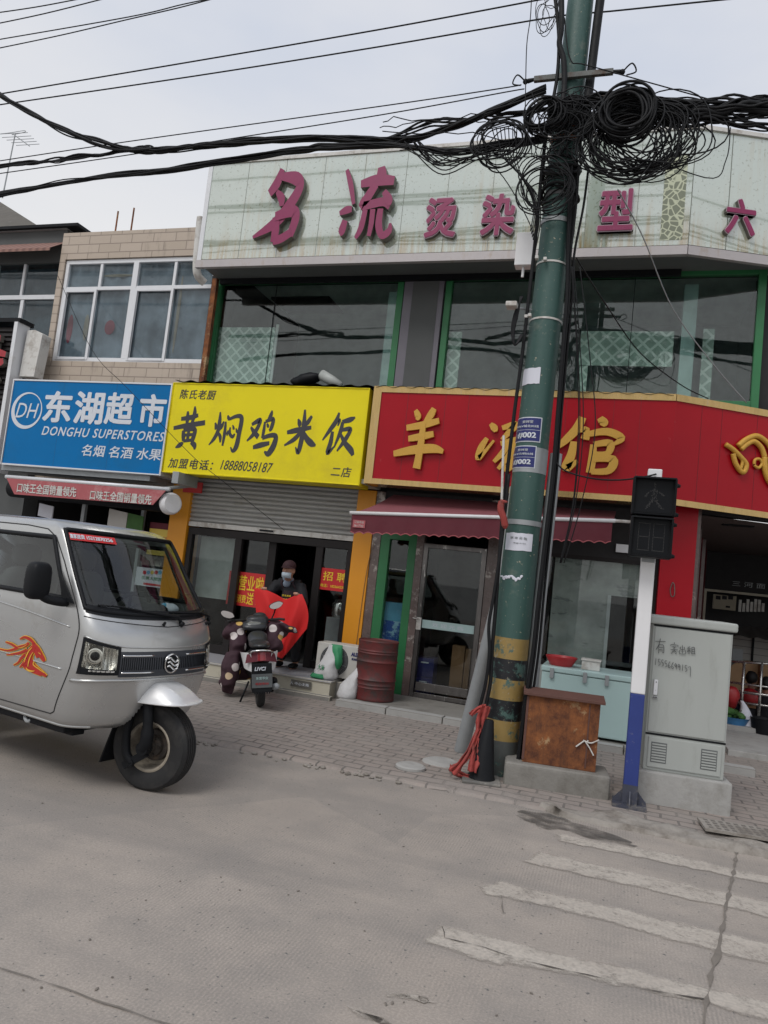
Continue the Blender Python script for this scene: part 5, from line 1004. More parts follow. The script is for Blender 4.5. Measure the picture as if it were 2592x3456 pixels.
cable('telephone_wire', 'lower thin twisted wire from the left to the pole bracket', [(-60, 594), (400, 528), (780, 468), (1296, 386), (1700, 312), (1770, 300)], 0.006, 6.62, 'wire', G2)
cable('telephone_wire', 'thin wire slanting down from the pole to the right over the fascia', [(1905, 60, 6.6), (1925, 200, 6.6), (1990, 222), (2340, 320), (2700, 420), (3300, 590)], 0.006, 6.6, 'wire')
cable('hanging_wire', 'thin vertical wire hanging left of the pole top', [(1794, -20), (1790, 60), (1778, 150), (1774, 290), (1772, 420)], 0.005, 6.55, 'wire')
def bundle(name, label, pxs, R0, ns, Y=6.6, cat='cable bundle', seed=1, loose=0.0, spread=None):
    random.seed(seed); pts = [P(p[0], p[1], p[2] if len(p) > 2 else Y) for p in pxs]; q = smooth_pts(pts, 8); N = len(q); mb = MB()
    for k in range(ns):
        ph, rr, tw = random.uniform(0, 6.28), R0*math.sqrt(random.uniform(0.05, 1)), random.uniform(-2.0, 2.0); sd = random.uniform(0, 99)
        r = random.uniform(0.006, 0.013) if k > 1 else R0*0.45
        c = []
        for i, p in enumerate(q):
            a = ph + tw*i/8; e = 1 + loose*noise.noise((sd, i*0.23, 0))*2; off = Vector((0, math.cos(a), math.sin(a)))*rr*e
            dz = loose*0.09*noise.noise((sd+7, i*0.18, 3)); c.append(p+off+Z*dz)
        mb.tube(c, r, 6)
    return tag(mb.build(name, 'cable', smooth=True), label, cat)
bundle('cable_bundle', 'thick upper cable bundle sagging from the left edge to the pole', [(-60, 275), (0, 316), (100, 380), (200, 435), (320, 478), (450, 507), (560, 506), (700, 491), (900, 474), (1100, 468), (1296, 472), (1374, 468), (1530, 430), (1648, 383), (1843, 300)], 0.029, 11, 6.62, seed=2, loose=0.25)
bundle('cable_bundle', 'thick lower cable bundle crossing in front of the pale green fascia', [(-60, 672), (0, 655), (150, 625), (340, 595), (560, 575), (760, 545), (1000, 508), (1100, 497), (1296, 490), (1420, 500), (1530, 512), (1725, 484), (1843, 465)], 0.027, 11, 6.55, seed=3, loose=0.25)
bundle('cable_bundle', 'thin ragged cable bundle joining the upper bundle at the left', [(-60, 566), (100, 551), (200, 540), (330, 520), (430, 505), (520, 505)], 0.022, 6, 6.66, seed=4, loose=0.6)
bundle('cable_bundle', 'middle cable bundle running level into the pole from the left', [(1296, 470), (1450, 420), (1560, 405), (1650, 388), (1720, 385), (1850, 375)], 0.022, 5, 6.68, seed=5, loose=0.5)
bundle('cable_bundle', 'dense dark cable bundle leaving the pole to the right edge', [(1850, 350), (1985, 340), (2150, 345), (2300, 352), (2450, 350), (2700, 345), (3300, 335), (4200, 330)], 0.05, 16, 6.62, seed=6, loose=0.7)
bundle('cable_bundle', 'second dark cable bundle below the dense one at the right', [(1850, 385), (2000, 390), (2200, 388), (2330, 385), (2480, 372), (2700, 372), (3300, 375), (4200, 380)], 0.055, 15, 6.58, seed=7, loose=0.8)
bundle('cable_bundle', 'loose lowest cable strands leaving the pole toward the right edge', [(1850, 435), (2000, 425), (2200, 415), (2390, 410), (2520, 425), (2700, 440), (3300, 460), (4200, 470)], 0.03, 6, 6.6, seed=8, loose=0.8)
random.seed(31)
for k, (a_, b_, c_, y0) in enumerate((((1290, 405), (1450, 398), (1640, 392), 6.5), ((1280, 430), (1420, 415), (1640, 405), 6.6), ((1290, 440), (1500, 452), (1780, 470), 6.5), ((1100, 462), (1400, 500), (1800, 520), 6.52), ((1350, 500), (1560, 545), (1830, 530), 6.5))):
    cable('loose_cable', 'thin loose cable strung among the bundles left of the pole', [a_, b_, c_], 0.005, y0, 'cable', 'loose cables left of the pole', wob=0.05)
def coil(name, label, px, py, rpx, turns, seed, Y=6.5, rw=0.011, jit=0.06, ell=(1, 1), tilt=0.0, droop=0.0, thick=0.1, group=None):
    random.seed(seed); c = P(px, py, Y); k = 1/ppm(c, X); mb = MB()
    for t in range(turns):
        r = rpx*k*(1+random.uniform(-jit, jit)); cx = random.uniform(-jit, jit)*rpx*k*0.8; cz = random.uniform(-jit, jit)*rpx*k*0.8 - droop*random.random()*rpx*k; cy = random.uniform(-thick, thick)
        p1, p2, a1, a2 = random.uniform(0, 6), random.uniform(0, 6), random.uniform(0, jit)*0.8, random.uniform(0, jit)*0.6
        pts = []
        for i in range(40):
            a = 2*math.pi*i/40; rr = r*(1+a1*math.sin(2*a+p1)+a2*math.sin(3*a+p2)); x_, z_ = rr*ell[0]*math.cos(a), rr*ell[1]*math.sin(a)
            pts.append(c + Vector((cx+x_*math.cos(tilt)-z_*math.sin(tilt), cy+0.03*math.sin(a+p1), cz+x_*math.sin(tilt)+z_*math.cos(tilt))))
        mb.tube(pts, rw*random.uniform(0.7, 1.1), 6, closed=True)
    return tag(mb.build(name, 'cable', smooth=True), label, 'cable coil', group)
coil('cable_coil', 'big tight round cable coil right of the pole', 2116, 383, 82, 30, 1, 6.42, 0.012, 0.16, thick=0.06)
coil('cable_coil', 'tight tilted cable coil hanging on the left of the pole', 1838, 383, 56, 13, 2, 6.45, 0.009, 0.19, (1.05, 0.85), 0.5, thick=0.05)
coil('cable_coil', 'wide loose cable coil drooping below the big tight coil', 2120, 470, 128, 26, 3, 6.5, 0.0068, 0.24, (1.0, 0.9), 0, 0.25)
coil('cable_coil', 'widest loose cable coil reaching over the green fascia toward the right', 2200, 445, 140, 22, 4, 6.55, 0.0068, 0.26, (1.15, 0.85), -0.2, 0.2)
coil('cable_coil', 'small ragged cable coil left of the pole on the lower bundle', 1690, 480, 66, 12, 5, 6.48, 0.0065, 0.28, (1.05, 0.95))
coil('cable_coil', 'loose cable coil hung low across the pole below the knot', 1838, 640, 80, 11, 6, 6.5, 0.006, 0.24, (1.0, 0.95), 0.3)
coil('cable_coil', 'dark knot of cable turns round the pole itself', 1925, 420, 72, 8, 7, 6.5, 0.007, 0.45, (1.0, 1.1), 0.2, 0.2, 0.1)
coil('cable_coil', 'thin curls of wire beside the pole at the top', 1845, 70, 42, 5, 8, 6.5, 0.0035, 0.5, (0.7, 1.4))
random.seed(77)
mb = MB()
def drop(pxs, r=0.006, Y=6.52): mb.tube(smooth_pts([P(a, b, Y+random.uniform(-0.06, 0.06)) for a, b in pxs], 6), r, 5)
for k in range(9):
    x0 = 1370+random.uniform(-10, 60); x1 = 1580+random.uniform(-30, 60); d = random.uniform(525, 590)
    drop([(x0, 478), (x0+40, 515+k*2), ((x0+x1)/2, d), (x1, 520+random.uniform(-10, 20)), (1720, 500+random.uniform(-20, 30))])
tag(mb.build('cable_loops', 'cable', smooth=True), 'slack cable loops hanging under the lower bundle left of the pole', 'cable loops')
mb = MB()
for k in range(13): drop([(random.uniform(1790, 2010), random.uniform(290, 540)) for _ in range(5)], 0.0045, 6.54)
tag(mb.build('cable_tangle', 'cable', smooth=True), 'tangle of thin black wires knotted around the pole at the junction', 'cable tangle')
mb = MB()
for k in range(7): drop([(1660+k*14, 430), (1690+k*10, 520+k*8), (1760+k*9, 600+k*10), (1800+k*4, 690+k*9), (1790+k*3, 780+10*k)], 0.005, 6.52)
drop([(1600, 500), (1700, 600), (1790, 760), (1805, 850)], 0.005); drop([(2060, 470), (2380, 600), (2450, 540), (2465, 430)], 0.005)
tag(mb.build('wire_drops', 'cable', smooth=True), 'thin wires dropping from the bundles toward the pole below the junction', 'wires')
mb = MB(); random.seed(61)
for k in range(16):
    z = random.uniform(5.25, 6.1); c = paxis(z); tl = random.uniform(-.25, .25); r = prad(z)+random.uniform(.012, .05); mb.tube([c+Vector((r*math.cos(2*math.pi*i/24), r*math.sin(2*math.pi*i/24), tl*r*2*math.cos(2*math.pi*i/24+k)+.03*math.sin(4*math.pi*i/24+k))) for i in range(24)], random.choice((.007, .01, .016)), 6, closed=True)
tag(mb.build('cable_wrap', 'cable', smooth=True), 'black cables wound tightly round the pole at the junction', 'cables')
# long runs down the pole
cable('pole_cable', 'black cable fixed down the left edge of the green pole', [(1872, -20, 6.62), (1886, 120, 6.62), (1880, 260, 6.6), (1850, 420, 6.6), (1830, 560, 6.6), (1812, 760, 6.6), (1790, 960, 6.6), (1762, 1200, 6.6), (1735, 1400, 6.6), (1700, 1700, 6.6), (1684, 1900, 6.58), (1672, 2060, 6.56), (1662, 2180, 6.55), (1655, 2300, 6.53), (1638, 2390, 6.52)], 0.018, cat='cable')
cable('pole_cable', 'second black cable hanging free beside the lower left of the pole', [(1718, 1600, 6.58), (1694, 1820, 6.56), (1668, 2000, 6.54), (1650, 2110, 6.52), (1652, 2200, 6.5), (1640, 2300, 6.5), (1618, 2390, 6.5)], 0.016, cat='cable')
cable('riser_duct', 'thick black cable duct on the right of the pole top', [(2030, -30, 6.72), (2018, 60, 6.72), (1998, 220, 6.72), (1985, 330, 6.7), (1972, 460, 6.7)], 0.042, cat='duct', sides=12)
cable('pole_cable', 'thick dark cable twisting down the face of the pole top', [(1895, -20, 6.6), (1895, 90, 6.58), (1888, 150, 6.58), (1902, 200, 6.58), (1905, 280, 6.58), (1900, 340, 6.56)], 0.026, cat='cable', sides=10)
random.seed(9); mb = MB()
for k in range(9):
    o = random.uniform(-12, 12); yy = 6.66+random.uniform(-0.05, 0.05)
    mb.tube(smooth_pts([P(1955+o*3, 560, yy), P(1945+o*2.2, 700, yy), P(1927+o, 860, yy), P(1922+o*0.8, 1000, yy), P(1905+o*0.7, 1200, yy), P(1890+o*0.6, 1380, yy), P(1872+o*0.6, 1600, yy-0.02), P(1850+o*0.7, 1800, yy-0.04), P(1828+o*0.8, 2000, yy-0.06), P(1808+o*0.9, 2200, yy-0.07), P(1780+o, 2400, yy-0.07), P(1755+o*1.2, 2620, yy-0.07)], 6), random.choice((0.008, 0.012, 0.018)), 6)
tag(mb.build('riser_cables', 'cable', smooth=True), 'bunch of black cables running down the right side of the pole to the ground', 'cables')
cable('drop_wire', 'black wire slanting from the pole down to the red sign roof', [(1945, 870, 6.66), (2040, 1020, 7.2), (2160, 1190, 8.0), (2300, 1300, 8.6), (2390, 1345, 8.95)], 0.006)
cable('drop_wire', 'pale wire slanting across the green window to the right end', [(2085, 640, 6.7), (2170, 800, 7.2), (2270, 1040, 8.0), (2400, 1220, 8.6), (2520, 1360, 9.0)], 0.006, m='galv')
cable('signal_wire', 'black wire sagging from the pole to the pedestrian signal top', [(1872, 1555, 6.66), (1910, 1590, 6.6), (2000, 1615, 6.5), (2090, 1620, 6.42), (2170, 1610, 6.4), (2215, 1600, 6.42)], 0.007)
cable('drop_wire', 'thin wire crossing the blue and yellow signs diagonally', [(195, 930, 9.4), (310, 1180, 8.9), (430, 1310, 8.85), (640, 1530, 8.8), (760, 1630, 8.7), (960, 1790, 9.3)], 0.0045)
random.seed(41)
for k in range(4):
    mb = MB(); o = random.uniform(-8, 30); mb.tube(smooth_pts([P(1930+o, 900, 6.64), P(1950+o*1.5, 1200, 6.66), P(1955+o*2, 1450, 6.66), P(1935+o, 1700, 6.65), P(1890+o*0.5, 1900, 6.64)], 6), 0.005, 5)
    tag(mb.build('loose_cable', 'cable', smooth=True), 'thin slack wire bowing out on the right of the pole', 'cable', 'slack wires right of the pole')
# small devices on the pole
t = thing('pole_camera', 'small pale grey camera on an arm at the left of the pole', 'camera', P(1730, 1030, 6.5))
c = P(1728, 1032, 6.5); mb = MB(); mb.obox(c-Z*0.02, X, Y_, Z, 0.1, 0.12, 0.045); mb.build('housing', 'dirtywhite', t, bevel=0.008)
mb = MB(); mb.tube([c+Vector((0.02, 0.05, 0)), Vector((-0.95, 6.68, c.z+0.03))], 0.012, 8); mb.build('arm', 'galv', t)
mb = MB()
for k in range(5): mb.tube(smooth_pts([P(1757+k*2, 1000, 6.55), P(1748-k*3, 1060, 6.52), P(1735-k*2, 1120, 6.52), P(1738, 1165, 6.52), P(1758+k*2, 1130, 6.55)], 5), 0.009, 6)
tag(mb.build('camera_cable_loop', 'cable', smooth=True), 'loop of black cable hanging below the small pole camera', 'cable loop')
c = P(1768, 830, 6.75); mb = MB(); mb.box(c.x-0.08, c.x+0.09, 6.78, 6.9, c.z-0.17, c.z+0.15); mb.mi = 1; mb.cyl((c.x, 6.84, c.z-0.17), (c.x, 6.84, c.z-0.27), 0.014, None, 8)
tag(mb.build('antenna_box', ['white', 'dirtywhite'], bevel=0.006), 'white plastic antenna box fixed behind the pole under the fascia', 'box')
c0 = P(1700, 1470, 6.52); mb = MB(); mb.tube([c0, P(1696, 1600, 6.52), P(1693, 1700, 6.52)], 0.011, 8); mb.mi = 1
q = smooth_pts([P(1693, 1690, 6.51), P(1690, 1720, 6.5), P(1700, 1750, 6.5), P(1706, 1785, 6.52)], 5); mb.tube(q, [0.02, 0.03, 0.028]+[0.03]*(len(q)-5)+[0.02, 0.008], 8); mb.tube([P(1690, 1692, 6.5), P(1712, 1694, 6.48)], [0.02, 0.008], 6)
tag(mb.build('flag_stick', ['dirtywhite', 'ragred']), 'faded red rag tied to a pale stick on the left of the pole', 'flag')

# ================================================================== STREET FURNITURE
# rusty cabinet on a concrete block
t = thing('rusty_cabinet', 'rust covered steel cabinet with brown lid on a concrete block', 'cabinet', (-0.35, 6.7, 0))
rf = (Vector((-0.02, 6.52, 0))-Vector((-0.68, 6.40, 0))).normalized(); rf = Vector((math.cos(R(7)), math.sin(R(7)), 0)); rb = Vector((-rf.y, rf.x, 0))
fc = Vector((-0.355, 6.50, 0))
mb = MB(); mb.obox(fc+rb*0.16-Z*0.03, rf, rb, Z, 0.86, 0.40, 0.245); mb.build('plinth', 'concrete', t, bevel=0.03, seg=3)
mb = MB(); mb.obox(fc+rf*0.01+rb*0.17+Z*0.215, rf, rb, Z, 0.60, 0.26, 0.56); bx = mb.build('body', 'rust', t, bevel=0.006)
mb = MB(); l0 = fc+rf*0.01+rb*0.17+Z*0.775
mb.prism([l0+rf*s+rb*d+Z*h for s, d, h in ((-0.335, -0.17, 0.0), (-0.335, 0.17, 0.0), (-0.335, 0.17, 0.022), (-0.335, 0.0, 0.055), (-0.335, -0.17, 0.022))], rf*0.67); mb.build('lid', 'rusttop', t, bevel=0.003)
mb = MB(); f0_ = fc+rb*0.037+Z*0.24; mb.obox(f0_+rf*(-0.285), rf, rb, Z, 0.02, 0.008, 0.52); mb.build('door_edge', 'rusttop', t); mb = MB(); mb.obox(f0_+rf*0.225, rf, rb, Z, 0.012, 0.006, 0.52); mb.build('door_edge', 'rusttop', t)
mb = MB(); k0 = PP(1972, 2500, fc+rb*0.03, rb)
for pts in ([(1972, 2500), (1995, 2508), (2022, 2497)], [(1972, 2500), (1955, 2512), (1944, 2520)], [(1975, 2502), (1990, 2525), (2003, 2550)], [(1968, 2498), (1980, 2504), (1985, 2499)]):
    mb.tube(smooth_pts([PP(a, b, fc+rb*0.028, rb) for a, b in pts], 4), 0.006, 6)
tag(mb.build('rope_tie', 'dirtywhite'), 'knotted white cord tied through the rusty cabinet door', 'cord')
# telecom cabinet
tc_ = thing('telecom_cabinet', 'tall pale grey street cabinet with pencilled writing on a concrete plinth', 'cabinet', (0.62, 6.95, 0))
kf = Vector((math.cos(R(6)), math.sin(R(6)), 0)); kb = Vector((-kf.y, kf.x, 0)); kn = -kb
ko = Vector((0.60, 6.74, 0))
def kp(s, z, d=0.0): return ko + kf*s + kn*d + Z*z
mb = MB(); mb.obox(kp(0.02, -0.03)+kb*0.20, kf, kb, Z, 0.76, 0.52, 0.315); mb.build('plinth', 'lightconc', tc_, bevel=0.012)
mb = MB(); mb.obox(kp(0.03, 0.285)+kb*0.2, kf, kb, Z, 0.63, 0.40, 1.20); mb.build('body', 'cab', tc_, bevel=0.012)
mb = MB(); mb.obox(kp(0.03, 1.487)+kb*0.2, kf, kb, Z, 0.69, 0.46, 0.075); mb.build('top_cover', 'cab', tc_, bevel=0.022, seg=3)
mb = MB(); mb.obox(kp(0.03, 0.60, 0.012)+kb*0.01, kf, kb, Z, 0.60, 0.02, 0.865); dr_ = mb.build('door', 'cab', tc_, bevel=0.006)
mb = MB(); mb.obox(kp(0.03, 0.315, 0.006), kf, kb, Z, 0.57, 0.014, 0.245); mb.build('vent_panel', 'cab', tc_, bevel=0.005)
for z_, w_ in ((0.574, 0.626), (1.470, 0.62)): mb = MB(); mb.obox(kp(0.03, z_, 0.001), kf, kb, Z, w_, 0.006, 0.015); mb.build('shadow_gap', 'black', tc_)
for s in (-0.17, 0.22):
    mb = MB()
    for i in range(7): mb.obox(kp(s, 0.365+i*0.022, 0.015), kf, kb, Z, 0.11, 0.006, 0.011)
    mb.build('louvre', 'cab', tc_)
    mb = MB(); mb.obox(kp(s, 0.355, 0.013), kf, kb, Z, 0.125, 0.003, 0.165); mb.build('louvre_shade', 'soffit', tc_)  # darker grey sheet stands in for the shade between the slats
mb = MB(); mb.obox(kp(-0.235, 0.905, 0.03), kf, kb, Z, 0.03, 0.02, 0.125); mb.mi = 1; mb.obox(kp(-0.235, 0.94, 0.041), kf, kb, Z, 0.008, 0.004, 0.008); mb.obox(kp(-0.235, 1.005, 0.041), kf, kb, Z, 0.012, 0.004, 0.012); mb.obox(kp(-0.235, 0.88, 0.03), kf, kb, Z, 0.04, 0.015, 0.012); mb.build('handle', ['alu', 'black'], tc_, bevel=0.003)
# marker handwriting drawn as strokes
def hand(strokes, px, py, w, h, r=0.0028):
    for st in strokes:
        pts = [PP(px+a*w, py+b*h, ko+kn*0.0235, kn) for a, b in st]; mbh.tube(smooth_pts(pts, 3) if len(pts) > 2 else pts, r, 5)
mbh = MB()
hand([[(0, .18), (1, .2)], [(.5, 0), (.35, .4), (.05, .75)], [(.35, .42), (.33, 1)], [(.35, .42), (.8, .45), (.82, .95), (.7, .9)], [(.4, .6), (.78, .62)], [(.38, .76), (.78, .78)]], 2212, 2155, 34, 50)
hand([[(.5, 0), (.5, .15)], [(.1, .3), (.1, .2), (.9, .25), (.9, .38)], [(.3, .4), (.75, .42)], [(.5, .42), (.45, .6)], [(.05, .62), (.95, .66)], [(.5, .66), (.1, 1)], [(.5, .7), (.75, .95), (.6, .98)]], 2262, 2168, 28, 38)
hand([[(.5, 0), (.5, .9)], [(.2, .15), (.2, .42), (.8, .45), (.8, .18)], [(.08, .55), (.08, .92), (.95, .95), (.95, .55)]], 2292, 2178, 22, 30)
hand([[(.1, .1), (.4, .02)], [(.0, .3), (.5, .3)], [(.26, .08), (.26, 1)], [(.26, .4), (.02, .75)], [(.26, .4), (.48, .65)], [(.6, .12), (.6, .9)], [(.6, .12), (.92, .14), (.92, .9)], [(.6, .38), (.92, .4)], [(.6, .62), (.92, .64)], [(.5, .92), (1.05, .96)]], 2318, 2182, 28, 26)
DG = {'1': [[(.6, 0), (.4, 1)]], '5': [[(.9, .05), (.35, 0), (.3, .42), (.8, .45), (.8, .85), (.2, .95)]], '6': [[(.8, 0), (.3, .4), (.2, .8), (.6, 1), (.85, .75), (.35, .6)]], '9': [[(.8, .3), (.4, .05), (.15, .35), (.5, .55), (.85, .25), (.7, 1)]], '7': [[(.05, .2), (.9, .1), (.95, .5), (.85, 1.6)]], '0': [[(.5, 0), (.2, .5), (.5, 1), (.85, .5), (.5, 0)]]}
for k, ch in enumerate('15556699157'): hand(DG[ch], 2208+k*11.3, 2222+k*2.6, 10, 22, 0.0024)
mbh.build('handwriting', 'pencil', tc_)
# pedestrian signal
sg = thing('pedestrian_signal', 'white and blue signal post with dark unlit pedestrian light', 'traffic light', (0.21, 6.48, 0))
s0, s1 = Vector((0.225, 6.49, 0)), Vector((0.225, 6.49, 2.76))
def sq(z, hw): return [(s0.x-hw, s0.y-hw, z), (s0.x+hw, s0.y-hw, z), (s0.x+hw, s0.y+hw, z), (s0.x-hw, s0.y+hw, z)]
zs = P(2135, 2340, 6.43).z
mb = MB(); mb.box(s0.x-0.056, s0.x+0.056, s0.y-0.056, s0.y+0.056, zs, 2.76); mb.build('post', 'white', sg, bevel=0.012, seg=3); mb = MB(); mb.box(s0.x-0.056, s0.x+0.056, s0.y-0.056, s0.y+0.056, 0.04, zs); mb.build('painted_foot', 'blue', sg, bevel=0.012, seg=3)
M['polebase'] = mat('scuffed_dark_base', (0.05, 0.055, 0.08), 0.6, var=0.4, dirt=(0.2, 0.18, 0.15), da=0.5, db=0.7, dsc=7)
mb = MB(); mb.box(s0.x-0.13, s0.x+0.13, s0.y-0.13, s0.y+0.13, 0.02, 0.05)
for dx, dy in ((1, 0), (-1, 0), (0, 1), (0, -1)):
    a = Vector((dx, dy, 0)); n = Vector((-dy, dx, 0)); b0 = Vector((s0.x, s0.y, 0.05))+a*0.058
    mb.prism([b0-n*0.005, b0+a*0.07-n*0.005, b0+a*0.07+Z*0.015-n*0.005, b0+Z*0.1-n*0.005], n*0.01)
mb.build('base_plate', 'polebase', sg)
mb = MB(); mb.box(s0.x-0.0575, s0.x+0.0575, s0.y-0.0575, s0.y+0.0575, 0.045, 0.2); mb.build('base_sleeve', 'polebase', sg)
def head(z0, z1, w, name):
    yf = s0.y-0.27; mb = MB(); mb.box(s0.x-w/2, s0.x+w/2, yf, s0.y-0.075, z0, z1); h = mb.build(name, 'black', sg, bevel=0.012, seg=3)
    mb = MB(); x0, x1 = s0.x-w/2+0.012, s0.x+w/2-0.012     # visor
    mb.box(x0, x1, yf-0.07, yf, z1-0.02, z1-0.008); mb.add([(x0, yf-0.07, z1-0.008), (x0, yf, z1-0.008), (x0, yf, z0+0.01), (x0, yf-0.015, z0+0.01), (x0+0.008, yf-0.07, z1-0.008), (x0+0.008, yf, z1-0.008), (x0+0.008, yf, z0+0.01), (x0+0.008, yf-0.015, z0+0.01)], [(0, 1, 2, 3), (7, 6, 5, 4), (0, 3, 7, 4), (1, 0, 4, 5), (3, 2, 6, 7)])
    mb.add([(x1-0.008, yf-0.07, z1-0.008), (x1-0.008, yf, z1-0.008), (x1-0.008, yf, z0+0.01), (x1-0.008, yf-0.015, z0+0.01), (x1, yf-0.07, z1-0.008), (x1, yf, z1-0.008), (x1, yf, z0+0.01), (x1, yf-0.015, z0+0.01)], [(0, 1, 2, 3), (7, 6, 5, 4), (0, 3, 7, 4), (1, 0, 4, 5), (3, 2, 6, 7)])
    mb.build('visor', 'black', h); mb = MB(); mb.box(x0+0.02, x1-0.02, yf-0.004, yf-0.0005, z0+0.02, z1-0.025); mb.build('lens', 'ledface', h)
    mb = MB()
    for zz in (z0+0.03, z1-0.04): mb.cyl((s0.x+w/2, s0.y-0.15, zz), (s0.x+w/2+0.03, s0.y-0.15, zz-0.004), 0.022, 0.012, 10)
    mb.build('hinge', 'black', h); return h, yf, z0, z1, x0, x1
zc_ = P(2195, 1742, 6.25).z; zt_ = P(2205, 1612, 6.25).z; zl_ = P(2180, 1880, 6.25).z
h1, yf, z0, z1, x0, x1 = head(zc_+0.006, zt_, 0.335, 'walk_head'); mb = MB(); random.seed(4)
man = [[(50, 8), (50, 18)], [(50, 24), (50, 60)], [(50, 28), (28, 44), (24, 56)], [(50, 28), (72, 42), (80, 50)], [(50, 60), (36, 80), (24, 94)], [(50, 60), (64, 78), (80, 94)], [(46, 28), (44, 58), (34, 90)], [(55, 28), (57, 58), (70, 92)]]
for st in man:
    for i in range(len(st)-1):
        for k in range(9):
            a = Vector(st[i]).lerp(Vector(st[i+1]), k/9)+Vector((random.uniform(-3, 3), random.uniform(-2, 2))); mb.lathe([(0, 0.004), (0.0035, 0.002), (0.0035, 0)], (x0+0.03+(x1-x0-0.06)*a.x/100, yf-0.004, z1-0.03-(z1-z0-0.06)*a.y/100), (0, -1, 0), 6)
mb.build('led_figure', 'leddot', h1)
h2, yf, z0, z1, x0, x1 = head(zl_, zc_-0.006, 0.325, 'timer_head'); mb = MB()
for cx in (0.27, 0.73):
    for (a, b) in (((-.17, .1), (.17, .1)), ((-.17, .5), (.17, .5)), ((-.17, .9), (.17, .9)), ((-.17, .1), (-.17, .5)), ((.17, .1), (.17, .5)), ((-.17, .5), (-.17, .9)), ((.17, .5), (.17, .9))):
        for k in range(10):
            u = cx+a[0]+(b[0]-a[0])*k/9; v = a[1]+(b[1]-a[1])*k/9; mb.lathe([(0, 0.004), (0.0035, 0.002), (0.0035, 0)], (x0+0.03+(x1-x0-0.06)*u, yf-0.004, z1-0.03-(z1-z0-0.055)*v), (0, -1, 0), 6)
mb.build('led_digits', 'leddot', h2)
mb = MB(); mb.box(s0.x-0.05, s0.x+0.05, s0.y-0.09, s0.y-0.06, zl_-0.03, zt_-0.1); mb.build('bracket', 'galv', sg)
# traffic cone and rag
t = thing('traffic_cone', 'faded black traffic cone standing against the pole foot', 'cone', (-0.955, 6.38, PZ))
c = Vector((-0.955, 6.36, PZ)); mb = MB(); mb.lathe([(0.118, 0.03), (0.105, 0.06), (0.038, 0.50), (0.032, 0.51), (0.0, 0.51)], c, Vector((0.05, 0, 1)), 28); mb.build('body', 'black', t, smooth=True, auto=50)
mb = MB(); mb.obox(c, Vector((0.97, 0.2, 0)), Vector((-0.2, 0.97, 0)), Z, 0.32, 0.3, 0.028); mb.build('base', 'conebase', t, bevel=0.02, seg=3)
def strip_cloth(mb, path, w0, w1, sd, fold=0.02):
    """a hanging strip of crumpled cloth: a folded ribbon, not a tube"""
    q = smooth_pts(path, 8); n = len(q)
    def fn(a, b):
        i = min(n-1, int(round(b*(n-1)))); p = q[i]; w = w0+(w1-w0)*b; d = (q[min(i+1, n-1)]-q[max(i-1, 0)]).normalized(); sx = d.cross(Vector((0, -1, 0))); sx = sx.normalized() if sx.length > 1e-4 else X.copy()
        s_ = 2*a-1; ph = sd+2.5*b
        return p + sx*(w*s_*(0.8+0.35*noise.noise((b*4+sd, s_*2, 1)))) + Vector((0, -1, 0))*(fold*math.sin(s_*5.5+ph*2)+fold*0.8*noise.noise((s_*3, b*9, sd))) + d*(0.02*noise.noise((s_*4, sd, b*3)))
    mb.grid(fn, 20, n-1)
mbr = MB()
strip_cloth(mbr, [P(1642, 2382, 6.42), P(1625, 2430, 6.40), P(1620, 2480, 6.38), P(1600, 2530, 6.36)], 0.045, 0.055, 1)
strip_cloth(mbr, [P(1640, 2384, 6.44), P(1610, 2395, 6.42), P(1588, 2412, 6.40)], 0.02, 0.03, 2, 0.01)
strip_cloth(mbr, [P(1618, 2460, 6.37), P(1585, 2535, 6.32), P(1552, 2580, 6.26), P(1525, 2604, 6.22)], 0.03, 0.045, 3)
strip_cloth(mbr, [P(1616, 2490, 6.36), P(1606, 2550, 6.31), P(1592, 2605, 6.24)], 0.05, 0.05, 4)
strip_cloth(mbr, [G(1518, 2590, 0.07), G(1545, 2610, 0.06), G(1585, 2622, 0.06), G(1606, 2606, 0.08)], 0.03, 0.03, 5, 0.012)
o = mbr.build('red_rag', 'ragred', smooth=True); tag(o, 'dirty red cloth strip hanging to the ground beside the black cone', 'rag')
sd_ = o.modifiers.new('solid', 'SOLIDIFY'); sd_.thickness = 0.005
# chest freezer with basin and box
fz = thing('chest_freezer', 'pale teal chest freezer standing under the soup shop window', 'freezer', (-0.05, 8.9, 0.1))
f_x0, f_x1 = P(1822, 2340, 8.72).x, 0.62; fzt = P(1980, 2268, 8.72).z
mb = MB(); mb.box(f_x0, f_x1, 8.72, 9.4, 0.13, fzt-0.055); mb.build('body', 'freezer', fz, bevel=0.012)
mb = MB(); mb.box(f_x0-0.008, f_x1+0.008, 8.708, 9.41, fzt-0.05, fzt+0.01); mb.build('lid', 'freezer', fz, bevel=0.012)
for px in (1862, 1975, 2050):
    x = P(px, 2275, 8.70).x; mb = MB(); mb.box(x-0.022, x+0.022, 8.69, 8.708, fzt-0.12, fzt-0.005); mb.build('latch', 'galv', fz, bevel=0.005)
mb = MB()
for x in (f_x0+0.1, f_x1-0.1):
    for y in (8.8, 9.3): mb.box(x-0.03, x+0.03, y-0.03, y+0.03, 0.1, 0.13)
mb.build('foot', 'black', fz)
c = P(1893, 2245, 8.95); mb = MB(); mb.lathe([(0.0, 0.005), (0.12, 0.005), (0.165, 0.1), (0.18, 0.1), (0.18, 0.09), (0.125, -0.005), (0, -0.005)], (c.x, 8.95, fzt+0.017), Z, 28); tag(mb.build('red_basin', 'basinred', smooth=True, auto=40), 'red plastic basin standing on the freezer lid', 'basin')
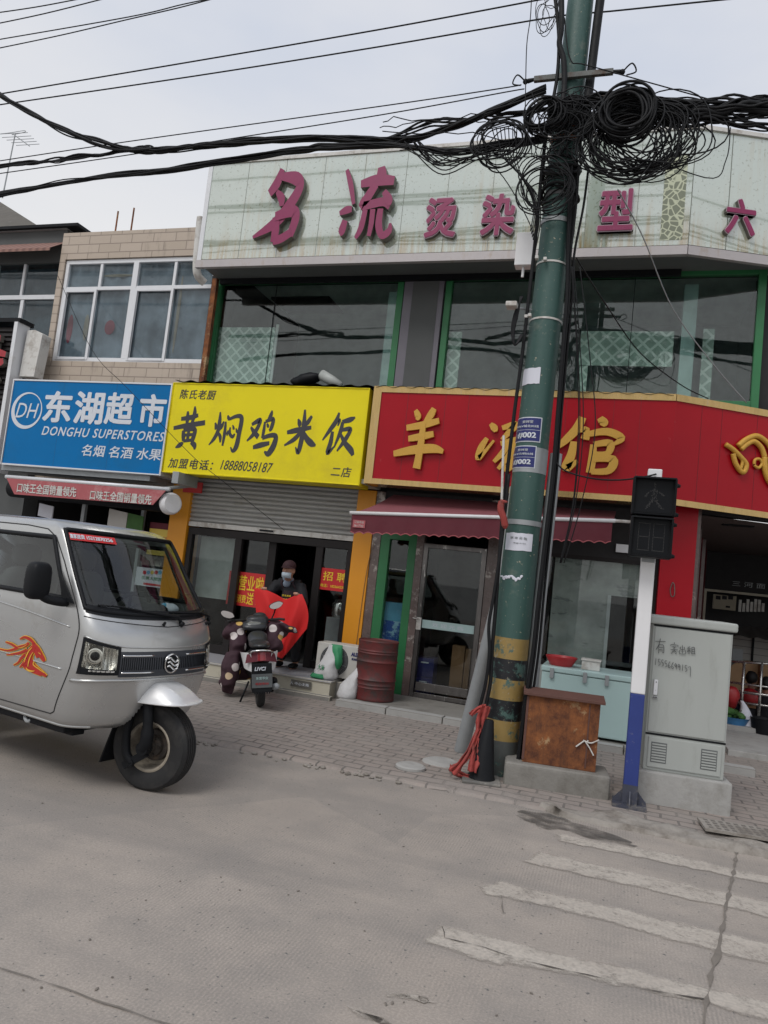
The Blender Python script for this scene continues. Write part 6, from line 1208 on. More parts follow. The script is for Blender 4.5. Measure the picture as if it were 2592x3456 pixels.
c = P(1993, 2258, 8.9); mb = MB(); mb.box(c.x-0.1, c.x+0.1, 8.85, 9.05, fzt+0.012, fzt+0.11); mb.mi = 1; mb.box(c.x-0.11, c.x+0.11, 8.84, 9.06, fzt+0.111, fzt+0.13); tag(mb.build('food_box', ['dirtywhite', 'acwhite'], bevel=0.006), 'pale lidded food box beside the red basin on the freezer', 'box')
# oil drum, sacks, air conditioner
t = thing('oil_drum', 'battered dark red oil drum on the low kerb by the green door', 'drum', (-2.80, 9.0, 0.1))
dc = Vector((-2.775, 8.98, 0.105)); prof = [(0.0, 0.71), (0.24, 0.71), (0.25, 0.725), (0.256, 0.715), (0.25, 0.69), (0.25, 0.62)]
z = 0.62
for zz in (0.60, 0.57): prof += [(0.25, zz+0.012), (0.257, zz), (0.25, zz-0.012)]
prof += [(0.25, 0.5), (0.25, 0.49), (0.263, 0.47), (0.25, 0.45), (0.25, 0.27), (0.263, 0.25), (0.25, 0.23)]
for zz in (0.19, 0.15): prof += [(0.25, zz+0.012), (0.257, zz), (0.25, zz-0.012)]
prof += [(0.25, 0.03), (0.255, 0.012), (0.25, 0.0), (0.0, 0.0)]
mb = MB(); mb.lathe(prof, dc, Vector((-0.01, 0.0, 1)), 40); mb.build('shell', 'drum', t, smooth=True, auto=40)
ac = thing('air_conditioner', 'white outdoor air conditioner unit standing behind the sacks', 'air conditioner', (-3.3, 9.2, 0.25))
ax0, ax1, az0, az1 = -3.63, -3.0, 0.275, 0.70
mb = MB(); mb.box(ax0, ax1, 9.06, 9.34, az0, az1); mb.build('casing', 'acwhite', ac, bevel=0.012)
fcx = ax0+0.25; mb = MB(); mb.lathe([(0.0, 0.004), (0.175, 0.004), (0.19, 0.012), (0.195, 0.0)], (fcx, 9.062, (az0+az1)/2), (0, -1, 0), 36); mb.build('fan_well', 'darkwall', ac)
mb = MB()
for r_ in [0.03+0.0155*i for i in range(11)]:
    mb.tube([(fcx+r_*math.cos(2*math.pi*i/40), 9.044, (az0+az1)/2+r_*math.sin(2*math.pi*i/40)) for i in range(40)], 0.0028, 4, closed=True)
for i in range(8): a = math.pi*2*i/8; mb.tube([(fcx+0.02*math.cos(a), 9.042, (az0+az1)/2+0.02*math.sin(a)), (fcx+0.19*math.cos(a+0.5), 9.042, (az0+az1)/2+0.19*math.sin(a+0.5))], 0.003, 4)
mb.build('fan_guard', 'galv', ac)
text('AUX', (ax1-0.1, 9.058, az1-0.1), 0.05, 0.11, 'navy', ac, depth=0.003, bold=0.05); text('奥克斯', (ax1-0.1, 9.058, az1-0.16), 0.03, 0.09, 'navy', ac, depth=0.003, bold=0.02)
mb = MB()
for x in (ax0+0.08, ax1-0.1): mb.box(x-0.03, x+0.03, 9.04, 9.36, 0.245, 0.275)
mb.build('foot', 'galv', ac)
sk = thing('rice_sack', 'half empty white and green woven sack leaning on the air conditioner', 'sack', (-3.45, 8.95, 0.26))
def sack(o, pts, n=26, seed=0, fl=0.55):
    """stack of crumpled oval rings"""
    rings = smooth_pts([Vector(p[:3]) for p in pts], 5); rr = smooth_pts([Vector((p[3], p[4], 0)) for p in pts], 5); N = len(rings)
    def fn(a, b):
        i = min(N-1, int(round(b*(N-1)))); th = 2*math.pi*a; q = Vector((rr[i].x*math.cos(th), rr[i].y*math.sin(th), 0))
        k = 1+0.22*noise.noise((math.cos(th)*1.6+seed, math.sin(th)*1.6, rings[i].z*7)) + 0.1*noise.noise((math.cos(th)*5+seed, math.sin(th)*5, rings[i].z*18)); return rings[i]+q*k
    o.grid(fn, n, N-1, True); return o
mb = MB(); sack(mb, [(-3.44, 8.93, 0.262, 0.02, 0.02), (-3.44, 8.93, 0.27, 0.15, 0.09), (-3.43, 8.94, 0.36, 0.15, 0.10), (-3.40, 8.96, 0.47, 0.12, 0.08), (-3.37, 8.98, 0.58, 0.09, 0.05), (-3.36, 8.99, 0.67, 0.085, 0.025), (-3.36, 8.99, 0.69, 0.08, 0.012)], seed=3); mb.build('body', 'sackwhite', sk, smooth=True)
mb = MB(); sack(mb, [(-3.285, 8.97, 0.40, 0.02, 0.03), (-3.29, 8.965, 0.48, 0.055, 0.06), (-3.31, 8.97, 0.58, 0.06, 0.05), (-3.33, 8.985, 0.66, 0.07, 0.035), (-3.34, 8.99, 0.70, 0.07, 0.014)], seed=8); mb.build('green_panel', 'sackgreen', sk, smooth=True)
mb = MB(); sack(mb, [(-3.49, 8.905, 0.264, 0.10, 0.075), (-3.49, 8.9, 0.28, 0.118, 0.092), (-3.485, 8.905, 0.325, 0.10, 0.085)], seed=5); mb.build('green_hem', 'sackgreen', sk, smooth=True)
text('大米', (-3.46, 8.835, 0.41), 0.07, 0.09, 'sackgreen', sk, depth=0.004, bold=0.02)
mb = MB(); sack(mb, [(-3.06, 8.78, 0.09, 0.02, 0.02), (-3.06, 8.78, 0.10, 0.125, 0.10), (-3.05, 8.80, 0.22, 0.12, 0.10), (-3.01, 8.83, 0.34, 0.08, 0.07), (-2.97, 8.86, 0.44, 0.045, 0.035), (-2.95, 8.88, 0.52, 0.03, 0.02)], seed=12)
tag(mb.build('white_sack', 'sackwhite', smooth=True), 'full white sack tied at the neck beside the red oil drum', 'sack')
# door props of the soup shop
random.seed(12)
for i, (z0_, m) in enumerate(((0.105, 'coolblue'), (0.42, 'coolblue'), (0.74, 'coolblue'), (1.04, 'skyblue'))):
    mb = MB(); mb.box(-3.02, -2.74, 9.73, 10.0, z0_, z0_+(0.30 if i < 3 else 0.25)); o = mb.build('drink_carton', m, bevel=0.008)
    tag(o, ['lowest blue drink carton stacked behind the green side light', 'second blue drink carton from the floor behind the side light', 'third blue drink carton from the floor behind the side light', 'pale blue carton on top of the stack behind the side light'][i], 'carton', 'stacked drink cartons behind the green side light')
mb = MB(); mb.box(-2.0, -1.83, 9.74, 9.9, 0.105, 0.83); mb.box(-1.825, -1.75, 9.76, 9.9, 0.105, 0.80); tag(mb.build('cardboard_box', 'card', bevel=0.004), 'tall brown cardboard boxes standing inside the glass door', 'cardboard box')
for i, (x, z0_) in enumerate(((-2.36, 0.105), (-2.36, 0.36))):
    mb = MB(); mb.box(x-0.12, x+0.13, 9.76, 10.0, z0_, z0_+0.25); mb.mi = 1; mb.box(x-0.05, x+0.06, 9.755, 9.759, z0_+0.18, z0_+0.2); tag(mb.build('beer_crate', ['navy', 'whiteink'], bevel=0.008), ('lower' if i == 0 else 'upper')+' dark blue beer crate inside the glass door', 'crate', 'beer crates inside the glass door')
# bundle lying on the yellow sign roof
t = thing('rolled_mat', 'black bundle with grey roll lying on top of the yellow sign', 'roll', P(1060, 1290, 9.2))
c = P(1040, 1275, 9.15); mb = MB(); mb.ell(c+Vector((-0.02, 0, -0.02)), (0.22, 0.1, 0.085), 20, 12, Matrix.Rotation(-0.22, 3, 'Y'), 0.25, 9); mb.build('black_cover', 'black', t, smooth=True)
mb = MB(); mb.tube([P(1085, 1265, 9.17), P(1120, 1285, 9.17), P(1150, 1302, 9.17)], [0.075, 0.07, 0.05], 16); mb.build('grey_roll', 'cab', t, smooth=True)
# ================================================================== CARGO TRICYCLE
def organic(mb, name, m, parent, vox=0.012, smooth=3, local=True, disp=None):
    """one continuous skin grown over overlapping limbs"""
    o = mb.build(name, m, parent, local=local); md = o.modifiers.new('r', 'REMESH'); md.mode = 'VOXEL'; md.voxel_size = vox; md.use_smooth_shade = True
    if smooth: s = o.modifiers.new('s', 'SMOOTH'); s.iterations = smooth; s.factor = 0.5
    bpy.context.view_layer.update(); me = bpy.data.meshes.new_from_object(o.evaluated_get(bpy.context.evaluated_depsgraph_get())); old = o.data; o.modifiers.clear(); o.data = me; bpy.data.meshes.remove(old); me.name = name
    if not me.materials: me.materials.append(M[m])
    if disp:
        for v in me.vertices: v.co += disp(v.co)
    me.shade_smooth(); return o
TL, TR = Vector((-2.90, 4.60, 0)), R(-13)
trk = thing('cargo_tricycle', 'silver cab cargo tricycle on the road with a red flaming horse decal on its door', 'tricycle', TL, None, TR); OFF[trk.name] = Vector((0, 0, 0))
Rt_, Ri_ = Matrix.Rotation(TR, 3, 'Z'), Matrix.Rotation(-TR, 3, 'Z')
LV = [(.42, -.20, -.50, .515), (.46, -.13, -.48, .55), (.58, -.085, -.44, .572), (.76, -.045, -.37, .577), (.82, -.035, -.35, .577), (.96, -.05, -.335, .572), (1.08, -.085, -.33, .568), (1.20, -.19, -.385, .562), (1.45, -.40, -.575, .54), (1.71, -.61, -.765, .51), (1.755, -.68, -.83, .49), (1.783, -.77, -.92, .45), (1.796, -.9, -1.05, .37), (1.80, -1.05, -1.2, .2), (1.802, -1.2, -1.3, .02)]
def lev(z):
    z = max(LV[0][0], min(LV[-1][0], z))
    for i in range(len(LV)-1):
        if LV[i][0] <= z <= LV[i+1][0]:
            p0, p1, p2, p3 = LV[max(i-1, 0)], LV[i], LV[i+1], LV[min(i+2, len(LV)-1)]; t = (z-p1[0])/(p2[0]-p1[0]); h = p2[0]-p1[0]; out = []
            for k in (1, 2, 3):
                m1 = (p2[k]-p0[k])/max(1e-6, p2[0]-p0[0])*h; m2 = (p3[k]-p1[k])/max(1e-6, p3[0]-p1[0])*h
                out.append((2*t**3-3*t*t+1)*p1[k]+(t**3-2*t*t+t)*m1+(-2*t**3+3*t*t)*p2[k]+(t**3-t*t)*m2)
            return out
def SF(u, z, off=0.0):
    def raw(u, z):
        n, c, w = lev(z); s = math.copysign(1, u); a = abs(u)
        if a <= 1: t = a*math.pi/2; return Vector((c+(n-c)*max(0, math.cos(t))**.78, s*w*math.sin(t)**.85 if t > 0 else 0, z))
        return Vector((c-(a-1)*1.1, s*w, z))
    p = raw(u, z)
    if off:
        du = raw(u+0.01, z)-raw(u-0.01, z); dz = raw(u, min(z+0.008, 1.795))-raw(u, max(.42, z-0.008)); nrm = du.cross(dz).normalized()
        p = p+nrm*off
    return p
WS0, WS1 = 1.23, 1.725
def wb(u): return WS0-.045*max(0, math.cos(min(1, abs(u))*math.pi/2))      # the screen's lower edge dips in the middle
def in_ws(u, z): return wb(u) < z < WS1 and abs(u) < 0.80+0.02*(1-(z-WS0)/.5)
def in_side(u, z):
    if not (1.262 < z < 1.66): return False
    return 1.085-0.03*(z-1.26)/.4 < abs(u) < 2.02
def in_lamp(u, z):
    a = (.90-abs(u))/.46; b = (z-.795-.008*a)/max(.01, .24-.06*a); return .06 < a < .96 and .15 < b < .93
def in_arch(p, z): return z < 0.60 and abs(p.y) < 0.15+(0.60-z)*0.55 and p.x > -0.6
zs = [.42+(1.775-.42)*i/108 for i in range(109)] + [1.78, 1.785, 1.789, 1.792, 1.795, 1.797, 1.799, 1.80, 1.801, 1.802]
us = [-2.15+4.3*i/260 for i in range(261)]
mb = MB(); vs = [SF(u, z) for z in zs for u in us]; nu = len(us); fs = []
for j in range(len(zs)-1):
    for i in range(nu-1):
        uc, zc = (us[i]+us[i+1])/2, (zs[j]+zs[j+1])/2
        if in_lamp(uc, zc) or in_ws(uc, zc) or in_side(uc, zc) or in_arch(SF(uc, zc), zc): continue
        fs.append((j*nu+i, j*nu+i+1, (j+1)*nu+i+1, (j+1)*nu+i))
mb.add(vs, fs); body = mb.build('cab_body', 'silver', trk, smooth=True, local=True)
mb = MB(); xb = -1.82; prof = [SF(-2.15, z) for z in zs]+[SF(2.15, z) for z in zs[::-1]]; mb.add(prof, [tuple(range(len(prof)))]); mb.build('rear_wall', 'silver', trk, local=True)
def spatch(name, u0, u1, z0, z1, off, m, parent, nu=24, nz=10, fn=None):
    mb = MB(); mb.grid(lambda a, b: SF(*(fn(a, b) if fn else (u0+(u1-u0)*a, z0+(z1-z0)*b)), off), nu, nz); return mb.build(name, m, parent, smooth=True, local=True)
ws = spatch('windscreen', 0, 0, 0, 0, -0.006, 'autoglass', trk, 40, 16, fn=lambda a, b: (-.82+1.64*a, (wb(-.82+1.64*a)-.005)*(1-b)+(WS1+.005)*b))
def ring(fr, n=40, off=0.0):
    out = []
    cs = [(0, 0), (1, 0), (1, 1), (0, 1)]
    for k in range(4):
        a, b = cs[k], cs[(k+1) % 4]
        for i in range(n):
            t = i/n; out.append(SF(*fr(a[0]+(b[0]-a[0])*t, a[1]+(b[1]-a[1])*t), off))
    return out
mb = MB(); mb.tube(ring(lambda a, b: (-.815+1.63*a, wb(-.815+1.63*a)*(1-b)+WS1*b)), 0.016, 8, closed=True); mb.build('windscreen_seal', 'black', ws, smooth=True, local=True)
spatch('seal_band', 0, 0, 0, 0, 0.004, 'black', ws, 40, 3, fn=lambda a, b: (-.83+1.66*a, wb(-.83+1.66*a)-.028+.058*b))
for s, nm in ((-1, 'near'), (1, 'far')):
    sw = spatch('side_window', 0, 1, 0, 1, -0.006, 'autoglass', trk, 20, 8, fn=lambda a, b, s=s: (s*(1.08-0.03*b+(2.03-1.08)*a), 1.257+.41*b))
    mb = MB(); mb.tube(ring(lambda a, b, s=s: (s*(1.08-0.03*b+(2.03-1.08)*a), 1.26+.402*b), 20), 0.017, 8, closed=True); mb.build('window_seal', 'black', sw, smooth=True, local=True)
# door seams and pressed ridges
M['gap'] = mat('panel_gap', (0.02, 0.02, 0.02), 0.8)
def line(pts, r, m, nm='door_seam', par=None, off=0.0, n=10):
    q = []
    for i in range(len(pts)-1):
        for k in range(n): t = k/n; q.append(SF(pts[i][0]+(pts[i+1][0]-pts[i][0])*t, pts[i][1]+(pts[i+1][1]-pts[i][1])*t, off))
    q.append(SF(*pts[-1], off)); mb = MB(); mb.tube(q, r, 6); return mb.build(nm, m, par or trk, smooth=True, local=True)
line([(-1.0, .515), (-1.0, .9), (-.985, 1.2), (-1.0, 1.5), (-1.03, 1.66), (-1.1, 1.715), (-1.3, 1.73), (-2.1, 1.73)], 0.0045, 'gap')
line([(-1.0, .515), (-1.03, .495), (-1.5, .49), (-2.14, .485)], 0.0045, 'gap')
line([(-1.07, .80), (-1.5, .815), (-2.14, .83)], 0.007, 'silver', 'door_ridge', off=-0.001)
line([(-1.08, 1.08), (-1.5, 1.13), (-2.14, 1.19)], 0.007, 'silver', 'door_ridge', off=-0.001)
line([(-2.14, .435), (-1.2, .43), (-.9, .428), (-.55, .438)], 0.011, 'silver', 'sill_lip', off=0.0)
line([(-.95, .745), (-.5, .765), (0, .768), (.5, .765), (.95, .745)], 0.012, 'silver', 'bumper_ridge')
line([(-.9, 1.04), (-.4, .985), (0, .975), (.4, .985), (.9, 1.04)], 0.006, 'silver', 'bonnet_ridge')
line([(-.88, 1.165), (0, 1.115), (.88, 1.165)], 0.004, 'gap', 'bonnet_seam')
# headlamps and grille
for s in (-1, 1):
    q = lambda a, b, s=s, e=0.0: (s*(.90-.46*a), (.795+.008*a)*(1-b)+(1.035-.052*a)*b)
    mb = MB()
    for (a0, a1, b0, b1) in ((0, .085, 0, 1), (.935, 1, 0, 1), (.085, .935, 0, .18), (.085, .935, .90, 1)): mb.grid(lambda a, b: SF(*q(a0+(a1-a0)*a, b0+(b1-b0)*b), .008), 14, 6)
    hl = mb.build('headlight', 'black', trk, smooth=True, local=True)
    q2 = lambda a, b, s=s: q(.06+.89*a, .10+.82*b) if True else None
    q2 = (lambda qq: (lambda a, b: qq(.07+.88*a, .17+.74*b)))(q)
    def bowl(a, b):
        d1 = math.hypot((a-.36)/.34, (b-.52)/.62); d2 = math.hypot((a-.80)/.22, (b-.5)/.6); dep = .012+.055*max(0, 1-d1**2)+.04*max(0, 1-d2**2)+.004*math.sin(a*40)
        return SF(*q2(a, b), -dep)
    mb = MB(); mb.grid(lambda a, b: bowl(-.04+1.08*a, -.04+1.08*b), 60, 24); mb.build('reflector', 'lamprefl', hl, smooth=True, local=True)
    mb = MB(); mb.tube([SF(*q2(.60, b/8), -.004) for b in range(9)], .004, 6); mb.tube([SF(*q2(.12, b/8), -.004) for b in range(9)], .006, 6); mb.build('lamp_rib', 'chrome', hl, smooth=True, local=True)
    q3 = (lambda qq: (lambda a, b: qq(.30+.5*a, .07+.06*b)))(q); mb = MB()
    for k in range(6): mb.obox(SF(*q(.36+.1*k, .1), 0.008), X, Y_, Z, 0.014, 0.022, 0.01)
    mb.build('led_strip', 'lamprefl', hl, local=True)
    c = SF(*q(.39, .55), -0.022); n_ = (SF(*q(.40, .54), 0.05)-SF(*q(.40, .54), 0.01)).normalized()
    mb = MB(); mb.lathe([(0.052, -0.004), (0.052, 0.008), (0.043, 0.010), (0.040, 0.002), (0.0, 0.002)], c, n_, 24); mb.mi = 1; mb.lathe([(0.030, 0.002), (0.028, 0.013), (0.018, 0.020), (0, 0.022)], c, n_, 20); mb.build('projector', ['chrome', 'ledface'], hl, smooth=True, auto=40, local=True)
    spatch('lens_cover', 0, 0, 0, 0, 0.0075, 'lens', hl, 20, 8, fn=q2)
M['grille'] = mat('dark_grille', (0.035, 0.04, 0.05), 0.4, var=0.2)
gr = spatch('grille', -.44, .44, .79, .955, 0.005, 'grille', trk, 40, 6)
mb = MB()
for k in range(44):
    u = -.42+.84*k/43; mb.tube([SF(u, .835, .007), SF(u, .915, .007)], 0.003, 4)
mb.build('grille_slats', 'black', gr, local=True)
for z in (.818, .928):
    for s in (-1, 1):
        mb = MB(); mb.tube([SF(s*(.13+.29*i/10), z, .009) for i in range(11)], 0.006, 6); mb.build('chrome_bar', 'chrome', gr, smooth=True, local=True)
ec = SF(0.0, .872, .012); mb = MB(); mb.lathe([(0.0, 0.004), (0.058, 0.004), (0.062, 0.009), (0.068, 0.008), (0.07, 0.0)], ec, X, 36); mb.mi = 1; mb.lathe([(0.0, 0.0055), (0.056, 0.0055)], ec, X, 36); mb.mi = 0
for k in (-1, 0, 1):
    mb.tube([ec+Vector((0.009, -0.048+0.096*i/16*(1), k*0.027+0.010*math.sin(i/16*math.pi*2.0)+0.012*(i/16-.5)*-1)) for i in range(17)], 0.0085, 6)
mb.build('badge', ['chrome', 'black'], trk, local=True)
# roof rack edge, mirrors, wipers, sticker
for s in (-1,):
    mr = MB(); mr.ell((-.58, s*.74, 1.365), (.065, .075, .125), 18, 12, None, 0, 6, 0.55); m_ = mr.build('wing_mirror', 'black', trk, smooth=True, local=True)
    mb = MB(); mb.tube(smooth_pts([(-.50, s*.535, 1.235), (-.50, s*.60, 1.235), (-.54, s*.68, 1.25), (-.57, s*.73, 1.29)], 5), 0.03, 10); mb.build('mirror_arm', 'black', m_, smooth=True, local=True)
    mb = MB(); mb.prism([SF(s*1.0, 1.235, .006), SF(s*1.10, 1.24, .006), SF(s*1.06, 1.45, .006)], (0, s*0.012, 0)); mb.build('mirror_foot', 'black', m_, local=True)
for u0, u1, z1 in ((.12, -.62, 1.235), (.72, .06, 1.205)):
    mb = MB(); mb.tube([SF(u0, 1.13, .012), SF(u0-.02, 1.165, .03), SF((u0*2+u1)/3, 1.195, .022), SF((u0+u1*2)/3, z1-.006, .016), SF(u1, z1, .012)], [.014, .011, .008, .007, .006], 8); mb.cyl(SF(u0, 1.125, .0), SF(u0, 1.125, .03), .018, .015, 10); mb.build('wiper', 'black', trk, smooth=True, local=True)
    mb = MB(); mb.cyl(SF(u0-.14, 1.127, .0), SF(u0-.14, 1.131, .026), .012, .009, 10); mb.build('washer_jet', 'black', trk, local=True)
st = spatch('windscreen_sticker', -.79, -.16, 1.655, 1.702, .003, 'redplain', ws, 20, 4)
def bst(a, b, d): return SF(-.475+a, 1.679+b, .0045+d)
text('搬家送货 15212870256', (0, 0, 0), 0.032, .56, 'whiteink', ws, depth=0.002, bold=0.02, bend=bst, local=True)
# cab interior
mb = MB(); mb.box(-1.75, -.30, -.49, .49, .58, .62); mb.box(-.60, -.34, -.47, .47, .62, 1.12); mb.mi = 1
for y in (-.26, .26): mb.box(-1.45, -1.05, y-.22, y+.22, .66, .9)
mb.build('dashboard', ['black', 'greyfabric'], trk, bevel=0.03, local=True)
for y in (-.26, .26):
    mb = MB(); mb.ell((-1.43, y, 1.14), (.075, .21, .28), 16, 10, None, 0, 6, .6); mb.mi = 0; mb.ell((-1.45, y, 1.5), (.05, .12, .09), 14, 8, None, 0, 6, .7); mb.build('seat_back', 'greyfabric', trk, smooth=True, local=True)
c = Vector((-.83, .24, 1.16)); mb = MB(); ax = Vector((-.75, 0, .65)).normalized(); q1 = ax.orthogonal().normalized(); q2_ = ax.cross(q1)
mb.tube([c+(q1*math.cos(2*math.pi*i/32)+q2_*math.sin(2*math.pi*i/32))*.185 for i in range(32)], .016, 8, closed=True)
for k in range(3): a = 2*math.pi*k/3; mb.tube([c-ax*.03, c+(q1*math.cos(a)+q2_*math.sin(a))*.18], .012, 6)
mb.tube([c-ax*.03, c-ax*.3], .03, 8); mb.build('steering_wheel', 'black', trk, smooth=True, local=True)
mb = MB(); mb.ell((-.50, .36, 1.205), (.07, .09, .045), 12, 8, None, .3, 20); o = mb.build('tissue_pack', 'paper', trk, smooth=True, local=True)
mb = MB(); mb.ell((-.50, .30, 1.215), (.04, .035, .035), 10, 6, None, .3, 20); mb.build('tissue_print', 'skyblue', trk, smooth=True, local=True)
mb = MB(); mb.ell((-.44, .12, 1.19), (.09, .17, .07), 16, 8); mb.build('dash_cowl', 'black', trk, smooth=True, local=True)
# front wheel, fork, mudguard, flap, underbody
def wheel(o, w, r, rim, yoff, name='front_wheel', parent=trk):
    o = Vector(o); mb = MB()
    pr = [(rim, -w*.42), (rim+.02, -w*.5), (r*.80, -w*.56), (r*.93, -w*.52), (r*.985, -w*.40)]
    for k in range(5): y = -w*.32+k*w*.16; pr += [(r, y-w*.06), (r, y+w*.05), (r-.007, y+w*.055), (r-.007, y+w*.095)]
    pr += [(r*.985, w*.42), (r*.93, w*.52), (r*.80, w*.56), (rim+.02, w*.5), (rim, w*.42)]
    mb.lathe(pr, o, Y_, 56); t_ = mb.build(name, 'rubber', parent, smooth=True, auto=35, local=True)
    M.setdefault('rim', mat('dirty_cream_rim', (0.33, 0.29, 0.23), 0.6, var=0.3, dirt=(0.1, 0.085, 0.07), da=0.48, db=0.7, dsc=9))
    mb = MB(); mb.lathe([(rim+.006, -w*.46), (rim-.004, -w*.48), (rim-.014, -w*.44), (rim-.022, -w*.30), (rim-.028, w*.20), (.10, w*.26), (.10, w*.30), (rim-.022, w*.32), (rim-.016, w*.44), (rim+.006, w*.46)], o, Y_, 48); mb.build('rim', 'rim', t_, smooth=True, auto=30, local=True)
    mb = MB(); mb.lathe([(.0, -w*.42), (.035, -w*.42), (.04, -w*.25), (.07, -w*.18), (.075, -w*.02), (.105, w*.0), (.11, w*.22), (.0, w*.22)], o, Y_, 28)
    for k in range(5): a = 2*math.pi*k/5; c = o+Vector((.06*math.cos(a), -w*.16, .06*math.sin(a))); mb.cyl(c, c-Y_*.022, .01, None, 6)
    mb.build('brake_drum', 'hub', t_, smooth=True, auto=30, local=True); return t_
fw_ = wheel((0, 0, .297), .155, .297, .165, 0)
mb = MB()
for s in (-1, 1): mb.tube(smooth_pts([(-.10, s*.10, .72), (-.14, s*.125, .55), (-.15, s*.13, .40), (-.13, s*.13, .25), (-.08, s*.125, .19)], 5), [.038]*10+[.03]*11, 10); mb.obox((-.04, s*.128, .195), Vector((.6, 0, .4)).normalized(), Y_, Vector((-.4, 0, .6)).normalized(), .2, .03, .05); mb.tube(smooth_pts([(-.02, s*.12, .62), (.01, s*.135, .5), (.02, s*.135, .36), (.0, s*.13, .3)], 5), [.035]*8+[.045]*8, 10); mb.cyl((0, s*.10, .297), (0, s*.155, .297), .05, .045, 14); mb.cyl((-.08, s*.12, .19), (-.08, s*.15, .19), .025, None, 10)
mb.build('fork', 'black', trk, smooth=True, auto=40, local=True)
mb = MB()
def fend(a, b):
    x = -.39+.68*a; t = 2*a-1; w = .185*(1-abs(t)**5)**.5+.004; hgt = .155*(1-abs(t*1.0-(-.08))**2.6 if abs(t+.08) < 1 else 0)
    hgt = .13*max(0, 1-abs(t+.12)**2.2)**.75; s = 2*b-1; lip = .595+.03*a
    e = max(0, 1-max(0, (abs(s)-.45)/.55)**1.7); return Vector((x, w*math.copysign(abs(s)**.95, s), lip + hgt*(.12+.88*e) + .006*(1-abs(s)) if abs(s) < .999 else lip))
mb.grid(fend, 48, 32); mb.build('front_mudguard', 'palesilver', trk, smooth=True, local=True)
mb = MB(); mb.tube([fend(i/40, 0.0)+Vector((0, 0, 0)) for i in range(41)]+[fend(1-i/40, 1.0) for i in range(41)], .007, 6, closed=True); mb.build('mudguard_lip', 'palesilver', trk, smooth=True, local=True)
mb = MB(); mb.prism([(-.30, -.17, .50), (-.30, .17, .50), (-.43, .17, .13), (-.43, -.17, .13)], (.014, 0, .004)); mb.build('mud_flap', 'black', trk, local=True)
mb = MB(); mb.box(-1.8, -.42, -.5, .5, .37, .435); mb.box(-1.3, -.42, -.43, -.33, .345, .40); mb.box(-3.5, -.6, -.40, -.32, .33, .42); mb.box(-3.5, -.6, .32, .40, .33, .42); mb.box(-.9, -.7, -.46, -.40, .36, .43); mb.box(-.45, -.15, -.22, .22, .54, .60)
mb.build('underbody', 'black', trk, bevel=0.01, local=True)
mb = MB(); mb.tube(smooth_pts([(-.86, -.47, .44), (-.84, -.5, .40), (-.80, -.5, .38), (-.78, -.46, .42)], 4), .014, 8); mb.mi = 1; mb.box(-1.05, -.98, -.49, -.44, .385, .44); mb.build('bracket', ['galv', 'rust'], trk, local=True)
mb = MB(); mb.box(-3.7, -1.9, -.62, .62, .62, .68); frame(mb, -3.7, -1.9, -.62, -.60, .68, 1.05, .04); mb.box(-3.66, -1.94, -.615, -.605, .72, 1.01); frame(mb, -3.7, -1.9, .60, .62, .68, 1.05, .04); mb.box(-3.66, -1.94, .605, .615, .72, 1.01); mb.box(-1.95, -1.9, -.6, .6, .68, 1.05); mb.box(-3.7, -3.66, -.6, .6, .68, 1.05)
mb.build('cargo_bed', 'cab', trk, bevel=0.006, local=True)
wheel((-2.9, -.52, .297), .15, .297, .165, 0, 'rear_wheel'); wheel((-2.9, .52, .297), .15, .297, .165, 0, 'rear_wheel')
for o in [fw_] + [c for c in trk.children if c.name.split('.')[0] in ('fork', 'front_mudguard', 'mudguard_lip')]:      # wheel, fork and mudguard steered a little to the left
    for p in [o]+list(o.children): p.data.transform(Matrix.Translation((-.085, 0, 0)) @ Matrix.Rotation(R(13), 4, 'Z'))
# flaming horse decal on the door
so_, sn_ = TL + Rt_ @ Vector((-1, -.577, .9)), Rt_ @ Vector((0, -1, 0))
def dec(x, y, e=0.0): w = PP(x*.434, 2100+y*.434, so_, sn_); p = Ri_ @ (w-TL); return Vector((p.x, -.5775-e, p.z))
M['decalyellow'] = mat('decal_yellow', (0.75, 0.42, 0.04), 0.35); M['decalred'] = mat('decal_red', (0.42, 0.018, 0.012), 0.35, var=0.3, sc=9)
sil = [(-60, 190), (60, 213), (108, 198), (92, 178), (52, 166), (85, 148), (140, 180), (176, 170), (190, 150), (150, 126), (205, 108), (255, 132), (285, 160), (310, 190), (335, 225), (345, 255), (368, 280), (362, 312), (338, 326), (318, 302), (288, 300), (268, 312), (305, 340), (352, 365), (374, 402), (368, 426), (298, 410), (235, 384), (178, 356), (118, 332), (148, 302), (132, 272), (60, 252), (118, 232), (168, 222), (150, 214), (112, 220), (60, 228)]
def poly(name, pts, e, m):
    bm = bmesh.new(); vs = [bm.verts.new(dec(x, y, e)) for x, y in pts]; f = bm.faces.new(vs); bmesh.ops.triangulate(bm, faces=[f]); me = bpy.data.meshes.new(name); bm.to_mesh(me); bm.free(); me.materials.append(M[m]); o = bpy.data.objects.new(name, me); COL.objects.link(o); o.parent = trk; return o
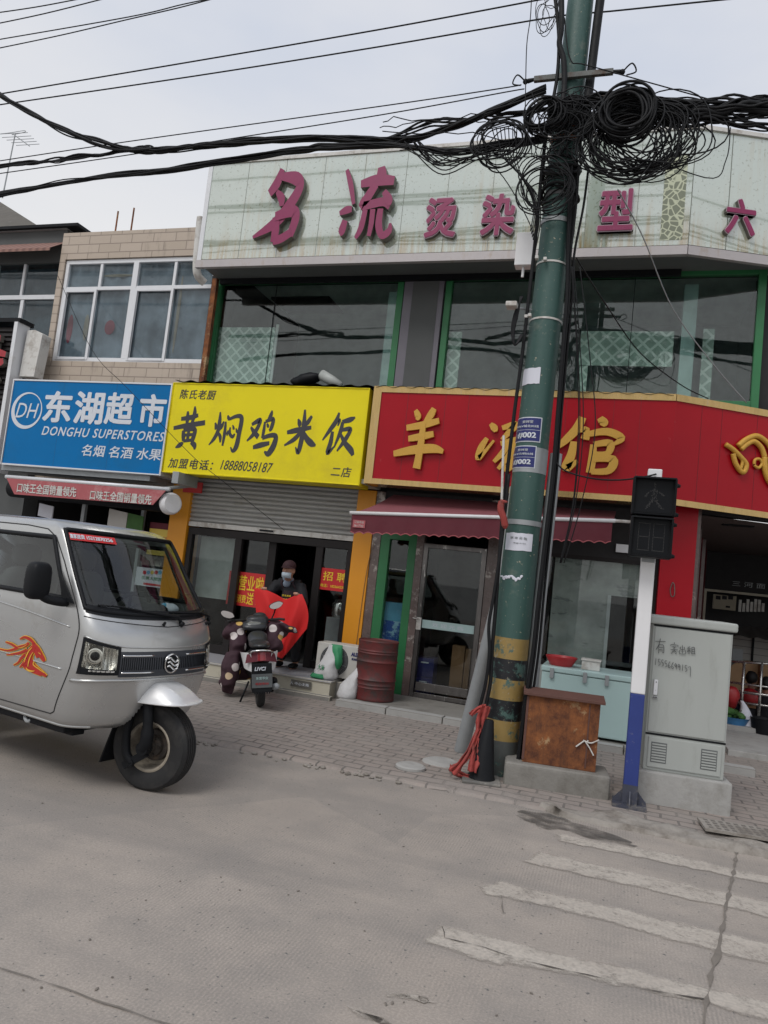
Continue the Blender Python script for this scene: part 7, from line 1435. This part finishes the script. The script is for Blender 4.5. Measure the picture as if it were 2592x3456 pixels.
HS = [[(262, 160, 8), (288, 205, 20), (318, 250, 17), (342, 288, 12), (348, 306, 5)], [(284, 225, 14), (300, 275, 9)], [(268, 190, 16), (238, 240, 24), (232, 290, 24), (262, 340, 20), (318, 386, 15), (366, 420, 6)], [(228, 300, 20), (198, 336, 15), (250, 372, 13), (330, 408, 9)],
      [(272, 165, 7), (238, 132, 9), (196, 116, 6), (160, 132, 1.5)], [(232, 160, 8), (205, 182, 9), (160, 192, 8), (110, 212, 6), (55, 219, 3), (-30, 200, 1)], [(135, 196, 6), (95, 170, 5), (48, 152, 1)], [(218, 215, 10), (170, 236, 8), (120, 246, 5), (56, 253, 1)], [(206, 250, 10), (172, 280, 7), (150, 312, 4), (112, 334, 1)], [(214, 285, 8), (186, 322, 6), (160, 352, 1.5)]]
def strokes(nm, lst, grow, e0, m):
    mb = MB()
    for k, stk in enumerate(lst):
        q = smooth_pts([Vector(s_) for s_ in stk], 5); Lf, Rt2 = [], []
        for i, p in enumerate(q):
            t = (q[min(i+1, len(q)-1)]-q[max(i-1, 0)]); t = Vector((t.x, t.y)).normalized(); w = p.z+grow; e = e0+.00025*k
            Lf.append(dec(p.x-t.y*w, p.y+t.x*w, e)); Rt2.append(dec(p.x+t.y*w, p.y-t.x*w, e))
        n = len(Lf); mb.add(Lf+Rt2, [(i, i+1, n+i+1, n+i) for i in range(n-1)])
    return mb.build(nm, m, trk, local=True)
strokes('decal_outline', HS, 8, .0020, 'decalyellow'); strokes('decal_horse', HS, 2.5, .0055, 'decalred')
strokes('decal_flames', [[(196, 312, 2), (212, 268, 4), (232, 226, 4), (258, 196, 2)], [(226, 345, 2), (234, 300, 4), (250, 258, 3), (268, 232, 1.5)], [(306, 236, 1.5), (320, 243, 3), (328, 252, 1)], [(276, 300, 2), (270, 330, 4), (310, 362, 4), (352, 392, 2)], [(212, 352, 2), (228, 372, 6), (262, 380, 5), (280, 376, 1)], [(150, 200, 1), (190, 192, 2.5), (222, 172, 1)]], 0, .009, 'decalyellow')

# ================================================================== PERSON SHAKING OUT A RED CLOTH
pr_ = thing('person', 'person in maroon cap, face mask and dark apron holding up a red cloth', 'person', (-4.2, 9.36, 0.262))
V3 = Vector
HL, HR = P(893, 1988, 8.96), P(1003, 2006, 8.96)
sc = P(972, 1952, 9.22)
hc = P(974, 1925, 9.14); hd = hc
mb = MB()
mb.ell(hc+V3((0, 0.01, 0.012)), (.078, .095, .115), 20, 14); mb.ell(hc+V3((0, -.025, -.055)), (.056, .066, .065), 16, 10)      # skull, jaw
mb.ell(hc+V3((0, -.095, -.005)), (.014, .02, .026), 10, 8); mb.ell(hc+V3((-.08, .01, -.005)), (.012, .022, .032), 8, 6); mb.ell(hc+V3((.08, .01, -.005)), (.012, .022, .032), 8, 6)
mb.ell(hc+V3((-.03, -.083, .022)), (.02, .012, .009), 8, 6); mb.ell(hc+V3((.03, -.083, .022)), (.02, .012, .009), 8, 6)
nk = V3((sc.x, 9.27, hc.z-.14)); mb.tube([hc-Z*.06, nk], [.055, .06], 14)
ch = V3((-4.185, 9.33, 1.18)); pv = V3((-4.17, 9.40, .93))
mb.tube([nk+V3((0, .02, -.01)), ch+Z*.07, ch-Z*.06, (ch+pv)/2, pv], [.07, .13, .135, .125, .13], 18)
shl, shr = V3((nk.x-.165, 9.30, nk.z-.055)), V3((nk.x+.165, 9.30, nk.z-.055))
ell_, elr = V3((-4.50, 9.14, 1.17)), V3((-3.93, 9.16, 1.15))
for s, e, h in ((shl, ell_, HL), (shr, elr, HR)):
    mb.tube([nk-Z*.09+V3((0, .03, 0)), s], [.05, .05], 12); mb.tube([s, (s+e)/2, e], [.052, .05, .043], 12); mb.tube([e, (e+h)/2, h+(e-h).normalized()*.06], [.043, .038, .027], 12)
for sx in (-1, 1):
    hp = pv+V3((sx*.085, 0, -.04)); kn_ = V3((pv.x+sx*.10, 9.34, .62)); an = V3((pv.x+sx*.11, 9.40, .33))
    mb.tube([hp, (hp+kn_)/2, kn_], [.095, .08, .062], 14); mb.tube([kn_, kn_.lerp(an, .35), an], [.06, .058, .04], 14); mb.ell(an+V3((0, -.07, -.045)), (.042, .12, .03), 12, 8)
for h, e, sx in ((HL, ell_, 1), (HR, elr, -1)):      # palm, four fingers and a thumb closing on the hem
    d = (h-e).normalized(); side = d.cross(Z).normalized(); up_ = side.cross(d)
    mb.ell(h-d*.012, (.036, .036, .022), 12, 8)
    for k in range(4):
        b0 = h + d*.026 + side*(-.027+.018*k); ln = (.036, .042, .04, .031)[k]
        mb.tube([b0, b0+d*ln*.7-Z*.006, b0+d*ln*.8-Z*ln*.6, b0+d*ln*.35-Z*ln*.95], [.0095, .009, .0085, .0075], 8)
    tb = h - d*.01 + side*(.03*sx); mb.tube([tb, tb+d*.02+side*.016*sx-Z*.006, tb+d*.045+side*.008*sx-Z*.016], [.0115, .0105, .009], 8)
organic(mb, 'body', 'skin', pr_, 0.0065, 2, local=False)
def pk(name, m, fill, vox=.012, sm=3, disp=None):
    mb = MB(); fill(mb); return organic(mb, name, m, pr_, vox, sm, local=False, disp=disp)
def jk(mb):
    mb.tube([nk+V3((0, .03, -.03)), ch+Z*.08, ch-Z*.06, (ch+pv)/2, pv-Z*.05], [.085, .158, .165, .155, .165], 20); mb.ell(nk-Z*.06+V3((0, .03, 0)), (.15, .10, .07), 16, 10)
    for s, e, h in ((shl, ell_, HL), (shr, elr, HR)): mb.tube([nk-Z*.06+V3((0, .03, 0)), s], [.075, .082], 14); mb.tube([s, (s+e)/2, e], [.078, .070, .062], 14); mb.tube([e, (e+h)/2, h+(e-h).normalized()*.05], [.062, .054, .042], 14)
wr = lambda co: V3((noise.noise(co*14), noise.noise(co*14+V3((7, 0, 0))), noise.noise(co*11+V3((0, 7, 0)))))*.012
pk('jacket', 'jacket', jk, .011, 3, wr)
def tro(mb):
    for sx in (-1, 1):
        hp = pv+V3((sx*.085, 0, 0)); kn_ = V3((pv.x+sx*.10, 9.34, .62)); an = V3((pv.x+sx*.11, 9.40, .36)); mb.tube([hp, (hp+kn_)/2, kn_, an], [.115, .10, .08, .062], 14)
    mb.tube([pv+Z*.04, pv-Z*.05], [.16, .15], 16)
pk('trousers', 'jacket', tro, .013, 3, wr)
mb = MB()
for sx in (-1, 1): an = V3((pv.x+sx*.11, 9.40, .33)); mb.ell(an+V3((0, -.07, -.03)), (.052, .135, .04), 14, 8)
mb.build('shoes', 'black', pr_, smooth=True)
def apron(a, b):
    z = nk.z-.13-(nk.z-.13-.62)*b; w = .10+.09*min(1, b*2.2); x = (ch.x if b < .6 else ch.x)+w*(2*a-1); return V3((x, 9.33-.185-.01*b+.11*abs(2*a-1)**2.4+.006*math.sin(a*17)*b, z))
mb = MB(); mb.grid(apron, 24, 24); ap = mb.build('apron', 'apron', pr_, smooth=True)
text('陈氏老厨', apron(.5, .10)+V3((0.0, -.006, 0)), .026, .125, 'yellowink', ap, depth=.003, bold=.01); text('黄焖鸡米饭', apron(.5, .175)+V3((0.0, -.006, 0)), .026, .15, 'yellowink', ap, depth=.003, bold=.01)
for s in (-1, 1): mb = MB(); mb.tube(smooth_pts([apron(.5+.48*s, 0), nk+V3((s*.085, -.06, -.03)), nk+V3((s*.07, .02, .02))], 5), .012, 6); mb.build('apron_strap', 'apron', ap, smooth=True)
def cap(mb): mb.ell(hc+V3((0, .014, .058)), (.092, .108, .085), 20, 12); mb.tube([hc+V3((0, -.085, .058)), hc+V3((0, -.135, .04))], [.05, .042], 12)
mb = MB(); mb.grid(lambda a, b: hc+V3((0, .014, .052))+V3((.091*math.cos(2*math.pi*a)*math.cos(b*1.5708), .108*math.sin(2*math.pi*a)*math.cos(b*1.5708), .088*math.sin(b*1.5708))), 28, 8, True)
mb.grid(lambda a, b: hc+V3((0, .014, .05))+V3(((.091+.012*b)*math.cos(math.pi+math.pi*a)*.95, (.105+.055*b)*math.sin(math.pi+math.pi*a), -.02*b)), 20, 3); mb.build('cap', 'cap', pr_, smooth=True)
mb = MB(); mb.grid(lambda a, b: hc+V3((.072*math.sin((a-.5)*2.5), -.02-.087*math.cos((a-.5)*2.3)+.02*(b-.4)**2*4, -.028-.075*b)), 16, 8); mk = mb.build('face_mask', 'mask', pr_, smooth=True)
mb = MB(); mb.ell(nk+V3((0, -.03, .02)), (.078, .075, .05), 16, 8, None, .12, 14); mb.ell(nk+V3((0, -.07, -.035)), (.055, .04, .055), 12, 8, None, .1, 14); mb.build('collar', 'scarf', pr_, smooth=True)
# the cloth
cl_ = [(858, 1985), (893, 1990), (930, 2005), (962, 2022), (985, 2015), (1003, 2007), (1020, 2006)]
clb = [(884, 2175), (905, 2195), (925, 2208), (948, 2222), (960, 2213), (998, 2168), (1036, 2122)]
top = smooth_pts([V3((*p, 0)) for p in cl_], 8); bot = smooth_pts([V3((*p, 0)) for p in clb], 8); nT = len(top)-1
def clo(a, b):
    i = a*nT; k = min(nT-1, int(i)); f = i-k; t = top[k].lerp(top[k+1], f); q = bot[k].lerp(bot[k+1], f)
    p = t.lerp(q, b); bul = math.sin(math.pi*b); p.x += (12 if a > .5 else -4)*bul*abs(2*a-1)
    g = 1-b; y = 8.93 - .03*bul
    d1 = (a-(.15+.38*b)); d2 = (a-(.86-.42*b)); y += -.075*math.exp(-(d1/.09)**2)*(b**.5) - .085*math.exp(-(d2/.10)**2)*(b**.6) + .07*math.exp(-((a-.5)/.16)**2)*(1-b)**.5 + .03*math.sin(a*19+b*5)*b
    return P(p.x, p.y, y)
mb = MB(); mb.grid(clo, 60, 50); o = mb.build('red_cloth', 'redcloth', smooth=True); tag(o, 'bright red cloth held up by its corners in front of the person', 'cloth')
sd = o.modifiers.new('solid', 'SOLIDIFY'); sd.thickness = 0.004

# ================================================================== SCOOTER
SL = V3((-3.60, 7.56, PZ)); SR = R(90+31)
sct = thing('motor_scooter', 'parked scooter seen from behind, wrapped in a maroon flower print wind cover', 'scooter', SL, None, SR); OFF[sct.name] = V3((0, 0, 0)); sct.rotation_euler = (R(-7), R(0), SR); sct.scale = (.94, .94, .90)
def swheel(x, nm):
    mb = MB(); r, w = .215, .095; mb.lathe([(r*.62, -w*.4), (r*.8, -w*.52), (r*.93, -w*.42), (r*.985, -w*.22), (r, 0), (r*.985, w*.22), (r*.93, w*.42), (r*.8, w*.52), (r*.62, w*.4)], (x, 0, r), Y_, 40); t = mb.build(nm, 'rubber', sct, smooth=True, auto=50, local=True)
    mb = MB(); mb.lathe([(r*.66, -w*.36), (r*.6, -w*.3), (.05, -w*.2), (.05, w*.2), (r*.6, w*.3), (r*.66, w*.36)], (x, 0, r), Y_, 28); mb.build('rim', 'black', t, smooth=True, auto=30, local=True)
swheel(.20-.0, 'rear_wheel') if False else swheel(.215, 'rear_wheel'); swheel(1.22, 'front_wheel')
mb = MB(); mb.ell((.42, 0, .60), (.42, .155, .10), 24, 12, Matrix.Rotation(.12, 3, 'Y'), 0, 6, .75); mb.tube([(.05, 0, .66), (.35, 0, .60)], [.07, .13], 14); mb.tube([(.4, 0, .5), (.95, 0, .36)], [.12, .14], 12); mb.tube([(1.05, 0, .4), (1.0, 0, .9)], [.16, .12], 14)
organic(mb, 'frame_body', 'black', sct, .014, 3)
for s in (-1, 1):
    mb = MB(); mb.grid(lambda a, b, s=s: V3((.02+.50*a-.03*b, s*(.095+.125*math.sin(min(1, a*1.5+.12)*1.5708)*(1-.25*b)), .70-.23*b*(1-.35*a)-.05*a)), 14, 10); mb.build('tail_panel', 'white', sct, smooth=True, local=True)
mb = MB(); mb.grid(lambda a, b: V3((-.045+.10*abs(2*a-1)**2.2+.03*b, (.185)*(2*a-1)*(1-.12*b), .60+.105*b-.035*abs(2*a-1)**2)), 20, 8); tlr = mb.build('tail_light', 'maroon', sct, smooth=True, local=True)
M['taillens'] = mat('red_tail_lens', (0.25, 0.012, 0.02), 0.2, coat=0.5)
mb = MB(); mb.grid(lambda a, b: V3((-.052+.05*abs(2*a-1)**2.2+.03*b, .085*(2*a-1), .605+.095*b)), 14, 6); mb.build('brake_lens', 'taillens', tlr, smooth=True, local=True)
mb = MB(); mb.tube([(.03, .14, .69), (-.02, .1, .72), (-.05, 0, .73), (-.02, -.1, .72), (.03, -.14, .69)], .012, 8); mb.build('grab_rail', 'chrome', sct, smooth=True, local=True)
mb = MB(); mb.prism([(-.07, .115, .575), (-.07, -.115, .575), (-.10, -.125, .30), (-.11, -.11, .235), (-.11, .11, .235), (-.10, .125, .30)], (.025, 0, 0)); mg = mb.build('mudguard', 'black', sct, bevel=.008, local=True)
mb = MB(); mb.box(-.112, -.106, -.118, .118, .29, .455); plt = mb.build('number_plate', 'plate', mg, bevel=.004, local=True)
for bdy, z, h, w, m in (('东营华众', .405, .035, .14, 'freezer'), ('电动车00', .34, .03, .15, 'basinred')): text(bdy, V3((-.112, 0, z)), h, w, m, plt, right=V3((0, -1, 0)), depth=.003, bold=.01, local=True)
text('LIVCI', V3((-.084, .02, .515)), .045, .13, 'whiteink', mg, right=V3((0, -1, 0)), depth=.012, bold=.03, shear=.2, local=True)
mb = MB()
for k in range(7): y = -.085+.028*k; mb.prism([(-.11, y-.011, .24), (-.11, y+.011, .24), (-.112, y, .21)], (.012, 0, 0))
mb.build('mudguard_teeth', 'black', mg, local=True)
mb = MB(); mb.ell((.30, -.135, .24), (.16, .055, .085), 16, 10); mb.ell((.10, -.15, .33), (.15, .05, .05), 14, 8, Matrix.Rotation(.2, 3, 'Y')); organic(mb, 'engine_case', 'black', sct, .012, 2)
mb = MB(); mb.tube([(.34, -.15, .22), (.16, -.16, .25), (-.06, -.165, .29)], [.03, .045, .04], 14); mb.build('exhaust', 'galv', sct, smooth=True, local=True)
mb = MB(); mb.tube([(.45, .12, .28), (.42, .24, .0)], .012, 8); mb.tube([(.42, .24, .003), (.36, .27, .003)], .011, 8); mb.build('kickstand', 'black', sct, smooth=True, local=True)
M['seatvinyl'] = mat('black_seat_vinyl', (0.025, 0.027, 0.03), 0.35, var=0.3)
mb = MB(); mb.ell((.36, 0, .755), (.36, .125, .05), 22, 12, Matrix.Rotation(.05, 3, 'Y'), 0, 6, .8); mb.ell((.62, .0, .80), (.14, .125, .07), 20, 12, Matrix.Rotation(-.45, 3, 'Y'), 0, 6, .8); organic(mb, 'saddle', 'seatvinyl', sct, .011, 4)
mb = MB(); mb.ell((1.0, -.02, 1.0), (.14, .15, .075), 20, 12, None, 0, 6, .7); mb.ell((1.02, -.05, 1.06), (.07, .09, .05), 16, 10); mb.ell((.88, .02, .945), (.10, .165, .05), 20, 12, Matrix.Rotation(-.55, 3, 'Y'), 0, 6, .8); hb = organic(mb, 'handlebar_cowl', 'seatvinyl', sct, .011, 3)
M['screen'] = mat('grey_screen', (0.16, 0.165, 0.155), 0.15, var=.3)
mb = MB(); mb.ell((.845, .03, .965), (.05, .105, .02), 18, 8, Matrix.Rotation(-.75, 3, 'Y')); mb.build('dash_screen', 'screen', hb, smooth=True, local=True)
for s in (-1, 1):
    mb = MB(); mb.tube([(.98, s*.12, 1.0), (.92, s*.30, 1.02), (.88, s*.36, 1.01)], .017, 10); mb.build('grip', 'rubber', sct, smooth=True, local=True)
def mirror(c, tilt):
    mb = MB(); mb.tube(smooth_pts([V3((.95, math.copysign(.2, c[1]), 1.02)), V3((.97, c[1]*.9, c[2]-.12)), V3((c[0]+.03, c[1], c[2]))], 5), .009, 8); st = mb.build('mirror', 'black', sct, smooth=True, local=True)
    rot = Matrix.Rotation(tilt, 3, 'X'); pts = [(-.085, -.012), (-.05, .03), (.02, .043), (.08, .035), (.088, .0), (.045, -.035), (-.03, -.042)]
    q = smooth_pts([V3((0, a, b)) for a, b in pts+pts[:1]], 4)[:-1]; mb = MB(); mb.prism([V3(c)+rot @ (p*1.08) for p in q], (.03, 0, 0)); mb.build('mirror_shell', 'black', st, local=True)
    M.setdefault('mirrorglass', mat('mirror_glass', (0.9, 0.9, 0.92), 0.02, 1.0, var=0.0)); ti = Matrix.Rotation(-.42, 3, 'Y')
    mb = MB(); mb.prism([V3(c)+rot @ p - X*.004 + V3((-.045*(rot @ p).z-.004, 0, 0)) for p in q], (-.003, 0, 0)); mb.build('mirror_glass', 'mirrorglass', st, local=True)
mirror((.88, .36, 1.10), .25); mirror((.88, -.26, 1.21), -.45)
# wind cover: handlebar muffs and leg apron
mb = MB()
for s in (-1, 1): mb.ell((1.0, s*.27, .88), (.13, .18, .11), 20, 12, Matrix.Rotation(-.45*s, 3, 'X'), .15, 6); mb.tube([(.98, s*.22, .84), (.88, s*.24, .68), (.84, s*.25, .60 if s < 0 else .48)], [.11, .11, .07], 14)
mb.ell((.92, -.40, .90), (.10, .16, .045), 14, 8, Matrix.Rotation(.5, 3, 'X'), .2, 6)
mb.tube([(1.1, .3, .85), (1.1, -.3, .85)], [.10, .10], 12); mb.tube([(1.1, .3, .6), (1.1, -.22, .6)], [.16, .12], 12); mb.tube([(1.06, .34, .34), (1.06, -.10, .34)], [.17, .12], 12); mb.tube([(.82, .27, .6), (.72, .33, .40), (.68, .36, .2)], [.12, .125, .09], 12); mb.tube([(.95, .36, .25), (.66, .36, .15)], [.12, .075], 12)
organic(mb, 'wind_cover', 'cover', sct, .016, 3, disp=lambda co: V3((noise.noise(co*9), noise.noise(co*9+V3((5, 0, 0))), noise.noise(co*7+V3((0, 5, 0)))))*.03)
mb = MB(); mb.tube([(.75, .38, .5), (.73, .40, .18), (.78, .38, .12)], .016, 8); mb.build('cover_hem', 'pinkbanner', sct, smooth=True, local=True)

# ================================================================== SIDE STREET SHOP BEHIND THE CORNER
b5 = thing('side_shop', 'dim side street shop with white tiled wall and dark sign strip behind the grey cabinet', 'shop front', (3, 14.2, 0))
mb = MB(); mb.box(1.0, 6, 14.2, 14.4, 2.02, 3.2); mb.mi = 1; mb.box(1.0, 6, 14.25, 14.4, -.1, 1.30); mb.mi = 0; mb.box(1.0, 6, 14.9, 15.0, 1.2, 2.1); mb.box(5.5, 5.6, 10, 16, 0, 3); mb.build('wall', ['darkwall', 'whitetile'], b5)
M['grout'] = mat('dark_grout', (0.12, 0.11, 0.1), 0.8)
mb = MB()
for i in range(9): mb.box(1.0, 6, 14.244, 14.25, .40+i*.115, .408+i*.115)
for i in range(14): mb.box(1.2+i*.36, 1.208+i*.36, 14.243, 14.25, .40, 1.3)
mb.build('tile_joints', 'grout', b5)
text('三 河 面 馆 老 店', V3((2.45, 14.198, 2.16)), .09, 1.1, 'galv', b5, depth=.004)
mb = MB(); mb.box(1.45, 5, 14.16, 14.2, 1.98, 2.02); mb.box(1.45, 1.5, 14.16, 14.2, 0, 1.98); mb.mi = 1; mb.box(2.28, 2.31, 14.2, 14.24, .7, 1.35); mb.build('frame', ['cream', 'black'], b5)
mb = MB(); a, b = P(2408, 2005, 14.15), P(2482, 2062, 14.15); mb.box(a.x, b.x, 14.12, 14.19, b.z, a.z); mbx = mb.build('meter_box', 'beigebox', b5, bevel=.008)
mb = MB()
for k in range(3): px = 2417+k*21; c0, c1 = P(px, 2010, 14.1), P(px+15, 2024, 14.1); mb.box(c0.x, c1.x, 14.112, 14.12, c1.z, c0.z)
c0, c1 = P(2450, 2044, 14.1), P(2464, 2052, 14.1); mb.box(c0.x, c1.x, 14.112, 14.12, c1.z, c0.z); mb.build('meter_window', 'black', mbx)
random.seed(8)
for k in range(7):
    px = 2495+k*13; mb = MB(); c0, c1 = P(px, 2020, 14.3), P(px+6, 2065, 14.3); mb.box(c0.x, c1.x, 14.3, 14.33, c1.z, c0.z-random.uniform(0, .08)); tag(mb.build('hanging_strip', 'dirtywhite'), 'white strip hanging in the dark opening of the side shop', 'strip', 'white strips hanging in the side shop')
mb = MB()
def awn(a, b): return V3((1.62+3.2*a, 14.18-1.0*b, 1.45-.16*b+.012*math.sin(a*80)))
mb.grid(awn, 200, 3); M['darkawn'] = mat('dark_striped_awning', (0.08, 0.075, 0.07), 0.8, var=.5, sc=4, stretch=(6, 1, 1)); tag(mb.build('side_awning', 'darkawn'), 'dark ribbed awning sheet over the side shop counter', 'awning')
t = thing('board_sign', 'grey notice boards standing at the left of the side shop wall', 'board', P(2490, 2280, 13.9))
mb = MB(); a, b = P(2472, 2187, 13.9), P(2505, 2232, 13.9); mb.box(a.x, b.x, 13.88, 13.92, b.z, a.z); mb.build('upper_board', 'galv', t); mb = MB(); a, b = P(2470, 2234, 13.9), P(2500, 2262, 13.9); mb.box(a.x, b.x, 13.87, 13.9, b.z, a.z); mb.build('lower_board', 'soffit', t)
# railing
rl = thing('steel_railing', 'stainless steel railing around the eating area of the side shop', 'railing', (2.4, 11.6, .1))
for py in (2232, 2302, 2330, 2366):
    a, b = P(2462, py, 11.6), P(2592, py+8 if py < 2300 else py+17, 11.6); mb = MB(); d = (b-a); mb.tube([a, a+d*2.2], .016 if py != 2330 else .02, 8); mb.build('rail', 'steel', rl, smooth=True)
for px in (2512, 2572):
    a = P(px, 2235, 11.6); mb = MB(); mb.tube([a, V3((a.x, 11.6, .12))], .02, 8); mb.build('post', 'steel', rl, smooth=True)
# tables, basin, bucket, bags
t = thing('low_table', 'brown wooden low table behind the railing posts', 'table', (2.3, 12.2, .1))
a, b = P(2500, 2370, 12.0), P(2620, 2385, 12.0); mb = MB(); mb.box(a.x, b.x+.8, 11.9, 12.5, a.z-.05, a.z); mb.build('tabletop', 'card', t); mb = MB(); mb.box(a.x+.05, b.x+.7, 11.95, 12.45, a.z-.30, a.z-.10); mb.build('drawer_box', 'wood', t)
for x in (a.x+.08, b.x+.6): mb = MB(); mb.box(x-.03, x+.03, 12.0, 12.06, .1, a.z-.05); mb.build('leg', 'card', t)
def small_person(name, label, px, py, Yd, m, s=1.0):
    h = P(px, py, Yd); t = thing(name, label, 'person', (h.x, Yd+.05, .1)); mb = MB()
    mb.ell(h, (.075*s, .09*s, .105*s), 16, 10); mb.ell(h+V3((.06*s, -.03*s, -.02)), (.02, .02, .02), 6, 5); mb.tube([h-Z*.07, h-Z*.17+V3((0, .02, 0))], [.05*s, .055*s], 10); mb.tube([h-Z*.17, h-Z*.3, h-Z*.58], [.08*s, .15*s, .14*s], 14)
    for q in (-1, 1): mb.tube([h+V3((q*.15*s, 0, -.22)), h+V3((q*.20*s, -.06, -.42)), h+V3((q*.10*s, .2, -.46))], [.05, .043, .03], 10); mb.tube([h+V3((q*.08, 0, -.58)), h+V3((q*.10, .32, -.56)), h+V3((q*.10, .34, -.85))], [.075, .06, .04], 10)
    organic(mb, 'body', 'skin', t, .013, 2, local=False)
    mb = MB(); mb.ell(h+V3((-.008, -.012, .02)), (.084*s, .097*s, .103*s), 16, 10, None, .08, 18); mb.build('hair', 'hair', t, smooth=True)
    mb = MB(); mb.tube([h-Z*.14, h-Z*.2, h-Z*.32, h-Z*.58], [.075, .12*s, .175*s, .165*s], 16)
    for q in (-1, 1): mb.tube([h+V3((q*.13*s, 0, -.2)), h+V3((q*.2*s, -.05, -.42)), h+V3((q*.12*s, .16, -.46))], [.065, .058, .045], 10)
    organic(mb, 'jacket', m, t, .014, 3, local=False, disp=wr); return t
small_person('person', 'person with short black hair in grey blue jacket seated behind the railing', 2538, 2292, 12.3, 'bluejacket'); small_person('person', 'person with dark hair in black jacket seated at the right edge', 2588, 2312, 12.0, 'jacket')
c = P(2535, 2352, 11.9); mb = MB(); mb.ell(c, (.14, .1, .12), 14, 10, None, .2, 9); tag(mb.build('red_bag', 'basinred', smooth=True), 'red cloth bundle hanging on the lower rail', 'bundle')
c = P(2468, 2350, 11.4); mb = MB(); mb.ell(c, (.10, .1, .16), 14, 10, None, .35, 8); tag(mb.build('red_coat', 'basinred', smooth=True), 'dark red heap of clothes at the right edge of the cabinet', 'clothes')
c = P(2478, 2418, 11.3); mb = MB(); mb.lathe([(0, 0), (.14, 0), (.19, .13), (.2, .135), (.19, .12), (.13, .01), (0, .01)], V3((c.x, c.y, .12)), Z, 26); tag(mb.build('blue_basin', 'basinblue', smooth=True, auto=40), 'blue plastic basin of vegetables on the terrace behind the cabinet', 'basin')
mb = MB(); random.seed(14)
for k in range(14): mb.ell(V3((c.x+random.uniform(-.12, .12), c.y+random.uniform(-.1, .1), .24+random.uniform(0, .1))), (.05, .05, .03), 8, 6, Matrix.Rotation(random.uniform(0, 3), 3, 'X'), .4, 12)
tag(mb.build('vegetables', 'greenveg', smooth=True), 'dark green vegetables heaped in the blue basin', 'vegetables')
mb = MB(); sack(mb, [(0, 0, 0, .01, .01), (0, 0, .02, .12, .09), (.02, 0, .12, .10, .07), (.0, 0, .26, .05, .04), (-.04, 0, .36, .02, .02)], seed=2); v0 = P(2510, 2438, 11.3); v0.z = .12
for v in mb.v: v += v0
tag(mb.build('white_bag', 'paper', smooth=True), 'white plastic bag slumped beside the blue basin', 'bag')
c = P(2580, 2440, 11.2); mb = MB(); mb.lathe([(0, 0), (.15, 0), (.17, .2), (.175, .2), (.16, .18), (.14, .02), (0, .02)], V3((c.x, c.y, .1)), Z, 24); tag(mb.build('black_bucket', 'black', smooth=True, auto=40), 'black plastic bucket on the terrace at the right edge', 'bucket')
c = P(2555, 2290, 13.2); mb = MB(); mb.lathe([(0, .02), (.36, .02), (.36, 0), (0, 0)], c+V3((-.12, 0, -.1)), (0, -1, .1), 30); tag(mb.build('round_board', 'terracotta'), 'big round tan board leaning behind the seated person', 'board')
c = P(2590, 2275, 13.0); mb = MB(); mb.box(c.x-.1, c.x+.5, 12.95, 13.25, .1, c.z+.15); tag(mb.build('bamboo_crates', 'wood'), 'pale wooden crates stacked at the right edge behind the railing', 'crates')
